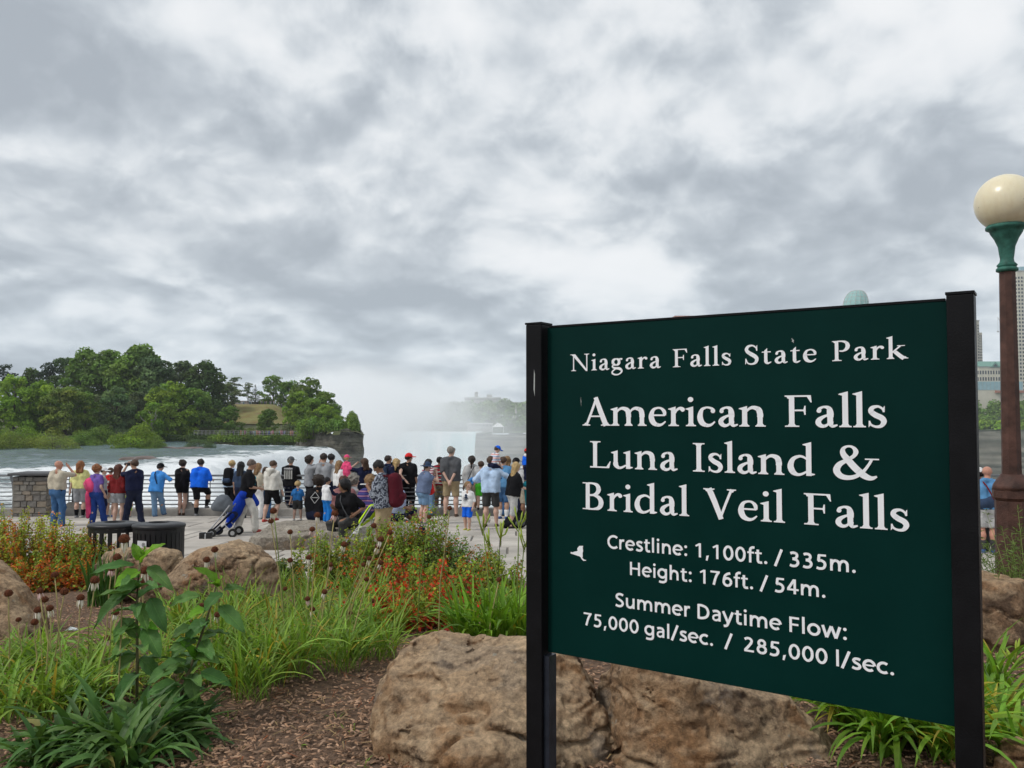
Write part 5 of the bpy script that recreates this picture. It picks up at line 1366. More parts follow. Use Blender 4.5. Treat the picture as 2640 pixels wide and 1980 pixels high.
# ================================================================== LITTER BINS
m_bin = mat('bin_black_steel', (.014, .014, .016), .42, .2, 20, .1, 90, spec=.4); m_binin = mat('bin_liner', (.02, .02, .022), .7, .1)
m_sticker = mat('bin_sticker_white', (.72, .73, .74), .6, .03); m_ink = mat('bin_sticker_ink', (.02, .02, .022), .6, 0)
def litter_bin(label, px, y, top_py, rad, open_slats, sticker=False):
    c = at_y(px, top_py, y); zg = gz(c.x, y); H = c.z - zg
    root = tag(empty('litter_bin', (c.x, y, zg)), label, 'litter bin', 'litter bins on the terrace'); 
    ns = 18 if open_slats else 30
    sx = 1.25 if True else 1
    for q in range(ns):
        a = 2 * math.pi * q / ns
        w = .052 if open_slats else .062
        M = Matrix.Rotation(a + math.pi / 2, 4, 'Z')
        b = MB().box((rad * math.cos(a), rad * math.sin(a) * .8, H * .47), (w, .008, H * .78), M=M); b.build('slat', m_bin, root)
    for (z, r_) in ((.07, rad + .006), (H * .86, rad + .006)):
        b = MB(); n = 40; prof = [(r_ - .012, z - .03), (r_ + .006, z - .03), (r_ + .006, z + .03), (r_ - .012, z + .03), (r_ - .012, z - .03)]
        V = [(r * math.cos(2 * math.pi * k / n), .8 * r * math.sin(2 * math.pi * k / n), zz) for (r, zz) in prof[:4] for k in range(n)]
        Fs = [(i * n + k, i * n + (k + 1) % n, ((i + 1) % 4) * n + (k + 1) % n, ((i + 1) % 4) * n + k) for i in range(4) for k in range(n)]
        mk('hoop', V, Fs, m_bin, root)
    # lid: rim, shallow dome with an opening
    n = 40; prof = [(rad + .02, H * .90), (rad + .03, H * .94), (rad + .02, H * .965), (rad - .05, H * .985), (rad * .45, H), (rad * .43, H * .985), (rad * .43, H * .90), (rad + .02, H * .90)]
    V = [(r * math.cos(2 * math.pi * k / n), .8 * r * math.sin(2 * math.pi * k / n), zz) for (r, zz) in prof for k in range(n)]
    Fs = [(i * n + k, i * n + (k + 1) % n, (i + 1) * n + (k + 1) % n, (i + 1) * n + k) for i in range(len(prof) - 1) for k in range(n)]
    mk('lid', V, Fs, m_bin, root, True)
    if not open_slats:
        V = [((rad - .03) * math.cos(2 * math.pi * k / n), .8 * (rad - .03) * math.sin(2 * math.pi * k / n), z) for z in (.04, H * .9) for k in range(n)]
        mk('liner', V, [(k, (k + 1) % n, n + (k + 1) % n, n + k) for k in range(n)] + [tuple(range(n))], m_binin, root)
    else:
        MB().lathe([(rad - .03, .03), (rad - .03, .16)], 30).build('tray', m_binin, root).scale = (1, .8, 1)
    if sticker:
        a = -1.92; w, h = .17, .185; q = Vector((rad * math.cos(a), rad * .8 * math.sin(a) - .02, H * .60))
        st = MB().box(q, (w, .006, h), M=Matrix.Rotation(a + math.pi / 2, 4, 'Z')).build('sticker', m_sticker, root)
        cR = Matrix.Translation(q) @ Matrix.Rotation(a + math.pi / 2, 4, 'Z')
        def ring(r0, r1, a0, a1, cx_, cz_):
            V = []; n_ = 22
            for k in range(n_ + 1):
                aa = a0 + (a1 - a0) * k / n_
                V += [cR @ Vector((cx_ + r0 * math.cos(aa), -.0045, cz_ + r0 * math.sin(aa))), cR @ Vector((cx_ + r1 * math.cos(aa), -.0045, cz_ + r1 * math.sin(aa)))]
            return V, [(2 * k, 2 * k + 1, 2 * k + 3, 2 * k + 2) for k in range(n_)]
        e = MB(); e.add(*ring(.022, .031, 0, 2 * math.pi, .035, .035)); e.add(*ring(.006, .014, .6, 5.6, .035, .035)); e.add([cR @ Vector(v) for v in ((.035, -.0046, .031), (.05, -.0046, .031), (.05, -.0046, .037), (.035, -.0046, .037))], [(0, 1, 2, 3)]); e.build('printed_mark', m_ink, st)
litter_bin('black slatted litter bin with daylight showing through its slats', 296, 13.3, 1345, .385, True)
litter_bin('black closed slatted litter bin with white sticker and ring mark', 410, 13.0, 1346, .375, False, True)
# litter
a = ground(188, 1627); pts = [(-.06, -.03, .01), (.05, -.045, .02), (.065, .03, .012), (-.045, .04, .03)]
o = mk('paper_scrap', pts, [(0, 1, 2, 3)], mat('paper_white', (.75, .78, .8), .8, .03)); o.location = a; so = o.modifiers.new('thickness', 'SOLIDIFY'); so.thickness = .002
tag(o, 'small crumpled white paper scrap lying on the mulch', 'paper')
# ================================================================== PEOPLE
SKIN = {'fair': mat('skin_fair', (.56, .36, .28), .6, .08, 8), 'tan': mat('skin_tan', (.44, .26, .18), .6, .08, 8), 'brown': mat('skin_brown', (.24, .125, .075), .6, .08, 8), 'red': mat('skin_ruddy', (.50, .25, .18), .6, .08, 8)}
def cloth(name, c, stripes=None, freq=20, check=False, rot=False):
    key = 'cloth_' + name
    if key in MATS: return MATS[key]
    if stripes is None: return mat(key, c, .9, .18, 9, .35, 30, spec=.1)
    m = bpy.data.materials.new(key); m.use_nodes = True; t = NB(m.node_tree); p = t.n['Principled BSDF']; tcn = t.new('ShaderNodeTexCoord')
    x, y, z = t.sep(tcn.outputs['Object'])
    if check == 'camo':
        f = t.maprange(t.noise(tcn.outputs['Object'], freq, 4, .6, 1.5), .47, .53, 0, 1); col = t.mix(f, c, stripes)
    elif check:
        f = t.math('ADD', t.math('FRACT', t.math('MULTIPLY', z, freq)), t.math('FRACT', t.math('MULTIPLY', t.math('ADD', x, y), freq))); col = t.mix(t.maprange(f, .85, 1.15, 0, 1), c, stripes)
    else:
        f = t.math('FRACT', t.math('MULTIPLY', z, freq)); col = None
        n = len(stripes); col = c
        for k, s in enumerate(stripes): col = t.mix(t.math('GREATER_THAN', f, (k + 1) / (n + 1)), col, s)
    t.put(p.inputs['Base Color'], col); p.inputs['Roughness'].default_value = .9; p.inputs['Specular IOR Level'].default_value = .1
    MATS[key] = m; return m
CL = dict(
    beige=cloth('beige', (.47, .42, .33)), jeans=cloth('jeans', (.055, .13, .27)), ljeans=cloth('light_jeans', (.16, .27, .42)), djeans=cloth('dark_jeans', (.016, .02, .042)), bjeans=cloth('blue_jeans', (.025, .06, .25)),
    yellow=cloth('yellow', (.68, .66, .28)), grey=cloth('grey', (.30, .31, .33)), purple=cloth('purple', (.16, .10, .36)), pink=cloth('pink', (.72, .08, .20)), red=cloth('red', (.60, .03, .03)),
    maroon=cloth('maroon', (.17, .018, .02)), dgrey=cloth('dark_grey', (.085, .088, .095)), navy=cloth('navy', (.014, .017, .045)), blue=cloth('sky_blue', (.06, .26, .66)), rblue=cloth('royal_blue', (.012, .13, .72)),
    black=cloth('black', (.011, .011, .013)), white=cloth('white', (.74, .74, .74)), cream=cloth('cream', (.62, .60, .55)), khaki=cloth('khaki', (.36, .28, .17)), olive=cloth('olive_khaki', (.30, .26, .15)), lgrey=cloth('light_grey', (.47, .47, .47)),
    charcoal=cloth('charcoal', (.055, .055, .055)), mauve=cloth('mauve', (.28, .13, .13)), lblue=cloth('light_blue', (.46, .60, .80)), denimtop=cloth('denim_grey_blue', (.13, .17, .27)), lime=cloth('lime', (.50, .78, .04)), green=cloth('bright_green', (.09, .55, .04)),
    teal=cloth('turquoise', (.03, .40, .50)), steel=cloth('steel_blue', (.10, .25, .45)), tblue=cloth('toddler_blue', (.03, .15, .40)), slate=cloth('slate', (.035, .055, .10)), brightblue=cloth('bright_blue_pants', (.02, .20, .62)), bluej=cloth('cobalt_jacket', (.010, .045, .38)),
    redstripe=cloth('red_stripe', (.42, .03, .045), [(.03, .02, .025), (.55, .5, .48), (.03, .02, .025)], 9), purplestripe=cloth('purple_stripe', (.055, .03, .16), [(.30, .16, .22), (.05, .03, .15), (.06, .07, .2)], 10),
    kidstripe=cloth('kid_stripe', (.70, .70, .70), [(.20, .28, .50), (.72, .72, .72), (.62, .22, .22)], 11), check=cloth('blue_check', (.50, .55, .66), (.13, .18, .36), 34, True), camo=cloth('camo', (.33, .36, .42), (.035, .04, .06), 14, 'camo'),
    raglan=cloth('raglan_white', (.74, .74, .75)), wstripe=cloth('white_red_stripe', (.66, .6, .6), [(.30, .06, .10)], 14))
HAIR = {k: mat('hair_' + k, c, .6, .35, 30, .5, 60, spec=.35) for k, c in dict(black=(.010, .009, .010), dark=(.022, .014, .010), brown=(.06, .032, .018), auburn=(.075, .022, .012), ginger=(.24, .095, .035), blonde=(.42, .29, .13), dblonde=(.22, .13, .06), grey=(.20, .18, .155), stubble=(.12, .09, .075)).items()}
m_shoe = {k: mat('shoe_' + k, c, .6, .1, 20) for k, c in dict(black=(.015, .015, .017), white=(.62, .62, .6), red=(.42, .05, .04), brown=(.075, .04, .025), blue=(.03, .08, .25), yellow=(.42, .42, .06), grey=(.2, .2, .21)).items()}
m_eye = mat('eye_dark', (.012, .010, .010), .3, 0); m_lip = mat('lip', (.30, .11, .09), .6, 0)
NP_ = lambda *a: np.array(a, float)
def unit(v): return v / max(np.linalg.norm(v), 1e-9)
def ik(a, b, l1, l2, bend):
    d = b - a; L = np.linalg.norm(d); L2 = min(L, (l1 + l2) * .999)
    if L > L2: b = a + d / L * L2
    d = unit(b - a); c = (l1 * l1 - l2 * l2 + L2 * L2) / (2 * L2); h = math.sqrt(max(l1 * l1 - c * c, 0))
    n = bend - d * np.dot(bend, d)
    n = unit(n) if np.linalg.norm(n) > 1e-6 else NP_(0, 0, 1)
    return a + d * c + n * h, b
def person(label, px, foot_py, head_py, yaw=0, skin='fair', top='grey', bottom='jeans', hair='short', hc='brown', sleeve=.5, leg=1.0, shoe='black', sock=None, build=1.0, kid=0.0, hands=(None, None), elbows=(None, None),
           feet=None, lean=(0, 0), head=(0, 0), hat=None, hatc='black', hat_back=False, hem=.0, zfloor=None, y=None, seat=None, Hm=None, z_at=None, skirt=False, sleevec=None, untuck=0.0, dy=0.0, female=False, group='visitors on the overlook', extra=None, boot=None):
    """one visitor; hands/feet/seat in fractions of the height, local frame: X to the person's own side, Y where they face, Z up"""
    # place from the pixels: where the feet meet the ground, then the height from the head
    if y is None:
        g = ground(px, foot_py); y = g.y
    y += dy
    z0 = zfloor(y) if zfloor else (z_at if z_at is not None else gz(0, y))
    c = at_y(px, foot_py, y)
    if Hm is None:
        ht = at_y(px, head_py, y).z - z0
        fac = 1.0
        if seat is not None: fac = (ht - seat[1] * ht * 0) 
        H = ht if seat is None else Hs(ht, seat)
        H = H / (1 - .035 * abs(lean[0]) / 10 * .4)
    else: H = Hm
    root = empty('person', (c.x, y, z0), R(yaw))
    tag(root, label, 'person', group)
    hs = (1 / 7.5) * (1 + .33 * kid)                     # head height share
    legs = .50 - .05 * kid
    hipz = legs + .015; hw = .052
    P = {}
    pel = NP_(0, 0, hipz) if seat is None else NP_(0, seat[0], seat[1])
    lf, ls = R(lean[0]), R(lean[1])
    up = NP_(math.sin(ls), math.sin(lf), math.cos(lf) * math.cos(ls)); up = unit(up)
    fw = unit(NP_(0, 1, 0) - up * up[1]); rt = np.cross(fw, up)
    tl = 1 - hs * 1.16 - hipz                               # pelvis to neck base
    sh = pel + up * tl * .845; shw = (.108 if not female else .095) * (1 - .05 * kid) * (.5 + .5 * build)
    SH = [sh - rt * shw, sh + rt * shw]; HPJ = [pel - rt * hw, pel + rt * hw]
    neck = pel + up * tl * 1.0; hy, hp = R(head[0]), R(head[1])
    hup = unit(up * math.cos(hp * .6) + fw * -math.sin(hp * .6) * -1 * -1) if False else unit(NP_(0, 0, 1) * .7 + up * .3)
    hf = unit(NP_(-math.sin(hy) * math.cos(hp), math.cos(hy) * math.cos(hp), math.sin(hp)))
    hup = unit(hup - hf * np.dot(hup, hf)); hr = np.cross(hf, hup)
    hc_ = neck + unit(up + hup) * hs * .58 + hf * .012
    la, lb_ = .172 * (1 - .06 * kid), .150 * (1 - .06 * kid)
    WR = []; EL = []
    for k in (0, 1):
        s = -1 if k == 0 else 1
        tgt = hands[k] if hands[k] is not None else (s * (shw + .035), .02, hipz - .035 + (0 if seat is None else seat[1] - hipz))
        tgt = NP_(*tgt); bend = NP_(s * .35, -1, -.2) if elbows[k] is None else NP_(*elbows[k])
        e, w = ik(SH[k], tgt, la, lb_, bend); EL.append(e); WR.append(w)
    AN = []; KN = []; ll = (hipz - .04) / 2 * 1.01
    for k in (0, 1):
        s = -1 if k == 0 else 1
        f_ = (s * .055, 0, 0) if feet is None else feet[k]
        a = NP_(f_[0], f_[1], f_[2] + .04)
        q, a = ik(HPJ[k], a, ll, ll, NP_(s * .12, 1, .05)); KN.append(q); AN.append(a)
    b = build
    r_th, r_kn, r_ca, r_an = .050 * (.6 + .4 * b) * (1 + .1 * kid), .033 * (1 + .12 * kid), .036 * (.7 + .3 * b), .021 * (1 + .15 * kid)
    h = .0125
    allp = np.array([*SH, *EL, *WR, *KN, *AN, hc_ + hup * hs * .6, pel])
    lo, hi = allp.min(0) - .12, allp.max(0) + .12
    def torso(S, gr=0.0, low=True, k=.03):
        wv = .046 if not female else .040
        ch = pel + up * tl * .66; wa = pel + up * tl * .30
        for s in (-1, 1):
            S.cone(pel + rt * s * .048 + up * .01, wa + rt * s * wv * b, .060 * b + gr, .054 * b + gr, k)
            S.cone(wa + rt * s * wv * b, ch + rt * s * .058 * b, .054 * b + gr, .056 * b + gr, k)
            S.cone(ch + rt * s * .055 * b, SH[(s + 1) // 2] - rt * s * .022, .05 * b + gr, .029 + gr * .6, k)
            S.cone(neck - up * .008 + rt * s * .012, SH[(s + 1) // 2] - rt * s * .012 + up * .004, .026 + gr * .5, .022 + gr * .4, .025)
        if b > 1.15: S.cone(wa + fw * .045, wa + fw * .04 + up * .05, .06 * b + gr, .055 * b + gr, k)
        if female: S.cone(ch + fw * .03 - rt * .03, ch + fw * .03 + rt * .03, .036 + gr, .036 + gr, k)
    # --- body: one continuous surface
    S = SDF(h, lo, hi); torso(S)
    for k in (0, 1):
        s = -1 if k == 0 else 1
        S.cone(SH[k], EL[k], .029 * (.7 + .3 * b), .022, .02); S.cone(EL[k], WR[k], .0225, .0155, .012)
        S.cone(HPJ[k] + up * .01, KN[k], r_th * 1.02, r_kn, .025); kc = KN[k] + (AN[k] - KN[k]) * .32 - NP_(0, .008, 0); S.cone(KN[k], kc, r_kn, r_ca, .012); S.cone(kc, AN[k], r_ca, r_an, .015)
        S.cone(AN[k] - NP_(0, .006, .012), AN[k] + NP_(0, .075, -.026), .021, .016, .015)
        d = unit(WR[k] - EL[k]); S.cone(WR[k], WR[k] + d * .042, .0155, .020, .012, )
    S.cone(neck - up * .03, hc_ - hup * hs * .2, .030, .028, .02)
    R0 = hs * .5
    S.cone(hc_ + hup * R0 * .22 - hf * R0 * .10, hc_ + hup * R0 * .2 + hf * .1 * R0, R0 * .78, R0 * .74, .01); S.cone(hc_ - hup * R0 * .45 + hf * R0 * .22, hc_ - hup * R0 * .62 + hf * R0 * .36, R0 * .46, R0 * .34, .02)
    S.cone(hc_ + hf * R0 * .8 + hup * R0 * .02, hc_ + hf * R0 * .94 - hup * R0 * .2, R0 * .10, R0 * .15, .008)
    for s in (-1, 1): S.cone(hc_ + hr * s * R0 * .74 + hup * .08 * R0, hc_ + hr * s * R0 * .78 - hup * .18 * R0, R0 * .13, R0 * .10, .004, )
    V, Q = S.mesh(); V = list(map(tuple, V)); Fs = [tuple(int(i) for i in q) for q in Q]
    # fingers and thumb rooted in the palm
    for k in (0, 1):
        s = -1 if k == 0 else 1; d = unit(WR[k] - EL[k]); side = unit(np.cross(d, NP_(s, .3, .1))); nrm = np.cross(d, side)
        palm = WR[k] + d * .050
        fm = MB()
        for q in range(4):
            o = palm + side * (q - 1.5) * .0085; L = (.030, .036, .034, .026)[q]; p1 = o + d * L * .55; p2 = p1 + unit(d * .75 - nrm * s * .65) * L * .5
            fm.tube([tuple(o - d * .012), tuple(p1), tuple(p2)], [.0055, .005, .0035], 5)
        o = WR[k] + d * .018 + side * .014; fm.tube([tuple(o), tuple(o + d * .018 + side * .014), tuple(o + d * .036 + side * .016)], [.006, .0055, .004], 5)
        nb = len(V); V += fm.v; Fs += [tuple(i + nb for i in f) for f in fm.f]
    V = np.array(V) * H
    mk('body', V, Fs, SKIN[skin], root, True)
    # --- face marks
    for s in (-1, 1):
        q = (hc_ + hf * R0 * .80 + hr * s * R0 * .33 + hup * R0 * .10) * H; e = MB(); e.lathe([(.002 * H, -.004 * H), (.0055 * H, 0), (.002 * H, .004 * H)], 6, tuple(q)); e.build('eye', m_eye, root, True)
    q = (hc_ + hf * R0 * .72 - hup * R0 * .48) * H; MB().tube([tuple(q - hr * .012 * H), tuple(q + hf * .004 * H), tuple(q + hr * .012 * H)], .0035 * H, 5).build('mouth', m_lip, root)
    # --- trousers, shorts or skirt
    def add(name, S, m, sm_=True):
        if name in ('shirt', 'trousers', 'shorts', 'sleeve'):          # cloth folds
            X, Y, Z = S.ax[0][:, None, None], S.ax[1][None, :, None], S.ax[2][None, None, :]
            S.f = S.f + (vnoise(X * 26 + px, Y * 26, Z * 17 + px) - .5) * .013 + (vnoise(X * 50 + Z * 40, Y * 50 + px, Z * 22 - X * 30) - .5) * .007
        V, Q = S.mesh()
        if len(Q): return mk(name, V * H, Q, m, root, sm_)
    gB = .016 if leg > .75 else .019
    S = SDF(h, lo, hi); wa = pel + up * tl * .22
    for s in (-1, 1): S.cone(pel + rt * s * .046, wa + rt * s * .04 * b, .062 * b + gB * .6, .056 * b + gB * .6, .03)
    if skirt:
        for k in (0, 1): S.cone(HPJ[k], HPJ[k] + (KN[k] - HPJ[k]) * leg * 2, .066, .08, .05)
    else:
        for k in (0, 1):
            L1 = min(1, leg * 2); S.cone(HPJ[k], HPJ[k] + (KN[k] - HPJ[k]) * L1, r_th + gB * .7, r_th + (r_kn - r_th) * L1 + gB, .02)
            if leg > .5: S.cone(KN[k], KN[k] + NP_(0, 0, .001), r_kn + .019, r_kn + .019, .02)
            if leg > .5: L2 = (leg - .5) * 2 * .97; S.cone(KN[k], KN[k] + (AN[k] - KN[k]) * L2, r_kn + gB * .9, r_ca * .95 + gB * .85, .012)
    S.plane(wa + up * .02, -up)
    if leg <= .5 and not skirt and seat is None:
        zc = min((HPJ[k] + (KN[k] - HPJ[k]) * leg * 2)[2] for k in (0, 1)); S.plane((0, 0, zc - .012), (0, 0, 1))
    add('shorts' if leg < .75 else 'trousers', S, CL[bottom])
    # --- top with sleeves
    S = SDF(h, lo, hi); torso(S, .012 + (.004 if untuck else 0))
    if untuck > 0:
        for s in (-1, 1): S.cone(pel + rt * s * .05 - up * untuck * .5, pel + rt * s * .048 + up * .05, .066 * b + .012, .06 * b + .01, .03)
    sv_ = [None, None]
    for k in (0, 1):
        if sleeve <= 0: continue
        e1 = SH[k] + (EL[k] - SH[k]) * min(1, sleeve * 2)
        if sleevec is None:
            S.cone(SH[k] - up * .006, e1, .027 * (.7 + .3 * b) + .008, .024 + .014, .02)
            if sleeve > .5: S.cone(EL[k], EL[k] + (WR[k] - EL[k]) * (sleeve - .5) * 2, .034, .027, .012)
        else:
            S.cone(SH[k], SH[k], .036, .036, .02)
    S.plane(pel + up * (.03 - hem - untuck), up); S.plane(neck + up * .012, -up)
    shirt = add('shirt', S, CL[top])
    if sleevec is not None:
        for k in (0, 1):
            S = SDF(h, lo, hi); e1 = SH[k] + (EL[k] - SH[k]) * min(1, sleeve * 2); S.cone(SH[k], e1, .039, .037, .0)
            if sleeve > .5: S.cone(EL[k], EL[k] + (WR[k] - EL[k]) * (sleeve - .5) * 2, .036, .028, .012)
            add('sleeve', S, CL[sleevec])
    # --- shoes and socks
    for k in (0, 1):
        if foot_py is None: continue
        lo2 = AN[k] - .12; hi2 = AN[k] + .14; S = SDF(.006, lo2, hi2)
        S.cone(AN[k] + NP_(0, -.012, -.022), AN[k] + NP_(0, .07, -.030), .026, .021, .01); S.cone(AN[k] + NP_(0, -.005, -.005), AN[k] + NP_(0, .02, -.02), .025, .022, .01)
        S.plane((0, 0, AN[k][2] - .045), (0, 0, 1)); S.plane((0, 0, AN[k][2] + (.004 if boot is None else .05)), (0, 0, -1)); add('shoe', S, m_shoe[shoe])
        if sock: S = SDF(.008, lo2, hi2 + .05); S.cone(AN[k], AN[k] + (KN[k] - AN[k]) * .38, r_an + .005, r_ca * .95 + .004); add('sock', S, CL[sock])
    # --- hair
    if hair != 'bald':
        S = SDF(.0095, hc_ - .30, hc_ + .16); g_ = .10 if hair in ('short', 'buzz') else .20
        if hair == 'curly': g_ = .34
        S.cone(hc_ + hup * R0 * .25 - hf * R0 * .16, hc_ + hup * R0 * .22 + hf * R0 * .0, R0 * (.80 + g_), R0 * (.76 + g_ * .8), .0)
        if hair in ('long', 'longer', 'pony'):
            Ld = {'long': 1.7, 'longer': 2.6, 'pony': 2.0}[hair]; w_ = .30 if hair == 'pony' else .52
            if hair != 'pony':
                for s in (-1, 0, 1): S.cone(hc_ - hf * R0 * .42 + hr * s * R0 * w_, pel * 0 + hc_ - hf * R0 * (.75 + .25 * abs(s)) - NP_(0, 0, 1) * R0 * Ld + hr * s * R0 * w_ * 1.15, R0 * .50, R0 * .30, .02)
            else: S.cone(hc_ - hf * R0 * .9 + hup * R0 * .1, hc_ - hf * R0 * 1.15 - NP_(0, 0, 1) * R0 * Ld, R0 * .34, R0 * .16, .02)
        if hair == 'bun': S.cone(hc_ - hf * R0 * .8 + hup * R0 * .7, hc_ - hf * R0 * .85 + hup * R0 * .75, R0 * .36, R0 * .36, .01)
        X, Y, Z = S.ax[0][:, None, None], S.ax[1][None, :, None], S.ax[2][None, None, :]
        S.f = S.f + (vnoise(X * 60 + px, Y * 60, Z * (60 if hair == 'curly' else 22)) - .5) * (.034 if hair == 'curly' else .017)
        fc = hc_ + hf * R0 * 1.02 - hup * R0 * .38; S.sub(fc, R0 * .98)
        if hair in ('short', 'buzz'):
            S.plane(hc_ - hup * R0 * .30 - hf * R0 * .3, unit(hup * .9 - hf * .45)) if hair == 'short' else S.plane(hc_ - hup * R0 * .1, unit(hup * .85 - hf * .5))
        add('hair', S, HAIR[hc])
    # --- hat
    if hat:
        S = SDF(.0095, hc_ - .2, hc_ + .2); hd = -hf if hat_back else hf
        S.cone(hc_ + hup * R0 * .32 - hf * R0 * .06, hc_ + hup * R0 * .38 - hf * R0 * .02, R0 * 1.0, R0 * .96, 0); S.plane(hc_ + hup * R0 * .30, hup)
        if hat == 'cap': S.cone(hc_ + hup * R0 * .36 + hd * R0 * .8, hc_ + hup * R0 * .28 + hd * R0 * 1.5, R0 * .50, R0 * .42, 0, ) if False else None
        add('cap' if hat == 'cap' else 'sun_hat', S, CL[hatc])
        b_ = MB(); n = 14; V = []
        if hat == 'cap':
            for q in range(n + 1):
                a = -1.15 + 2.3 * q / n; ri = R0 * 1.0; ro = ri + R0 * .85 * math.cos(a) ** .7
                for (rr_, zz) in ((ri * .9, .37), (ro, .25)): V.append((hc_ + (hd * math.cos(a) + hr * math.sin(a)) * rr_ + hup * R0 * zz) * H)
            Fs = [(2 * q, 2 * q + 1, 2 * q + 3, 2 * q + 2) for q in range(n)]
            o = mk('cap_brim', V, Fs, CL[hatc], root); so = o.modifiers.new('t', 'SOLIDIFY'); so.thickness = .006 * H
        else:
            n = 24
            for q in range(n):
                a = 2 * math.pi * q / n
                for (rr_, zz) in ((R0 * .95, .36), (R0 * 1.75, .12)): V.append((hc_ + (hf * math.cos(a) + hr * math.sin(a)) * rr_ + hup * R0 * zz) * H)
            o = mk('hat_brim', V, [(2 * q, 2 * q + 1, (2 * q + 3) % (2 * n), (2 * q + 2) % (2 * n)) for q in range(n)], CL[hatc], root); so = o.modifiers.new('t', 'SOLIDIFY'); so.thickness = .006 * H
    info = dict(root=root, H=H, SH=SH, EL=EL, WR=WR, pel=pel, up=up, fw=fw, rt=rt, neck=neck, hc=hc_, R0=R0, sh=sh, KN=KN, AN=AN, b=b, tl=tl)
    return info
def Hs(ht, seat):          # height of a seated person from the height of the head above the floor
    return ht / (seat[1] + 1 - .515)
def W2(inf, p):            # local (fractions of height) to world
    rt_ = inf['root']; M = Matrix.Translation(rt_.location) @ Matrix.Rotation(rt_.rotation_euler[2], 4, 'Z'); return M @ Vector(np.array(p) * inf['H'])
def world_thing(name, label, cat_, inf, group=None):
    """a thing carried by a person: its own top-level object standing in the person's frame"""
    o = empty(name, inf['root'].location, inf['root'].rotation_euler[2]); return tag(o, label, cat_, group)
def soft(name, parent, H, parts, m, h=.012, k=.015, planes=()):
    A = np.array([q for p_ in parts for q in p_[:2]]); rm = max(max(p_[2:4]) for p_ in parts)
    S = SDF(h, A.min(0) - rm, A.max(0) + rm)
    for p_ in parts: S.cone(p_[0], p_[1], p_[2], p_[3], k, p_[4] if len(p_) > 4 else (1, 1, 1))
    for q in planes: S.plane(*q)
    V, Q = S.mesh(); return mk(name, V * H, Q, m, parent, True)
def strap(inf, parent, side, m, w=.010, end=None, name='strap'):
    """band from one shoulder across the body, front and back"""
    H = inf['H']; s = side; a = inf['SH'][0 if s < 0 else 1] - inf['rt'] * s * .045 + inf['up'] * .052
    e = inf['pel'] - inf['rt'] * s * .085 + inf['up'] * .02 if end is None else end
    for d in (-1, 1):
        mid = (a + e) / 2 + inf['fw'] * d * (.088 * inf['b']); q1 = a * .75 + e * .25 + inf['fw'] * d * .072 * inf['b'] + inf['up'] * .008; q2 = a * .25 + e * .75 + inf['fw'] * d * .086 * inf['b']
        MB().tube([tuple(np.array(q) * H) for q in (a, q1, mid, q2, e)], w * H, 5).build(name, m, parent)
def backpack(inf, label, m, sc=1.0, m2=None, low=0.0):
    t_ = world_thing('backpack', label, 'backpack', inf); H = inf['H']; c = inf['pel'] + inf['up'] * (inf['tl'] * .58 - low) - inf['fw'] * (.115 * inf['b'])
    u, r_ = inf['up'], inf['rt']
    soft('bag', t_, H, [(c - u * .085 * sc - r_ * .035, c + u * .075 * sc - r_ * .03, .052 * sc, .045 * sc), (c - u * .085 * sc + r_ * .035, c + u * .075 * sc + r_ * .03, .052 * sc, .045 * sc)], m, k=.04)
    soft('front_pocket', t_, H, [(c - u * .06 * sc - r_ * .03 - inf['fw'] * .04 * sc, c - u * .06 * sc + r_ * .03 - inf['fw'] * .04 * sc, .034 * sc, .034 * sc)], m2 or m)
    for s in (-1, 1):
        a = c + u * .09 * sc + r_ * s * .04; b_ = inf['sh'] + r_ * s * .06 + u * .042; e = inf['pel'] + u * inf['tl'] * .42 + r_ * s * .075 + inf['fw'] * .062
        MB().tube([tuple(np.array(q) * H) for q in (a, b_, (b_ + e) / 2 + inf['fw'] * .05, e)], .011 * H, 5).build('strap', m, t_)
    return t_
RT = lambda y: .74 - .053 * (y - 16.3)       # top of the long flat rock
def on_rock(y): return RT(y)

# ---- group by the stone pier
I = person('bald man in beige shirt and blue jeans with one hand raised to his face', 146, 1357, 1186, -22, 'red', 'beige', 'jeans', 'bald', sleeve=.42, build=1.25, hands=(None, (.085, .125, .885)), elbows=(None, (.7, .25, -1)), head=(-38, 0), shoe='brown', hem=-.01, feet=((-.075, 0, 0), (.075, .02, 0)))
t_ = world_thing('belt_pouch', 'small black pouch on the belt of the bald man', 'pouch', I); soft('pouch', t_, I['H'], [(I['pel'] + NP_(.105, -.02, .03), I['pel'] + NP_(.105, .02, .03), .026, .026)], CL['black'])
b_ = MB(); 
person('person in pale yellow tee and grey shorts with a braid, leaning at the railing', 205, 1335, 1188, 8, 'fair', 'yellow', 'grey', 'long', 'ginger', .42, leg=.48, sock='black', shoe='grey', untuck=.03, hands=((-.17, .02, .47), (.10, .2, .6)))
I = person('woman with curly ginger hair in purple tee and ripped jeans', 247, 1353, 1198, -25, 'fair', 'purple', 'bjeans', 'curly', 'ginger', .3, female=True, build=1.12, hands=((-.12, .07, .58), (.15, .05, .5)), elbows=((-1, -.3, -.2), None), shoe='black', untuck=.0, feet=((-.07, -.02, 0), (.08, .1, 0)))
t_ = world_thing('pink_jacket', 'pink jacket draped over the arm of the curly-haired woman', 'jacket', I); H = I['H']
soft('jacket_bundle', t_, H, [((-.10, -.05, .70), (-.06, -.06, .63), .085, .09), ((-.14, .02, .6), (-.12, -.04, .66), .05, .06)], CL['pink'], k=.04)
soft('hanging_sleeve', t_, H, [((-.16, 0, .58), (-.19, 0, .40), .05, .05), ((-.13, -.05, .5), (-.14, -.04, .13), .048, .032), ((-.17, -.02, .45), (-.10, -.04, .2), .035, .03)], CL['pink'], k=.03)
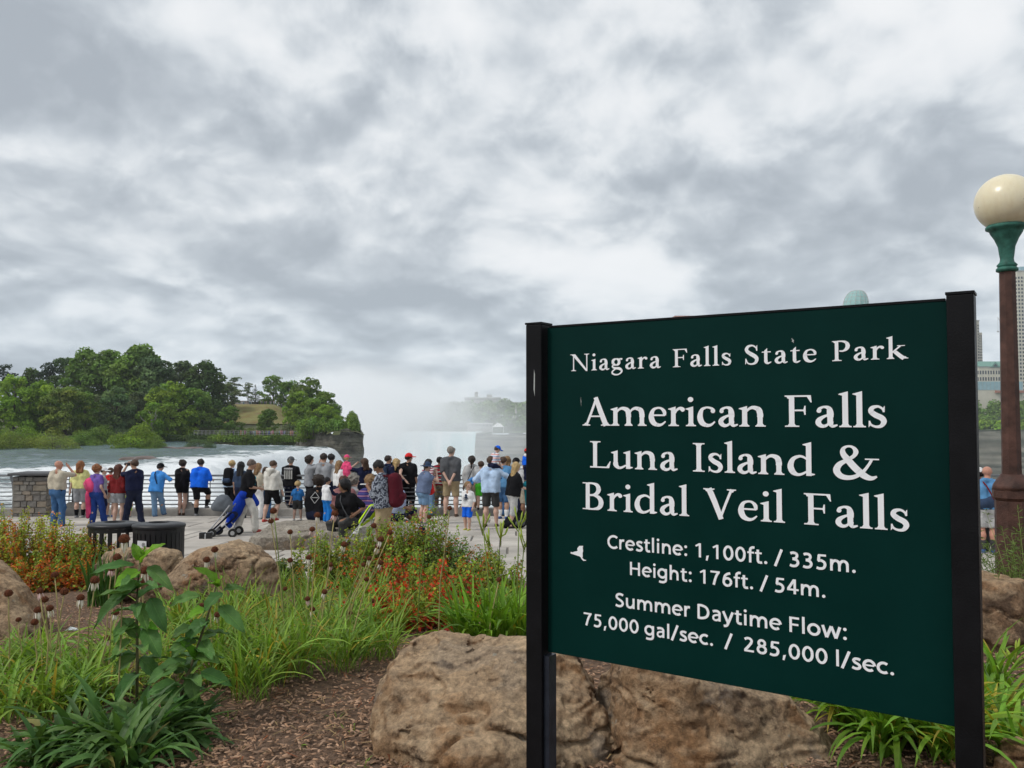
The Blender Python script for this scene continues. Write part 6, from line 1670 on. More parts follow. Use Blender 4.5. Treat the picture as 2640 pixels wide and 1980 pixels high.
soft('jacket_lining', t_, H, [((-.135, -.085, .68), (-.09, -.1, .64), .05, .055)], cloth('coral', (.75, .16, .26)), k=.03)
I = person('person in white cap standing behind the curly-haired woman', 264, 1336, 1205, -60, 'fair', 'grey', 'navy', 'short', 'dark', .45, hat='cap', hatc='white', head=(-20, -5))
I = person('youngster in red hooded top and light shorts with blue shoes', 283, 1333, 1205, 0, 'fair', 'red', 'lgrey', 'short', 'brown', .95, leg=.46, shoe='blue', hem=.01)
t_ = MB(); H = I['H']; q = I['pel'] + I['up'] * .17 - I['fw'] * .082
for (dx_, dz_, w_, h_) in ((0, .03, .075, .05), (0, -.035, .06, .03)): MB().box(tuple((q + NP_(dx_, -.012, dz_)) * H), (w_ * H, .003, h_ * H)).build('back_print', m_white, I['root'])
person('woman with very long auburn hair in maroon sweater and grey denim shorts', 303, 1353, 1197, -12, 'fair', 'maroon', 'grey', 'longer', 'auburn', .95, leg=.30, female=True, build=1.1, hands=((-.22, .05, .46), (.14, .03, .5)), untuck=.02, feet=((-.05, -.02, 0), (.05, .03, 0)))
I = person('man in navy polo and dark jeans raising a black camera to his eye', 345, 1354, 1184, 62, 'tan', 'navy', 'djeans', 'short', 'brown', .4, build=1.12, hands=((-.03, .14, .90), (.06, .13, .88)), elbows=((-.5, .2, -1), (.8, .1, -1)), head=(15, 0), untuck=.02, feet=((-.06, .12, 0), (.06, -.1, 0)))
t_ = world_thing('camera', 'black camera with long lens held up by the man in navy', 'camera', I); H = I['H']; q = I['hc'] + I['fw'] * .10
bevel(MB().box(tuple(q * H), (.075 * H, .04 * H, .05 * H)).build('camera_body', m_bin, t_), .006); MB().tube([tuple((q + NP_(0, .01, 0)) * H), tuple((q + NP_(0, .10, .0)) * H)], .024 * H, 12).build('lens', m_bin, t_)
person('small child in lime green top half hidden behind the man in navy', 331, 1334, 1262, 0, 'fair', 'lime', 'lime', 'short', 'dblonde', .4, leg=.5, kid=1, shoe='grey')
# ---- at the railing
I = person('man in sky blue shirt and backward black cap leaning on the railing', 401, 1331, 1196, -8, 'tan', 'blue', 'ljeans', 'short', 'dark', .45, leg=1, build=1.1, lean=(14, 2), untuck=.09, hands=((-.06, .22, .66), (.16, .18, .66)), elbows=((-1, -.4, -.5), (1, -.4, -.5)), hat='cap', hatc='black', hat_back=False, head=(-35, -10), shoe='blue', feet=((-.02, 0, 0), (.07, .16, .0)), dy=-.15)
t_ = world_thing('shoulder_bag', 'dark blue shoulder bag worn by the man in the sky blue shirt', 'bag', I); strap(I, t_, -1, CL['navy']); soft('bag', t_, I['H'], [(I['pel'] + NP_(.10, .02, .02), I['pel'] + NP_(.105, .02, -.03), .028, .036)], CL['slate'])
person('woman in black jacket and short black shorts with bare legs at the railing', 468, 1328, 1185, -6, 'fair', 'black', 'black', 'bun', 'dark', .95, leg=.22, female=True, hands=((-.06, .16, .66), (.09, .15, .70)), untuck=.03, head=(-25, -8), shoe='brown', feet=((-.03, 0, 0), (.04, .0, 0)))
person('heavy man in royal blue tee and long black shorts with one foot on the rail', 512, 1330, 1184, -6, 'tan', 'rblue', 'black', 'short', 'dark', .48, leg=.46, build=1.32, sock='black', shoe='grey', lean=(8, 0), untuck=.05, hands=((-.12, .2, .62), (.16, .18, .62)), feet=((-.045, 0, 0), (.085, .11, .13)), dy=-.12)
I = person('fair-haired youth wearing a black backpack at the railing', 594, 1332, 1187, -8, 'fair', 'lblue', 'black', 'short', 'blonde', .45, leg=.5, hands=((-.1, .17, .64), (.13, .16, .64)), lean=(6, 0), untuck=.03, shoe='black', sock='black')
backpack(I, 'black backpack on the fair-haired youth', CL['black'], 1.25, CL['slate'])
# ---- around the stroller
I = person('balding man in black tee with cyan print and blue jacket round his waist', 634, 1374, 1184, -72, 'tan', 'black', 'cream', 'buzz', 'stubble', .45, build=1.25, hands=((.0, .15, .60), (.09, .17, .60)), elbows=((-.6, -.7, -.6), (.7, -.6, -.6)), head=(-4, -24), shoe='red', untuck=.06, feet=((-.06, -.12, 0), (.09, .12, .02)), lean=(6, 0))
H = I['H']; ch = I['pel'] + I['up'] * I['tl'] * .62 + I['fw'] * .092 + I['rt'] * .02
for (dx_, dz_, w_, h_) in ((.03, .035, .045, .03), (.022, -.005, .03, .05), (.03, -.05, .05, .025)): MB().box(tuple((ch + I['rt'] * dx_ + I['up'] * dz_) * H), (w_ * H, .012 * H, h_ * H)).build('chest_print', CL['teal'], I['root'])
t_ = world_thing('blue_jacket', 'cobalt blue jacket tied round the waist of the balding man', 'jacket', I)
soft('waist_wrap', t_, H, [((-.08, -.02, .53), (.08, -.02, .53), .075, .075), ((-.04, .05, .5), (.06, .05, .5), .06, .05)], CL['bluej'], k=.04)
soft('hanging_panel', t_, H, [((-.05, -.03, .5), (-.03, -.14, .30), .08, .085), ((.04, -.03, .5), (.05, -.16, .28), .075, .085), ((-.03, -.14, .3), (.0, -.22, .12), .085, .05), ((.05, .07, .5), (.02, .12, .40), .045, .05)], CL['bluej'], k=.04)
person('woman with long dark hair mostly hidden behind the balding man', 620, 1336, 1190, -10, 'tan', 'slate', 'djeans', 'longer', 'black', .4, female=True)
person('woman with long light brown hair in beige top and white trousers', 664, 1338, 1194, -40, 'fair', 'beige', 'white', 'long', 'dblonde', .4, female=True, hands=((-.05, .18, .6), (.1, .14, .52)), shoe='brown')
person('brown-haired woman in dark top and jeans behind the boy in the white hoodie', 684, 1336, 1204, -30, 'fair', 'charcoal', 'jeans', 'long', 'brown', .4, female=True, build=1.05, hands=((.0, .18, .62), None))
I = person('boy in cream hoodie and black shorts stepping up on the flat rock', 700, 1345, 1186, -20, 'fair', 'cream', 'black', 'short', 'brown', .95, leg=.46, shoe='red', untuck=.03, head=(-30, -18), hands=((-.15, .06, .48), (.15, .08, .47)), feet=((-.09, -.08, 0), (.05, .03, .02)), zfloor=on_rock, y=18.6, build=1.08)
H = I['H']; soft('hood', I['root'], H, [(I['neck'] - I['fw'] * .05 - I['rt'] * .05, I['neck'] - I['fw'] * .05 + I['rt'] * .05, .032, .032), (I['neck'] - I['fw'] * .055 - I['up'] * .02, I['neck'] - I['fw'] * .07 - I['up'] * .08, .045, .02)], CL['cream'], k=.03)
I = person('broad man in black tee printed with white columns on the back', 748, 1326, 1178, -8, 'tan', 'black', 'djeans', 'short', 'grey', .48, build=1.28, hands=((-.09, .18, .62), (.13, .16, .62)), untuck=.05, hat='cap', hatc='dgrey', hat_back=False)
H = I['H']; q = I['pel'] + I['up'] * I['tl'] * .55 - I['fw'] * (.066 * I['b'] + .016); ax_ = I['root']
for k in range(4): MB().box(tuple((q + I['rt'] * (-.06 + .04 * k) + I['up'] * .0) * H), (.022 * H, .02 * H, .15 * H)).build('back_print', cloth('print_grey', (.42, .42, .40)), ax_)
MB().box(tuple((q + I['up'] * .105) * H), (.15 * H, .02 * H, .026 * H)).build('back_print', CL['lgrey'], ax_)
person('toddler in blue tee and dark shorts standing on the flat rock', 767, 1339, 1239, 2, 'fair', 'tblue', 'charcoal', 'buzz', 'blonde', .35, leg=.40, kid=1, shoe='white', zfloor=on_rock, y=19.0, hands=((-.20, .02, .44), (.19, .03, .42)), feet=((-.09, 0, 0), (.08, .02, 0)), head=(10, -15))
I = person('person with wind-blown curly dark hair in grey tee lifting a phone', 796, 1327, 1175, -72, 'fair', 'grey', 'black', 'curly', 'dark', .3, leg=.6, hands=((.0, .20, .96), (.07, .21, .95)), elbows=((-.5, .2, -1), (.5, .1, -1)), untuck=.06, head=(0, 0), female=True)
t_ = world_thing('phone', 'dark phone lifted by the curly-haired person in grey', 'phone', I); H = I['H']; bevel(MB().box((.03 * H, .235 * H, 1.0 * H), (.085 * H, .008 * H, .045 * H)).build('phone_case', m_bin, t_), .003)
person('dark-haired man in grey sweater with a thin shoulder strap', 833, 1328, 1168, -12, 'tan', 'grey', 'djeans', 'short', 'dark', .9, hands=((-.08, .16, .62), (.11, .2, .8)), head=(-10, 0), build=1.08)
person('dark-haired man in white tee beside the grey sweater', 853, 1328, 1169, -5, 'tan', 'white', 'djeans', 'short', 'black', .45, hands=((-.08, .16, .62), (.11, .16, .62)), build=1.1, dy=.1)
person('woman with long streaked hair in white top hugging a child', 872, 1333, 1187, -48, 'fair', 'white', 'djeans', 'longer', 'dblonde', .45, female=True, hands=((.0, .16, .72), (.10, .16, .74)), head=(0, -12))
I = person('small girl in bright pink jacket lifted above the crowd', 893, 1270, 1183, -20, 'fair', 'pink', 'pink', 'short', 'blonde', .95, leg=.95, kid=1, z_at=.93, y=23.9, hat='cap', hatc='pink', Hm=.92, hands=((-.12, .1, .55), (.1, .12, .6)))
person('woman with long dark hair in navy top shading her eyes', 939, 1330, 1181, 30, 'fair', 'navy', 'djeans', 'long', 'brown', .45, female=True, hands=((-.12, .12, .89), (.06, .14, .88)), elbows=((-1, .2, -.2), (.8, .1, -.8)), head=(20, 2))
# ---- on and by the long flat rock
def seat_args(y, ht): return dict(y=y)
S0 = lambda y: (lambda yy: RT(yy) - .02)
def seated(label, px, y, head_py, yaw, **kw):
    """sits on the far edge of the rock, feet on the terrace"""
    ztop = RT(y) + .05; zf = gz(0, y); ht = at_y(px, head_py, y).z
    Hh = (ht - ztop) / (1 - .515 + .0) ; Hh = max(1.15, min(1.85, Hh)); sz = (ztop - zf + .045 * Hh) / Hh
    f = kw.pop('feet', ((-.07, .24, .0), (.07, .24, .0)))
    c = at_y(px, 1330, y)
    return person(label, px, 1330, head_py, yaw, y=y, z_at=zf, Hm=Hh, seat=(0, sz), feet=f, **kw)
I = seated('dark-haired person in black jacket with diamond emblem sitting with back turned', 817, 18.9, 1223, -8, skin='tan', top='black', bottom='djeans', hair='curly', hc='dark', sleeve=.9, build=1.3, lean=(8, 0), hands=((-.1, .2, .42), (.1, .2, .42)))
H = I['H']; q = I['pel'] + I['up'] * I['tl'] * .62 - I['fw'] * (.062 * I['b'] + .018)
dm = MB()
for a, b_ in (((0, .07), (.055, 0)), ((.055, 0), (0, -.07)), ((0, -.07), (-.055, 0)), ((-.055, 0), (0, .07)), ((-.04, .0), (.04, 0))): dm.tube([tuple((q + I['rt'] * a[0] + I['up'] * a[1]) * H), tuple((q + I['rt'] * b_[0] + I['up'] * b_[1]) * H)], .004 * H, 4)
dm.build('back_emblem', CL['lgrey'], I['root'])
person('boy in white shirt with navy sleeves and bright blue trousers on the rock', 842, 1341, 1229, -40, 'tan', 'raglan', 'brightblue', 'short', 'black', .95, kid=.6, sleevec='navy', shoe='white', zfloor=on_rock, y=18.4, hands=((-.1, .08, .5), (.12, .22, .60)), untuck=.03, head=(-20, -5))
seated('woman in mauve top with auburn hair sitting with back turned', 884, 18.8, 1219, 5, skin='fair', top='mauve', bottom='djeans', hair='short', hc='auburn', sleeve=.3, build=1.3, female=True, lean=(10, 0), hands=((-.1, .2, .42), (.1, .2, .42)))
I = seated('woman in black with crossbody strap and chequered trousers sitting sideways on the rock', 906, 17.0, 1238, 150, skin='brown', top='black', bottom='charcoal', hair='pony', hc='black', sleeve=.4, build=1.12, female=True, lean=(14, 4), hands=((-.16, .12, .38), (.1, .18, .44)), head=(-55, 5), feet=((-.07, .20, .02), (.07, .24, .0)))
t_ = world_thing('crossbody_strap_bag', 'thin grey crossbody bag strap on the woman in black', 'bag', I); strap(I, t_, 1, CL['dgrey'], .006); soft('bag', t_, I['H'], [(I['pel'] + NP_(-.09, .03, .02), I['pel'] + NP_(-.09, .06, .0), .025, .03)], CL['dgrey'])
seated('grey-haired older person with glasses sitting behind the woman in black', 911, 19.4, 1213, -60, skin='fair', top='grey', bottom='navy', hair='curly', hc='grey', sleeve=.45, build=1.1)
seated('curly fair-haired person in purple striped top sitting on the rock', 950, 18.6, 1217, -12, skin='fair', top='purplestripe', bottom='djeans', hair='curly', hc='dblonde', sleeve=.5, build=1.22, female=True, lean=(8, 0))
I = person('man in patterned shirt and khaki shorts looking down at his phone', 990, 1402, 1185, 78, 'brown', 'camo', 'khaki', 'short', 'black', .62, leg=.47, build=1.2, hands=((-.02, .17, .70), (.06, .16, .69)), elbows=((-.7, -.6, -.6), (.7, -.6, -.6)), head=(4, -32), untuck=.05, shoe='grey', y=15.7, lean=(5, 0), feet=((-.05, .02, 0), (.06, -.03, 0)), z_at=.37)
I_phone = I
backpack(I, 'maroon drawstring backpack on the man looking at his phone', cloth('deep_maroon', (.085, .012, .020)), 1.4, low=.03)
t_ = world_thing('phone', 'pale phone in the hands of the man in patterned shirt', 'phone', I); H = I['H']; bevel(MB().box((.02 * H, .235 * H, .73 * H), (.045 * H, .075 * H, .008 * H)).build('phone_case', m_sticker, t_), .003)
seated('man in blue checked shirt sitting sideways with legs out along the rock', 1015, 18.6, 1217, -40, skin='brown', top='check', bottom='navy', hair='short', hc='dark', sleeve=.5, leg=.6, build=1.4, lean=(2, 0), hands=((-.1, .18, .42), (.16, .08, .36)), feet=((.0, .34, .12), (.12, .32, .10)), hat='cap', hatc='navy')
# ---- right of the rock
I = person('man with glasses in navy tee with a backpack looking aside', 999, 1328, 1173, -35, 'tan', 'navy', 'djeans', 'short', 'dark', .45, head=(-30, 0), build=1.05)
backpack(I, 'dark backpack on the man with glasses', CL['slate'], 1.0)
person('blonde woman with an arm round the man in the red cap', 1021, 1328, 1182, -20, 'fair', 'black', 'djeans', 'long', 'blonde', .0, female=True, head=(-30, 0), hands=((-.1, .05, .5), (.24, -.10, .62)), elbows=(None, (.3, -1, -.3)))
person('bearded man in red cap and black tee and black trousers', 1052, 1326, 1169, -18, 'tan', 'black', 'black', 'short', 'dark', .45, hat='cap', hatc='red', head=(-42, 0), build=1.15, hands=((-.26, -.03, .68), (.15, .02, .48)), elbows=((-1, -.2, -.5), None), untuck=.05)
I = person('woman in dark sun hat and grey-blue top with denim shorts taking a picture', 1090, 1352, 1193, -55, 'fair', 'denimtop', 'ljeans', 'short', 'brown', .2, leg=.40, female=True, build=1.25, hands=((.02, .20, .82), (.08, .20, .82)), elbows=((-.6, -.1, -1), (.6, -.1, -1)), hat='sun', hatc='slate', untuck=.05, shoe='grey', lean=(10, 0), head=(0, -4))
t_ = world_thing('red_bag', 'round red bag hanging beside the woman in the sun hat', 'bag', I); soft('bag', t_, I['H'], [(NP_(-.06, .17, .60), NP_(-.05, .17, .52), .05, .065)], CL['red']); MB().tube([tuple(NP_(-.06, .16, .62) * I['H']), tuple((I['SH'][0] + NP_(.03, .03, .04)) * I['H'])], .008, 5).build('strap', CL['red'], t_)
person('dark-haired woman in striped top half hidden behind the sun hat', 1104, 1330, 1183, -30, 'tan', 'wstripe', 'ljeans', 'long', 'black', .45, female=True, dy=.1)
person('man in red and black striped tee and khaki shorts at the railing', 1133, 1326, 1177, -10, 'brown', 'redstripe', 'olive', 'short', 'black', .48, leg=.47, build=1.15, shoe='white', sock='white', hands=((-.08, .17, .63), (.11, .17, .63)), untuck=.04)
person('tall grey-haired man in charcoal tee and khaki shorts, hands clasped behind', 1162, 1332, 1150, -8, 'fair', 'dgrey', 'khaki', 'short', 'grey', .48, leg=.46, build=1.16, shoe='brown', hands=((-.02, -.11, .52), (.025, -.115, .51)), elbows=((-1, -.6, 0), (1, -.6, 0)), untuck=.04, head=(-25, 0), feet=((-.08, 0, 0), (.08, 0, 0)))
I = person('woman in grey tee with a long dark braid', 1216, 1327, 1175, -4, 'brown', 'lgrey', 'beige', 'pony', 'dark', .48, leg=.5, build=1.2, female=True, untuck=.06)
t_ = world_thing('blue_sling_bag', 'bright blue sling bag on the woman with the braid', 'bag', I); strap(I, t_, 1, CL['dgrey'], .008); H = I['H']; soft('bag', t_, H, [(I['pel'] + NP_(.02, -.11, .10), I['pel'] + NP_(-.05, -.11, .03), .03, .04), (I['pel'] + NP_(.04, -.11, .03), I['pel'] + NP_(-.04, -.11, .02), .03, .03)], CL['blue'])
I = person('small boy in white tee with octopus print and royal blue shorts', 1206, 1367, 1240, 155, 'fair', 'white', 'rblue', 'short', 'dblonde', .48, leg=.45, kid=.75, shoe='yellow', untuck=.03, head=(55, 0), hands=((-.14, .05, .47), (.15, -.03, .5)), feet=((-.05, .03, 0), (.06, -.02, 0)))
H = I['H']; q = I['pel'] + I['up'] * I['tl'] * .6 + I['fw'] * .082
pr = MB(); pr.lathe([(.006 * H, -.004 * H), (.028 * H, 0), (.006 * H, .004 * H)], 12, tuple((q + I['up'] * .04) * H), Matrix.Rotation(math.pi / 2, 4, 'X'))
for k in range(6): a = -2.6 + k * .42; pr.tube([tuple((q + I['up'] * .02) * H), tuple((q + I['rt'] * .05 * math.cos(a) + I['up'] * (.02 + .07 * math.sin(a))) * H), tuple((q + I['rt'] * .075 * math.cos(a + .2) + I['up'] * (.01 + .095 * math.sin(a))) * H)], [.007 * H, .005 * H, .003 * H], 5)
pr.build('octopus_print', CL['slate'], I['root'])
person('child in bright green shorts and grey top at the railing', 1240, 1312, 1188, 0, 'fair', 'lgrey', 'green', 'short', 'brown', .4, leg=.44, kid=.35, shoe='black', y=24.75, z_at=.19)
Im = person('man in light blue shirt and dark grey shorts carrying a boy on his shoulders', 1265, 1358, 1176, -10, 'fair', 'lblue', 'charcoal', 'short', 'brown', .78, leg=.46, build=1.15, shoe='brown', untuck=.06, hands=((-.13, .10, .62), (.16, .14, .74)), elbows=((-1, -.5, -.5), (1, -.3, -.6)), feet=((-.08, 0, 0), (.08, .02, 0)), Hm=1.80)
sh_ = W2(Im, Im['sh'] + Im['up'] * .05)
person("boy in blue cap and striped tee riding on a man's shoulders", 1268, 1190, 1140, -45, 'fair', 'kidstripe', 'navy', 'short', 'brown', .45, leg=.5, kid=.7, y=sh_.y - .05, z_at=sh_.z - .30, Hm=1.02, seat=(0, .345), feet=((-.10, .17, .0), (.10, .17, .0)), lean=(24, 0), head=(-20, -24), hat='cap', hatc='rblue', hands=((.0, .2, .36), (.12, .2, .30)), shoe='blue')
person('person in steel blue tee and denim shorts behind the man in light blue', 1297, 1338, 1176, -15, 'tan', 'steel', 'jeans', 'short', 'brown', .48, leg=.5, build=1.12, shoe='blue', sock='white', hands=((-.05, .14, .6), (.1, .15, .62)), untuck=.04)
person('girl with long wavy light brown hair facing the falls', 1307, 1330, 1176, -6, 'fair', 'steel', 'jeans', 'longer', 'dblonde', .45, female=True)
person('person in dark cap with a small patch behind the blonde woman', 1330, 1332, 1181, -20, 'tan', 'grey', 'navy', 'short', 'dark', .45, hat='cap', hatc='black', head=(-10, 0))
I = person('blonde woman in black tee and pale grey capri trousers stepping forward', 1322, 1362, 1193, -62, 'fair', 'black', 'lgrey', 'longer', 'blonde', .45, leg=.62, female=True, build=1.18, hands=((.03, .2, .60), (.1, .22, .58)), untuck=.06, lean=(8, 0), shoe='black', feet=((-.04, .05, 0), (.05, -.06, 0)))
t_ = world_thing('turquoise_towel', 'crumpled turquoise towel held by the blonde woman', 'towel', I); soft('towel_bundle', t_, I['H'], [(NP_(.0, .24, .64), NP_(.1, .25, .62), .06, .06), (NP_(.02, .25, .58), NP_(.04, .24, .36), .06, .04), (NP_(.08, .25, .56), NP_(.10, .24, .30), .05, .035)], CL['teal'], k=.04)
person('man in grey tee and shorts standing close to the sign post', 1356, 1338, 1188, -10, 'brown', 'lgrey', 'beige', 'short', 'black', .45, leg=.5, build=1.2, untuck=.05)
I2 = person('small child in red hat and white collar riding high beside the sign post', 1358, 1200, 1158, -30, 'fair', 'rblue', 'navy', 'short', 'brown', .9, kid=.9, y=23.0, z_at=1.15, Hm=.92, hat='cap', hatc='red', leg=.9)
soft('white_collar', I2['root'], I2['H'], [(I2['neck'] - NP_(.04, 0, 0), I2['neck'] + NP_(.04, 0, 0), .055, .055)], CL['white'])
# ---- by the lamp post
I = person('bald man in blue jacket and pale grey shorts by the lamp post', 2549, 1426, 1200, -14, 'red', 'steel', 'lgrey', 'bald', sleeve=.9, leg=.46, build=1.2, shoe='blue', sock='charcoal', head=(-30, -6), hands=((-.06, .16, .56), (.1, .16, .58)), untuck=.04)
t_ = world_thing('waist_jacket', 'dark jacket tied low on the bald man by the lamp post', 'jacket', I); soft('jacket_wrap', t_, I['H'], [(I['pel'] + NP_(-.06, -.02, .04), I['pel'] + NP_(.06, -.02, .04), .078, .078), (I['pel'] + NP_(-.06, -.05, .06), I['pel'] + NP_(.04, -.05, .1), .06, .055)], CL['slate'], k=.04); strap(I, t_, -1, CL['maroon'], .008)
person('person in white cap hidden beside the bald man at the lamp post', 2527, 1418, 1211, -20, 'fair', 'charcoal', 'charcoal', 'short', 'dark', .5, hat='cap', hatc='white', y=16.2, z_at=gz(0, 16.2), Hm=1.62)

# ================================================================== STROLLERS AND BAGS
m_tube = mat('stroller_tube', (.45, .46, .48), .3, .05, 20, metal=.7); m_sgrey = cloth('stroller_grey', (.13, .145, .165)); m_snavy = cloth('stroller_navy', (.012, .016, .05)); m_neon = cloth('neon_yellow', (.48, .70, .03)); m_lite = cloth('pale_panel', (.52, .56, .40))
y0 = 19.0; c = at_y(575, 1388, y0); st = tag(empty('stroller', (c.x, y0, gz(0, y0)), 0), 'stroller with grey sun canopy and long navy seat', 'stroller')
pz = lambda px, py: (at_y(px, py, y0) - st.location)
def P3(px, py, dy=0): q = pz(px, py); return np.array([q.x, dy, q.z])
soft('canopy', st, 1, [(P3(575, 1296), P3(580, 1300), .19, .17), (P3(560, 1306, -.05), P3(590, 1312, -.05), .12, .10)], m_sgrey, .02, .06, planes=[((0, 0, P3(575, 1318)[2]), (.12, 0, 1))])
soft('seat', st, 1, [(P3(553, 1372), P3(602, 1328), .075, .085, (1, .45, 1)), (P3(556, 1368), P3(600, 1330), .05, .06, (1, .4, 1))], m_snavy, .016, .04)
for s in (-.2, .2): MB().tube([tuple(P3(552, 1388, s)), tuple(P3(548, 1365, s)), tuple(P3(577, 1330, s)), tuple(P3(600, 1300, s))], .016, 6).build('frame_tube', m_tube, st)
MB().tube([tuple(P3(578, 1310, 0)), tuple(P3(576, 1330, 0))], .025, 6).build('canopy_stem', m_bin, st)
for (px_, s) in ((555, -.22), (555, .22), (608, -.22), (608, .22)):
    q = P3(px_, 1384, s); q[2] = .10; w_ = MB().lathe([(.04, -.02), (.1, -.02), (.1, .02), (.04, .02)], 18, tuple(q), Matrix.Rotation(math.pi / 2, 4, 'X')).build('wheel', m_tyre, st); MB().lathe([(.01, -.022), (.05, -.022), (.05, .022), (.01, .022)], 12, tuple(q), Matrix.Rotation(math.pi / 2, 4, 'X')).build('hub', m_tube, w_)
    MB().tube([tuple(q), tuple(P3(px_ + (22 if px_ < 580 else -20), 1350, s))], .013, 6).build('leg_tube', m_tube, st)
y0 = 15.9; c = at_y(945, 1410, y0); st = tag(empty('stroller', (c.x, y0, gz(0, y0)), 0), 'folded light stroller with neon yellow hood beside the flat rock', 'stroller')
soft('hood', st, 1, [(P3(935, 1345), P3(960, 1312), .075, .09, (1, .5, 1)), (P3(948, 1338), P3(968, 1322), .06, .05, (1, .5, 1))], m_neon, .014, .04)
soft('back_panel', st, 1, [(P3(932, 1385), P3(952, 1345), .085, .075, (1, .4, 1)), (P3(925, 1380), P3(930, 1360), .04, .05, (1, .4, 1))], m_lite, .014, .04)
for s in (-.16, .16):
    MB().tube([tuple(P3(890, 1402, s)), tuple(P3(930, 1352, s)), tuple(P3(962, 1302, s)), tuple(P3(978, 1302, s)), tuple(P3(984, 1318, s)), tuple(P3(966, 1336, s))], .011, 6).build('frame_tube', m_tube if s < 0 else m_bin, st)
    MB().tube([tuple(P3(966, 1340, s)), tuple(P3(940, 1400, s)), tuple(P3(935, 1412, s))], .011, 6).build('leg_tube', m_tube, st)
    for (px_, py_) in ((892, 1404), (932, 1412), (950, 1408)):
        w_ = MB().lathe([(.02, -.015), (.055, -.015), (.055, .015), (.02, .015)], 14, tuple(P3(px_, py_, s)), Matrix.Rotation(math.pi / 2, 4, 'X')).build('wheel', m_tyre, st)
MB().tube([tuple(P3(918, 1372, -.17)), tuple(P3(926, 1366, -.2))], .03, 6).build('brake_pedal', m_sticker, st)
# small black case on the ground by the stroller
g_ = ground(530, 1389); o = tag(empty('black_case', g_), 'small black camera case standing open beside the stroller', 'case')
for s in (-.07, .08): bevel(MB().box((s, 0, .07), (.115, .12, .14)).build('half_shell', m_bin, o), .01)
MB().box((0, -.0, .06), (.035, .08, .10)).build('white_insert', m_sticker, o)
g_ = ground(1330, 1362); o = tag(empty('black_rucksack', g_), 'bulging black rucksack set on the terrace by the blonde woman', 'backpack')
soft('bag', o, 1, [(NP_(-.12, 0, .16), NP_(.12, 0, .18), .16, .17), (NP_(.0, 0, .3), NP_(.1, 0, .36), .12, .1), (NP_(-.2, -.05, .1), NP_(-.25, -.05, .1), .1, .1)], CL['black'], .02, .05)
soft('side_pocket', o, 1, [(NP_(.05, -.17, .14), NP_(.15, -.16, .16), .07, .08)], CL['dgrey'], .02, .03)
MB().tube([(-.1, -.05, .35), (-.05, -.12, .46), (.05, -.05, .45)], .015, 6).build('grab_loop', CL['black'], o)
g_ = at_y(1085, 1390, 16.2); o = tag(empty('navy_bag', (g_.x, 16.2, gz(0, 16.2))), 'slim navy bag standing against the end of the flat rock', 'bag')
soft('bag', o, 1, [(NP_(0, 0, .1), NP_(.02, 0, .42), .1, .07)], CL['navy'], .02, .03); MB().tube([(-.03, 0, .45), (.02, 0, .58), (.07, 0, .45)], .012, 6).build('handle', CL['navy'], o)
# ================================================================== PLANTS OF THE BED
def plant_mat(name, c, trans=.3, rough=.5): return mat(name, c, rough, .2, 12, attr=True, trans=trans, spec=.3)
m_strap = plant_mat('daylily_leaf', (.18, .33, .032)); m_narrow = plant_mat('narrow_leaf', (.205, .33, .045)); m_darkleaf = plant_mat('dark_lance_leaf', (.085, .175, .042)); m_iris = plant_mat('iris_blade', (.07, .165, .032)); m_fine = plant_mat('fine_grass', (.10, .165, .05))
m_small = plant_mat('shrub_leaf', (1.0, 1.0, 1.0), .35, .6); m_stalk = mat('dry_stalk', (.34, .29, .12), .8, .25, 10, attr=False); m_gstalk = mat('green_stalk', (.16, .22, .05), .7, .2, 10)
m_broad = plant_mat('broad_leaf', (.085, .185, .045), .22, .5); m_young = plant_mat('young_leaf', (.15, .34, .03), .35, .45); m_pstem = mat('purple_green_stem', (.12, .11, .05), .7, .2, 10)
m_cone = mat('coneflower_cone', (.15, .045, .018), .85, .45, 120, .8, 220); m_petal = mat('coneflower_petal', (.62, .42, .42), .7, .2, 30, trans=.2); m_petalw = mat('coneflower_petal_pale', (.72, .66, .60), .7, .2, 30, trans=.2)
m_bud = mat('daylily_bud', (.33, .42, .06), .6, .2, 10)

def add_veins(m):
    """pale midrib and side veins on a leaf built along X"""
    t = NB(m.node_tree); x, y_, z = t.sep(t.new('ShaderNodeTexCoord').outputs['Object']); ay = t.math('ABSOLUTE', y_)
    side = t.math('FRACT', t.math('MULTIPLY', t.math('SUBTRACT', x, t.math('MULTIPLY', ay, 1.1)), 52)); sv_ = t.maprange(t.math('ABSOLUTE', t.math('SUBTRACT', side, .5)), 0, .10, .28, 0)
    fac = t.math('MAXIMUM', t.maprange(ay, .0006, .0022, .6, 0), sv_)
    spots = t.maprange(t.noise(t.new('ShaderNodeTexCoord').outputs['Object'], 60, 3, .5), .70, .74, 0, .6)
    p_ = t.n['Principled BSDF']; src = p_.inputs['Base Color'].links[0].from_socket
    c1 = t.mix(fac, src, t.mix(1.0, src, (2.2, 1.9, 1.8), 'MULTIPLY')); c1 = t.mix(spots, c1, (.16, .10, .03)); t.put(p_.inputs['Base Color'], c1)
    bp_ = t.new('ShaderNodeBump'); bp_.inputs['Strength'].default_value = .6; bp_.inputs['Distance'].default_value = .004; bp_.invert = True; t.put(bp_.inputs['Height'], fac); t.l.new(bp_.outputs[0], p_.inputs['Normal'])
add_veins(m_broad); add_veins(m_young)
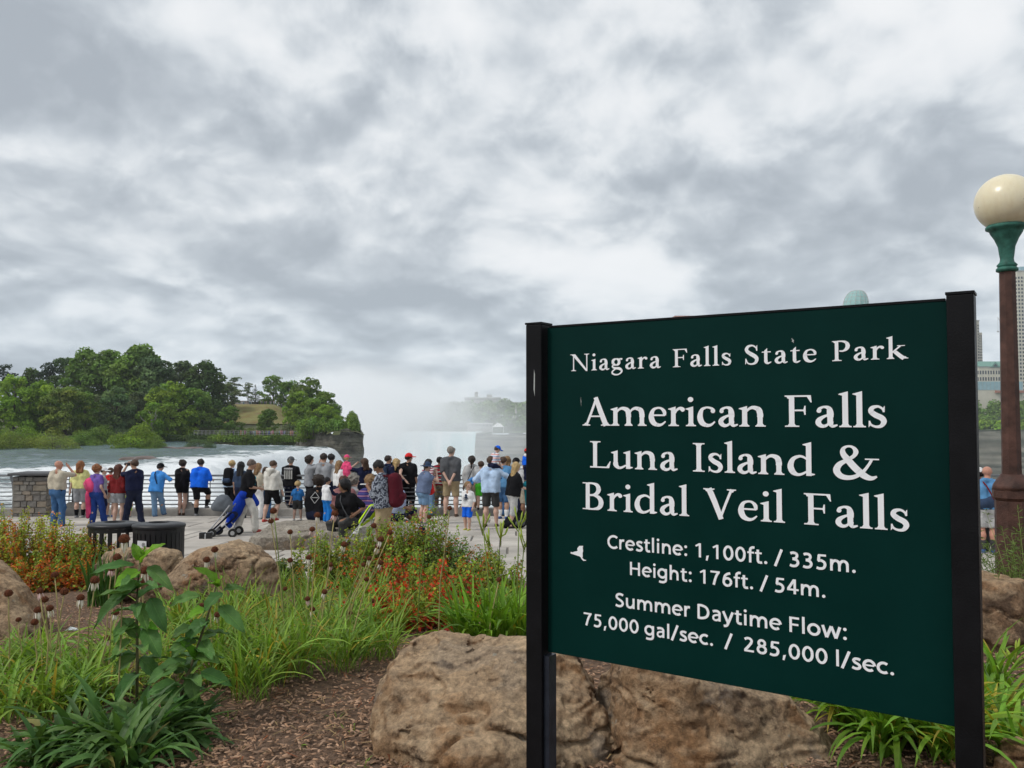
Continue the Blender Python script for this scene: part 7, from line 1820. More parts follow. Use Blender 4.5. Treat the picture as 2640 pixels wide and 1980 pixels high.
def blades(r, base, n, L, W, spread, e0=(60, 88), droop=(20, 110), az=None, prof='strap', seg=8, brown=.06, twist=.4):
    """arching leaves from one crown: returns V, Q, colour in metres around the crown"""
    a = r.uniform(0, 2 * math.pi, n) if az is None else r.normal(az[0], az[1], n)
    Ln = L * r.uniform(.6, 1.15, n); Wn = W * r.uniform(.7, 1.2, n)
    el = np.radians(r.uniform(*e0, n)); dr = np.radians(r.uniform(*droop, n)) * (.5 + .5 * Ln / L)
    rad = spread * np.sqrt(r.rand(n)); pa = r.uniform(0, 6.283, n)
    P = np.stack([rad * np.cos(pa), rad * np.sin(pa), np.zeros(n) - .02], -1)
    d = np.stack([np.cos(a), np.sin(a), 0 * a], -1); side = np.stack([-np.sin(a), np.cos(a), 0 * a], -1); tw = r.normal(0, twist, n)
    rings = []
    for k in range(seg + 1):
        t = k / seg; e = el - dr * t ** 1.4
        if k: P = P + (d * np.cos(e)[:, None] + np.array([0, 0, 1]) * np.sin(e)[:, None]) * (Ln / seg)[:, None]
        w = {'strap': (.55 + .9 * t) * (1 - t ** 4) if t < .5 else (1 - (2 * t - 1) ** 2.2), 'lance': max(.02, math.sin(math.pi * min(1, t * .94 + .04)) ** .9) * (.35 + .65 * min(1, t * 2.2)), 'fine': 1 - t ** 2}[prof]
        nrm = -d * np.sin(e)[:, None] + np.array([0, 0, 1]) * np.cos(e)[:, None]
        s = side * np.cos(tw * t)[:, None] + nrm * np.sin(tw * t)[:, None]
        hw = (Wn * w * .5)[:, None]
        rings.append(np.stack([P - s * hw + nrm * hw * .35, P - nrm * hw * .1, P + s * hw + nrm * hw * .35], 1))
    V = np.stack(rings, 1)                                   # n, seg+1, 3, 3
    idx = np.arange(n * (seg + 1) * 3).reshape(n, seg + 1, 3)
    Q = np.concatenate([np.stack([idx[:, :-1, j], idx[:, :-1, j + 1], idx[:, 1:, j + 1], idx[:, 1:, j]], -1).reshape(-1, 4) for j in (0, 1)])
    bt = r.uniform(.6, 1.35, n); hue = r.uniform(-.5, .5, n); br = r.rand(n) < brown
    c = np.stack([bt * (1 + .25 * hue), bt, bt * (1 - .2 * hue)], -1); c[br] = np.stack([bt[br] * 2.3, bt[br] * 1.05, bt[br] * 1.2], -1)
    return V.reshape(-1, 3), Q, np.repeat(c, (seg + 1) * 3, 0)
def clump(name, label, px, py, n, L, W, m, seed, group=None, loc=None, spread=.07, stalks=(), cat_='plant', **kw):
    r = np.random.RandomState(seed); g = ground(px, py) if loc is None else Vector(loc)
    root = empty(name, g); V, Q, c = blades(r, g, n, L, W, spread, **kw)
    mk('foliage', V, Q, m, root, True, c)
    for (tx, ty) in stalks:                                   # flower stalks with buds at their tips
        tip = at_y(tx, ty, g.y) - g; mid = tip * .5 + Vector((.0, 0, .04)); b = MB(); b.tube([(0, 0, 0), mid, tip], [.006, .005, .004], 6); st_ = b.build('flower_stalk', m_gstalk, root, True)
        rr = random.Random(int(tx))
        for q in range(5):
            bb = tip + Vector((rr.uniform(-.05, .05), rr.uniform(-.03, .03), rr.uniform(-.02, .06))); up_ = (bb - (tip - Vector((0, 0, .08)))).normalized()
            MB().tube([tip - Vector((0, 0, .02 + .015 * q)), bb, bb + up_ * .03, bb + up_ * .055], [.003, .006, .008, .002], 6).build('bud', m_bud, st_, True)
    tag(root, label, cat_, group)
    return root
DG = 'daylily clumps in the bed'; NG = 'narrow-leaved clumps in the bed'
# daylilies behind the blocky boulder
for k, (px, py, yy, lab, stk) in enumerate([(1215, 1600, 6.2, 'daylily clump with arching leaves just above the flat top of the blocky boulder', ()), (1275, 1600, 6.0, 'tall daylily clump with branched bud stalks beside the sign post', ((1245, 1352), (1290, 1378))), (1330, 1590, 6.1, 'daylily clump crowding the back of the sign post', ((1338, 1345), (1352, 1395))),
        (1310, 1580, 6.9, 'daylily clump with upright leaves farther behind the sign post', ((1262, 1395),))]):
    c_ = at_y(px, py, yy); clump('daylily', lab, 0, 0, 75, .62, .027, m_strap, 20 + k, DG, loc=(c_.x, yy, gz(c_.x, yy)), stalks=stk, e0=(58, 88), droop=(10, 95), spread=.10)
for k, (px, py, lab) in enumerate([(930, 1690, 'light green daylily clump at the corner of the blocky boulder'), (868, 1640, 'spreading daylily clump between the red shrub and the blocky boulder')]):
    clump('daylily', lab, px, py, 60, .40, .022, m_strap, 30 + k, DG, droop=(50, 130))
# daylilies under and beside the sign
for k, (px, yy, lab, n) in enumerate([(2175, 4.3, 'daylily clump at the rounded end of the long boulder', 90), (2260, 4.0, 'dense daylily clump below the middle of the sign panel', 110), (2345, 4.15, 'dense daylily clump below the sign panel near the second post', 110), (2420, 3.9, 'daylily clump pressed against the second sign post', 90), (2300, 4.6, 'daylily clump set back under the sign panel', 80),
        (2560, 4.2, 'daylily clump just outside the second sign post', 70), (2600, 3.8, 'low daylily clump with yellowed leaves at the bed corner', 55), (2545, 5.0, 'daylily clump with a single bud stalk by the layered boulder', 50)]):
    x = (px - 1320) / F * yy; clump('daylily', lab, 0, 0, n, .50, .026, m_strap, 40 + k, DG, loc=(x, yy, gz(x, yy) - .0), droop=(40, 135), brown=.14, stalks=(((2618, 1690),) if k == 7 else ()))
# narrow-leaved coneflower and grass clumps through the middle of the bed
NC = [(700, 1690), (640, 1740), (760, 1740), (560, 1760), (830, 1700), (880, 1730), (600, 1660), (680, 1610), (760, 1640), (930, 1640), (820, 1590), (720, 1545), (960, 1580), (650, 1800), (790, 1545), (900, 1560), (1010, 1640), (1080, 1620), (480, 1700), (520, 1640), (600, 1590), (450, 1640), (560, 1700), (700, 1760), (860, 1660), (980, 1700), (790, 1600), (640, 1560), (900, 1610), (420, 1760)]
for k, (px, py) in enumerate(NC):
    wide = k % 3 == 0; tall_ = py < 1600
    clump('narrow_leaved_clump', ('wide-bladed' if wide else 'fine-bladed') + ' arching green clump ' + ('near the red shrubs in the far part of the bed' if tall_ and px > 780 else 'near the layered boulder in the far part of the bed' if tall_ else 'along the mulch path beside the blocky boulder' if px > 800 else 'beside the leaning broad-leaved plant' if px < 600 else 'in the middle of the coneflower drift'), px, py, 85, .50 if not tall_ else .56, .013 if k % 3 else .019, m_narrow, 60 + k, NG, droop=(15, 120), prof='lance', spread=.12, brown=.10, cat_='plant')
for k, (px, py) in enumerate([(40, 1790), (120, 1760), (190, 1790), (250, 1740), (-20, 1840), (310, 1800), (60, 1860), (160, 1850), (230, 1830), (10, 1760), (90, 1720), (290, 1700)]):
    clump('narrow_leaved_clump', 'arching clump of narrow green leaves under the pale coneflower stalks', px, py, 70, .40, .016, m_narrow, 90 + k, 'narrow-leaved clumps under the coneflowers', droop=(30, 125), prof='lance', spread=.11, brown=.06)
# dark lance-leaved rosette at the front
for k, (px, yy, n, L) in enumerate([(300, 3.95, 85, .40), (400, 4.0, 85, .42), (210, 4.05, 70, .38), (350, 3.75, 70, .38), (470, 4.1, 60, .34), (140, 3.9, 45, .34)]):
    x = (px - 1320) / F * yy; clump('lance_leaved_plant', 'rosette of dark lance-shaped leaves at the foot of the broad-leaved plant', 0, 0, n, L, .036, m_darkleaf, 110 + k, 'dark rosettes at the front of the bed', loc=(x, yy, gz(x, yy)), prof='lance', e0=(40, 85), droop=(40, 130), spread=.10, brown=.02)
# sword-leaved iris and fine grass
for k, (px, py, lab) in enumerate([(262, 1565, 'dark iris clump of stiff sword leaves behind the coneflowers'), (318, 1545, 'stiff dark iris clump next to the small flat rock')]):
    clump('iris', lab, px, py, 64, .66, .032, m_iris, 130 + k, e0=(68, 90), droop=(0, 18), spread=.16)
clump('grass_tuft', 'fine upright grass tuft in front of the layered boulder', 618, 1520, 130, .50, .010, m_fine, 140, e0=(66, 90), droop=(5, 45), prof='fine', spread=.14, cat_='grass tuft')
clump('grass_tuft', 'thin grass tuft with tall blades beside the layered boulder', 590, 1540, 30, .55, .012, m_fine, 141, e0=(60, 88), droop=(5, 40), prof='fine', spread=.18, cat_='grass tuft')
r = random.Random(4)
for k, (px, py) in enumerate([(760, 1930), (900, 1890), (590, 1850), (860, 1850), (505, 1890), (945, 1975)]):
    clump('weed_seedling', 'tiny green seedling sprouting from the mulch', px, py, 9, .07, .007, m_narrow, 150 + k, 'seedlings in the mulch', prof='lance', e0=(20, 80), droop=(0, 60), spread=.03, seg=4, cat_='weed')

# ---- shrubs with small round leaves on upright stems, some turned red
def shrub(label, px, py, w, h, dep, nst, seed, warm=.3, warmc=(.50, .125, .022), green=(.21, .32, .042), loc=None):
    r = np.random.RandomState(seed); g = ground(px, py) if loc is None else Vector(loc); root = empty('leafy_shrub', g)
    VV = []; CC = []; stm = MB(); N = 0
    for s in range(nst):
        bx, by = r.uniform(-w / 2, w / 2), r.uniform(-dep / 2, dep / 2)
        hh = h * r.uniform(.55, 1.12) * (1 - .45 * (2 * bx / w) ** 2); lx_, ly_ = r.normal(0, .10) + bx * .25, r.normal(0, .08)
        tip = np.array([bx + lx_, by + ly_, hh]); b0 = np.array([bx, by, -.02]); mid = (b0 + tip) / 2 + np.array([r.normal(0, .02), r.normal(0, .02), .02])
        stm.tube([tuple(b0), tuple(mid), tuple(tip)], [.005, .004, .002], 4, False)
        n = int(88 * hh / h); t = r.uniform(.10, 1.04, n); base = np.where(t[:, None] < .5, b0 + (mid - b0) * (2 * t)[:, None], mid + (tip - mid) * (2 * t - 1)[:, None])
        a = r.uniform(0, 6.283, n); rr_ = (.075 * (1 - t) + .030) * np.sqrt(r.rand(n)) + .012
        P = base + np.stack([rr_ * np.cos(a), rr_ * np.sin(a), r.normal(0, .012, n)], -1)
        nrm = np.stack([np.cos(a) * .6, np.sin(a) * .6, np.full(n, .75)], -1) + r.normal(0, .35, (n, 3)); nrm /= np.linalg.norm(nrm, axis=1)[:, None]
        out = np.stack([np.cos(a), np.sin(a), 0 * a], -1); ax_ = out - nrm * (out * nrm).sum(1)[:, None]; ax_ /= np.linalg.norm(ax_, axis=1)[:, None]; bx_ = np.cross(nrm, ax_)
        sz = (.030 * r.uniform(.6, 1.25, n) * (1.15 - .5 * t.clip(0, 1)))[:, None]
        V = np.stack([P - ax_ * sz * .9, P - ax_ * sz * .1 - bx_ * sz * .72, P + ax_ * sz, P - ax_ * sz * .1 + bx_ * sz * .72], 1) + 0
        V[:, 1] += nrm * sz * .18; V[:, 3] += nrm * sz * .18
        isw = r.rand() < warm
        wt_ = (r.rand(n) < (.88 if isw else .05) * np.clip(1.25 - .55 * t, 0, 1)); 
        bt = r.uniform(.6, 1.4, n)[:, None]; c = np.array(green) * bt * np.array([1 + r.uniform(-.1, .35), 1, .9])
        wc = np.array(warmc) * r.uniform(.6, 1.5, n)[:, None] * np.stack([np.ones(n), r.uniform(.5, 1.9, n), np.ones(n)], -1)
        c = np.where(wt_[:, None], wc, c)
        pale = (t > .8) & (r.rand(n) < .25); c[pale] = c[pale] * 1.5
        VV.append(V.reshape(-1, 3)); CC.append(np.repeat(c, 4, 0))
    V = np.concatenate(VV); mk('foliage', V, np.arange(len(V)).reshape(-1, 4), m_small, root, False, np.concatenate(CC))
    tag(stm.build('stem', m_pstem, root), kind='stuff'); tag(root, label, 'shrub', 'leafy shrubs in the bed')
    return root
shrub('small-leaved shrub with orange lower leaves at the pier end of the bed', 20, 1480, 1.3, .98, .8, 90, 1, .38, green=(.28, .36, .05))
shrub('small-leaved shrub with bright upper shoots in front of the stone pier', 115, 1485, 1.2, .92, .8, 90, 2, .34, green=(.31, .39, .05))
shrub('low orange-leaved shrub beside the litter bins', 205, 1490, .95, .62, .7, 70, 3, .55)
shrub('rust-red low shrub at the foot of the bright shrub', 110, 1520, 1.4, .42, .6, 75, 4, .8)
shrub('pale seed-topped shrub next to the bins', 225, 1465, .7, .72, .4, 30, 5, .25, green=(.34, .31, .12))
shrub('green shrub with tall leafy spires near the end of the flat rock', 1085, 1500, .95, 1.08, .6, 80, 6, .18)
shrub('green small-leaved shrub in front of the folded stroller', 930, 1505, 1.1, .78, .7, 90, 7, .15)
shrub('bushy green shrub between the stroller and the leafy spires', 1010, 1500, .9, .85, .6, 75, 15, .22)
shrub('rounded blue-green shrub at the terrace edge near the daylilies', 1180, 1500, 1.0, .62, .6, 75, 8, .06, green=(.13, .24, .06))
shrub('red-flecked shrub in the middle of the far bed', 1030, 1555, 1.1, .66, .7, 80, 9, .42, (.55, .05, .018))
shrub('red and green shrub behind the blocky boulder', 1130, 1590, 1.0, .62, .6, 70, 10, .45, (.52, .06, .018))
shrub('scarlet-leaved low shrub between the coneflowers and the blocky boulder', 1060, 1620, .9, .38, .5, 60, 11, .7, (.55, .04, .016))
shrub('sparse green shrub in front of the flat rock', 815, 1500, .8, .72, .5, 40, 12, .05)
shrub('small dark shrub beside the layered boulder', 715, 1510, .6, .40, .4, 36, 13, .05, green=(.09, .16, .04))
shrub('orange-tipped shrub beside the tall daylily clump', 1260, 1545, .8, .60, .6, 55, 14, .30, (.44, .13, .02))

# ---- feathery shrub by the lamp
root = tag(empty('feathery_shrub', (rx(2636, 6.6), 6.6, gz(4, 6.6))), 'feathery light green shrub hiding the foot of the lamp post', 'shrub'); rr = random.Random(6); VV = []; CC = []; stm = MB(); rn = np.random.RandomState(9)
for s in range(70):
    a = rr.uniform(0, 6.28); L = rr.uniform(.6, 1.2); e = rr.uniform(.9, 1.45); p0 = Vector((rr.uniform(-.2, .2), rr.uniform(-.15, .15), 0)); d = Vector((math.cos(a) * math.cos(e), math.sin(a) * math.cos(e), math.sin(e)))
    pts = [p0 + d * L * q / 6 + Vector((math.cos(a), math.sin(a), -.4)) * .10 * (q / 6) ** 2 for q in range(7)]; stm.tube(pts, [.005 - .0006 * q for q in range(7)], 4, False)
    n = 75; t_ = rn.uniform(.2, 1, n) * 6; i0 = np.minimum(t_.astype(int), 5); A = np.array([tuple(q) for q in pts]); P = A[i0] + (A[i0 + 1] - A[i0]) * (t_ - i0)[:, None]
    u = rn.normal(size=(n, 3)); u[:, 2] = np.abs(u[:, 2]) * .6; u /= np.linalg.norm(u, axis=1)[:, None]; sd = np.cross(u, rn.normal(size=(n, 3))); sd /= np.linalg.norm(sd, axis=1)[:, None]
    Lq = rn.uniform(.03, .065, n)[:, None]; VV.append(np.stack([P, P + u * Lq * .5 + sd * .004, P + u * Lq, P + u * Lq * .5 - sd * .004], 1).reshape(-1, 3)); CC.append(np.repeat(np.array([(.13, .20, .05)]) * rn.uniform(.6, 1.4, n)[:, None], 4, 0))
V = np.concatenate(VV); mk('foliage', V, np.arange(len(V)).reshape(-1, 4), m_small, root, False, np.concatenate(CC)); tag(stm.build('stem', m_gstalk, root), kind='stuff')

# ---- coneflowers: stalk, cone and drooping petals
def cone_mesh():
    b = MB(); b.lathe([(.004, -.012), (.020, -.006), (.0235, .004), (.0215, .015), (.015, .025), (.006, .030)], 14); me = b.mesh('seed_cone', True)
    rr = random.Random(1)
    V = [v.co.copy() for v in me.vertices]; sp_ = MB(); sp_.v = [tuple(v) for v in V]; sp_.f = [tuple(p_.vertices) for p_ in me.polygons]
    for q in range(90):
        a = q * 2.399; t = q / 90; z = .001 + .028 * t; rad = .0235 * math.sqrt(max(.02, 1 - t ** 1.9)); n_ = Vector((math.cos(a), math.sin(a), .25 + t)).normalized(); c = Vector((rad * math.cos(a), rad * math.sin(a), z)); s1 = n_.cross(Vector((0, 0, 1))).normalized() * .0016; s2 = n_.cross(s1).normalized() * .0016
        sp_.add([c - s1, c + s2, c + s1, c - s2, c + n_ * .006], [(0, 1, 4), (1, 2, 4), (2, 3, 4), (3, 0, 4)])
    me2 = sp_.mesh('seed_cone'); me2.materials.append(m_cone); return me2
CONE = cone_mesh()
def petal_mesh(m, drop):
    V = []; n = 5
    for q in range(n + 1):
        t = q / n; w = .0052 * math.sin(math.pi * min(.93, t * .8 + .16)); x = .018 + .016 * math.sin(t * 1.3) * (1.4 - drop); z = -.008 - .048 * t * drop
        V += [(x, -w, z), (x + .001, 0, z + .0015), (x, w, z)]
    Fs = [(3 * q + j, 3 * q + j + 1, 3 * q + j + 4, 3 * q + j + 3) for q in range(n) for j in (0, 1)]
    me = mesh('petal', V, Fs, True); me.materials.append(m); return me
PET = [petal_mesh(m_petalw, .95), petal_mesh(m_petal, .8)]
def coneflower(hx, hy, y, bx, by, petals, scale, label, group, green=False, seed=0):
    rr = random.Random(seed); tip = at_y(hx, hy, y); yb = y + rr.uniform(-.15, .15); xb = (bx - 1320) / F * yb
    zb_ = gz(xb, yb); root = empty('coneflower', (xb, yb, zb_)); T = tip - root.location
    mid = T * .5 + Vector((-T.x * .12 + rr.uniform(-.015, .015), rr.uniform(-.02, .02), .03)); MB().tube([(0, 0, -.02), T * .25 + Vector((-T.x * .09, 0, .01)), mid, T * .78 + Vector((-T.x * .05, 0, .015)), T], [.0048, .0045, .004, .0036, .0034], 6).build('stalk', m_gstalk if green else m_stalk, root, True)
    d = (T - mid).normalized(); d = (d + Vector((rr.uniform(-.15, .15), rr.uniform(-.15, .15), .5))).normalized(); q_ = d.to_track_quat('Z', 'Y')
    o = obj('seed_cone', CONE, None, root); o.location = T; o.rotation_mode = 'QUATERNION'; o.rotation_quaternion = q_; o.scale = (scale * .84,) * 3
    if petals:
        n = petals
        for k in range(n):
            p_ = obj('petal', PET[seed % 2 if seed % 3 else 0], None, o); p_.rotation_euler = (0, rr.uniform(-.1, .45), 2 * math.pi * k / n + rr.uniform(-.15, .15)); p_.scale = (1, 1, rr.uniform(.7, 1.15))
    tag(root, label, 'coneflower', group)
LF = [(22, 1533, 0, 1.0), (103, 1527, 7, .9), (115, 1549, 0, .95), (98, 1576, 9, 1.0), (129, 1571, 6, .95), (89, 1607, 0, .9), (166, 1528, 0, 1.05), (141, 1485, 0, .9), (208, 1544, 12, 1.0), (244, 1499, 10, 1.2), (302, 1440, 4, 1.0), (288, 1468, 11, .9), (374, 1474, 8, 1.15), (276, 1648, 8, .85), (298, 1582, 6, .9), (375, 1709, 5, .8), (363, 1503, 0, .9), (48, 1600, 0, .7)]
for k, (x, y_, pn, s) in enumerate(LF):
    yy = 4.75 + .1 * (k % 5)
    coneflower(x, y_, yy, x + (190 - x) * -.05 + (30 if x < 160 else -12) + 8 * math.sin(k), 1830, pn, s * 1.12, 'spent coneflower with dark cone on a pale stalk near the front rosettes' if pn == 0 else 'fading coneflower with drooping pale petals near the front rosettes', 'bare coneflowers near the front rosettes' if pn == 0 else 'petalled coneflowers near the front rosettes', seed=k)
coneflower(320, 1394, 4.3, 318, 1850, 6, 1.35, 'largest spent coneflower with rust-brown cone standing above the iris leaves', None, seed=40)
CFl = [(554, 1420, 9, 1), (533, 1446, 12, 1), (560, 1587, 7, .9), (520, 1564, 0, .85), (635, 1675, 0, .9), (637, 1740, 6, .9), (748, 1447, 8, 1), (796, 1440, 9, 1.05), (836, 1528, 10, .9), (793, 1546, 8, .9), (805, 1573, 6, .95), (852, 1458, 9, .9), (705, 1320, 7, 1.1), (699, 1346, 0, 1), (748, 1374, 6, .95), (805, 1367, 8, 1.05), (818, 1331, 9, 1.05), (863, 1327, 11, 1.15), (887, 1406, 9, 1.1), (974, 1411, 8, 1.05), (981, 1393, 7, 1.05), (963, 1358, 0, 1), (952, 1442, 4, .9), (936, 1458, 0, .85), (981, 1453, 6, .9), (958, 1551, 0, .85), (944, 1496, 0, .85), (1106, 1335, 0, .8), (1159, 1312, 0, .8), (1286, 1497, 0, .9), (735, 1520, 0, .8), (903, 1582, 0, .85), (1005, 1375, 0, .85)]
for k, (x, y_, pn, s) in enumerate(CFl):
    yy = 5.7 + .22 * (k % 4) if x > 600 else 5.2
    bx = 790 + (x - 790) * .5 if x > 640 else x + 25
    if x > 1050: bx = x - 30
    coneflower(x, y_, yy, bx, 1650, pn, s * 1.05, 'spent coneflower with dark cone on a leaning stalk among the narrow leaves' if pn == 0 else 'fading coneflower with ragged drooping petals among the narrow leaves', 'bare coneflowers in the middle of the bed' if pn == 0 else 'petalled coneflowers in the middle of the bed', green=k % 3 == 0, seed=50 + k)

# ---- tall broad-leaved plants
def broad_leaf_mesh(L, W, m, r, curl):
    n, w_ = 10, 4; V = []
    for i in range(n + 1):
        t = i / n; hw = W * .5 * 2.6 * t ** .58 * max(0, 1 - t) ** .92 * (1 + .05 * math.sin(i * 2.7)) + (.0015 if t < .06 else 0)
        z = curl * L * (t - t * t * 1.5) ; x = L * t
        for j in range(-w_, w_ + 1):
            s = j / w_; V.append((x, s * hw, z + abs(s) ** 1.3 * hw * .42 + .006 * math.sin(t * 17 + j) * abs(s) - .0025 * (j == 0)))
    k = 2 * w_ + 1; Fs = [(i * k + j, i * k + j + 1, (i + 1) * k + j + 1, (i + 1) * k + j) for i in range(n) for j in range(2 * w_)]
    bt = r.uniform(.75, 1.3); me = mesh('leaf', V, Fs, True, np.array([(bt * r.uniform(.85, 1.15), bt, bt)] * len(V))); me.materials.append(m); return me
def broad_plant(label, y, stem_px, leaves, seed):
    r = random.Random(seed); b0 = at_y(*stem_px[0], y); zb_ = gz(b0.x, y); root = empty('broad_leaved_plant', (b0.x, y, zb_))
    pts = [at_y(px, py, y) - root.location for (px, py) in stem_px]; pts[0] = Vector((pts[0].x, 0, -.03)); MB().tube(pts, [.009 - .005 * q / len(pts) for q in range(len(pts))], 8).build('stem', m_pstem, root, True)
    # further leaves all round the stem, as they would be seen from any side
    for q in range(16):
        t_ = .12 + .62 * q / 16; k_ = t_ * (len(stem_px) - 1); i_ = int(k_); f_ = k_ - i_
        x0, y0_ = (stem_px[i_][j] + (stem_px[min(i_ + 1, len(stem_px) - 1)][j] - stem_px[i_][j]) * f_ for j in (0, 1)); az = q * 2.4 + r.uniform(-.4, .4); L = r.uniform(.13, .2)
        a = at_y(x0, y0_, y) - root.location; D = Vector((math.cos(az), math.sin(az), r.uniform(-.25, .35))).normalized(); nz_ = (Vector((0, 0, 1)) - D * D.z).normalized()
        M = Matrix((D, nz_.cross(D), nz_)).transposed().to_4x4(); M.translation = a
        o = obj('leaf', broad_leaf_mesh(L, L * r.uniform(.34, .45), m_broad, r, r.uniform(.1, .35)), None, root); o.matrix_local = M
    for (x0, y0_, x1, y1_, w, young) in leaves:
        a = at_y(x0, y0_, y) - root.location; b_ = at_y(x1, y1_, y) - root.location; b_.y += r.uniform(-.11, .03); D = b_ - a; L = D.length; D.normalize()
        # the blade turns its face up and partly to the path
        upv = Vector((r.uniform(-.25, .25), -.75 if not young else -.5, .75)); nz_ = (upv - D * upv.dot(D)).normalized(); yv = nz_.cross(D)
        M = Matrix((D, yv, nz_)).transposed().to_4x4(); M.translation = a
        o = obj('leaf', broad_leaf_mesh(L * 1.04, w * .88 * y / F, m_young if young else m_broad, r, r.uniform(.15, .4)), None, root); o.matrix_local = M
    tag(root, label, 'plant')
Z8 = lambda x, y_: (x / 2.212, 1300 + y_ / 2.212)
def LV(lst): return [(*Z8(a, b), *Z8(c, d), w, yg) for (a, b, c, d, w, yg) in lst]
broad_plant('tall broad-leaved plant with bright shoot tip standing above the coneflowers', 4.3, [(352, 1880), (354, 1700), (352, 1560), (358, 1470), (362, 1445)],
    LV([(800, 335, 968, 198, 36, 1), (795, 320, 758, 222, 32, 1), (810, 330, 830, 240, 20, 1), (765, 345, 556, 362, 30, 0), (845, 355, 1018, 458, 40, 0), (805, 450, 540, 672, 48, 0), (800, 445, 668, 530, 50, 0), (858, 535, 978, 692, 50, 0), (800, 380, 700, 445, 48, 1), (768, 655, 648, 775, 46, 0), (825, 700, 948, 838, 54, 0), (745, 770, 640, 885, 42, 0), (790, 560, 870, 690, 40, 0), (800, 690, 920, 690, 30, 1), (780, 860, 640, 960, 44, 0), (800, 880, 900, 1000, 44, 0), (785, 960, 690, 1090, 42, 0), (795, 760, 700, 640, 38, 0)]), 1)
broad_plant('broad-leaved plant with two bright shoots leaning towards the mulch path', 4.25, [(452, 1880), (470, 1780), (505, 1680), (535, 1590), (557, 1510)],
    LV([(1250, 465, 1158, 335, 34, 1), (1252, 468, 1292, 388, 28, 1), (1245, 470, 1225, 420, 18, 1), (1140, 520, 960, 566, 34, 0), (1270, 508, 1172, 596, 42, 0), (1250, 580, 1410, 706, 46, 0), (1275, 485, 1398, 465, 24, 0), (1195, 660, 1062, 775, 52, 0), (1150, 780, 1262, 845, 40, 0), (1070, 815, 945, 880, 42, 0), (1180, 600, 1100, 620, 34, 1), (1115, 885, 1068, 752, 30, 1), (1125, 885, 1152, 808, 26, 1), (1065, 890, 872, 985, 52, 0), (1115, 850, 1275, 872, 40, 0), (1145, 955, 1322, 1022, 40, 0), (1090, 965, 1135, 1110, 48, 0), (1015, 1030, 865, 1052, 44, 0), (1020, 1045, 890, 1190, 46, 0), (1065, 1085, 1200, 1205, 48, 0), (1005, 1115, 1075, 1240, 36, 0), (1100, 700, 1010, 730, 34, 0), (1120, 780, 1000, 800, 36, 0), (1050, 950, 960, 920, 36, 0)]), 2)
# ---- dry leaf litter lying on the mulch and between the clumps
def litter():
    r = np.random.RandomState(77); N = 2600
    y = 3.4 + 7.5 * r.rand(N) ** 1.3; x = (r.rand(N) * 2 - 1) * (.66 * y + .3); z = np.array([gz(a_, b_) for a_, b_ in zip(x, y)]) + .012 + .02 * r.rand(N)
    L = .05 + .12 * r.rand(N) ** 2; W = .002 + .003 * r.rand(N); a_ = r.rand(N) * 6.283; d = np.stack([np.cos(a_), np.sin(a_)], -1); s_ = np.stack([-d[:, 1], d[:, 0]], -1); c_ = np.stack([x, y], -1)
    V = np.zeros((N, 6, 3)); bend = (r.rand(N) - .5) * .05
    for j, t in enumerate((-.5, 0, .5)):
        q = c_ + d * (L * t)[:, None] + s_ * (bend * (1 - abs(2 * t)))[:, None]; w = W * (1 - .6 * abs(2 * t))
        V[:, 2 * j, :2] = q - s_ * w[:, None]; V[:, 2 * j + 1, :2] = q + s_ * w[:, None]; V[:, 2 * j:2 * j + 2, 2] = (z + .012 * (t == 0))[:, None]
    i = np.arange(N)[:, None] * 6; Q = np.concatenate([i + np.array([[0, 1, 3, 2]]), i + np.array([[2, 3, 5, 4]])])
    g_ = r.uniform(.5, 1.4, N)[:, None] * np.where(r.rand(N)[:, None] < .7, np.array([[.36, .25, .12]]), np.array([[.30, .10, .04]]))
    tag(mk('dry_leaf_litter', V.reshape(-1, 3), Q, m_small, None, False, np.repeat(g_, 6, 0)), 'dry straw and dead leaves scattered over the mulch', 'leaf litter', kind='stuff')
litter()
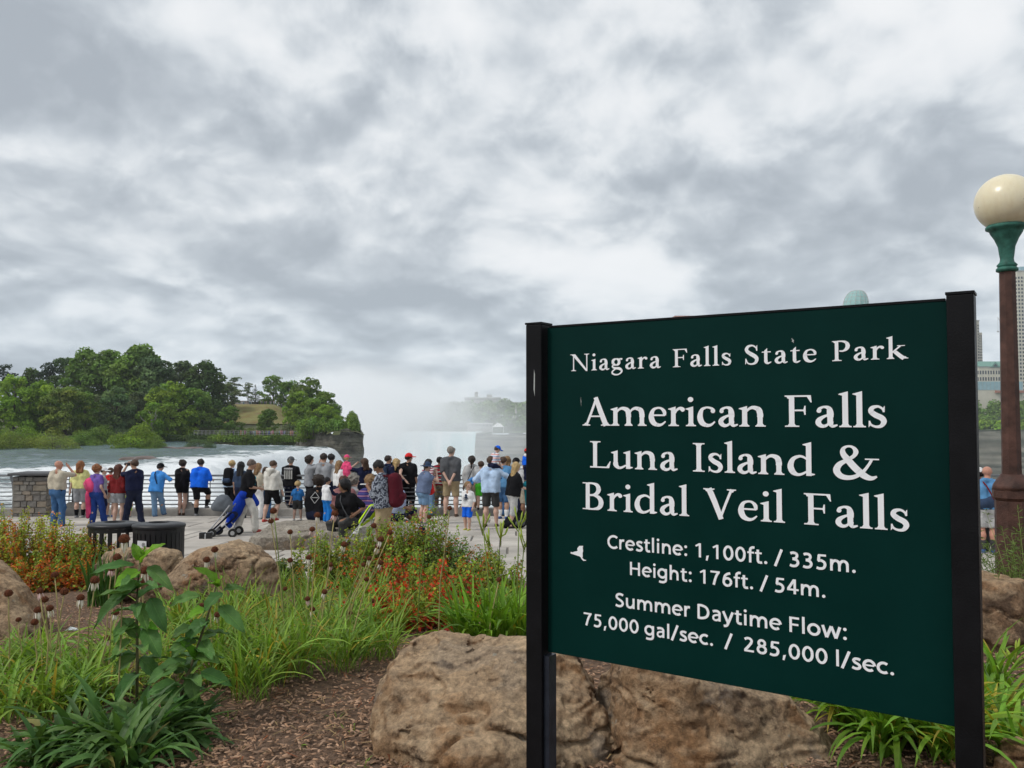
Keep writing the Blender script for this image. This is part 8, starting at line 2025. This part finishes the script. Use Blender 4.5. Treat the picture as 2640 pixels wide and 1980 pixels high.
# ================================================================== MIST AND AIR
def mist_box(name, label, lo, hi, blobs, dens, nscale, seed):
    """closed volume of drifting spray: soft clumps of density torn by noise"""
    c = [(a + b) / 2 for a, b in zip(lo, hi)]; s = [b - a for a, b in zip(lo, hi)]
    o = MB().box((0, 0, 0), s).build(name, None)
    o.location = c
    m = bpy.data.materials.new(name); m.use_nodes = True; t = NB(m.node_tree); t.n.remove(t.n['Principled BSDF'])
    tcn = t.new('ShaderNodeTexCoord'); P = tcn.outputs['Object']
    nz = t.noise(t.vmath('ADD', P, (seed, seed, seed)), nscale, 3, .55)
    tot = None
    for (bc, br, w) in blobs:
        q = t.vmath('DIVIDE', t.vmath('SUBTRACT', P, tuple(b - a for b, a in zip(bc, c))), tuple(br))
        L = t.vmath('LENGTH', q); g = t.math('MULTIPLY', t.maprange(L, 0, 1, 1, 0, True), w)
        tot = g if tot is None else t.math('ADD', tot, g)
    d = t.math('MULTIPLY', tot, t.maprange(nz, .30, .68, .12, 1.6))
    pv = t.new('ShaderNodeVolumePrincipled'); pv.inputs['Color'].default_value = (.99, .995, 1, 1); pv.inputs['Anisotropy'].default_value = .1
    t.put(pv.inputs['Density'], t.math('MULTIPLY', d, dens)); t.l.new(pv.outputs[0], t.n['Material Output'].inputs['Volume'])
    o.data.materials.clear(); o.data.materials.append(m)
    return tag(o, label, 'mist', kind='stuff')
mist_box('falls_mist', 'white spray plume rising from the horseshoe falls', (-300, 560, -56), (70, 838, 62),
         [((-150, 720, -6), (62, 90, 62), 1.5), ((-115, 720, 5), (105, 100, 54), .42), ((-60, 740, -10), (150, 90, 70), .16), ((-130, 690, -50), (150, 130, 34), .55), ((-150, 730, 20), (60, 70, 40), .35)], .085, .022, 3.0)
mist_box('gorge_mist', 'thin white spray drifting at the foot of the near falls', (-37.5, 60, -56), (90, 330, 4),
         [((-20, 190, -45), (90, 120, 44), 1.0), ((-20, 200, -25), (40, 60, 24), .5)], .02, .05, 9.0)
hb = MB().box((0, 0, 0), (3000, 1790, 252)).build('haze', None); hb.location = (0, 855, 66)
m = bpy.data.materials.new('haze_air'); m.use_nodes = True; t = NB(m.node_tree); t.n.remove(t.n['Principled BSDF'])
pv = t.new('ShaderNodeVolumePrincipled'); pv.inputs['Color'].default_value = (.9, .95, 1, 1); pv.inputs['Density'].default_value = .00011
t.l.new(pv.outputs[0], t.n['Material Output'].inputs['Volume']); hb.data.materials.clear(); hb.data.materials.append(m)
tag(hb, 'pale summer haze filling the gorge air', 'haze', kind='stuff')
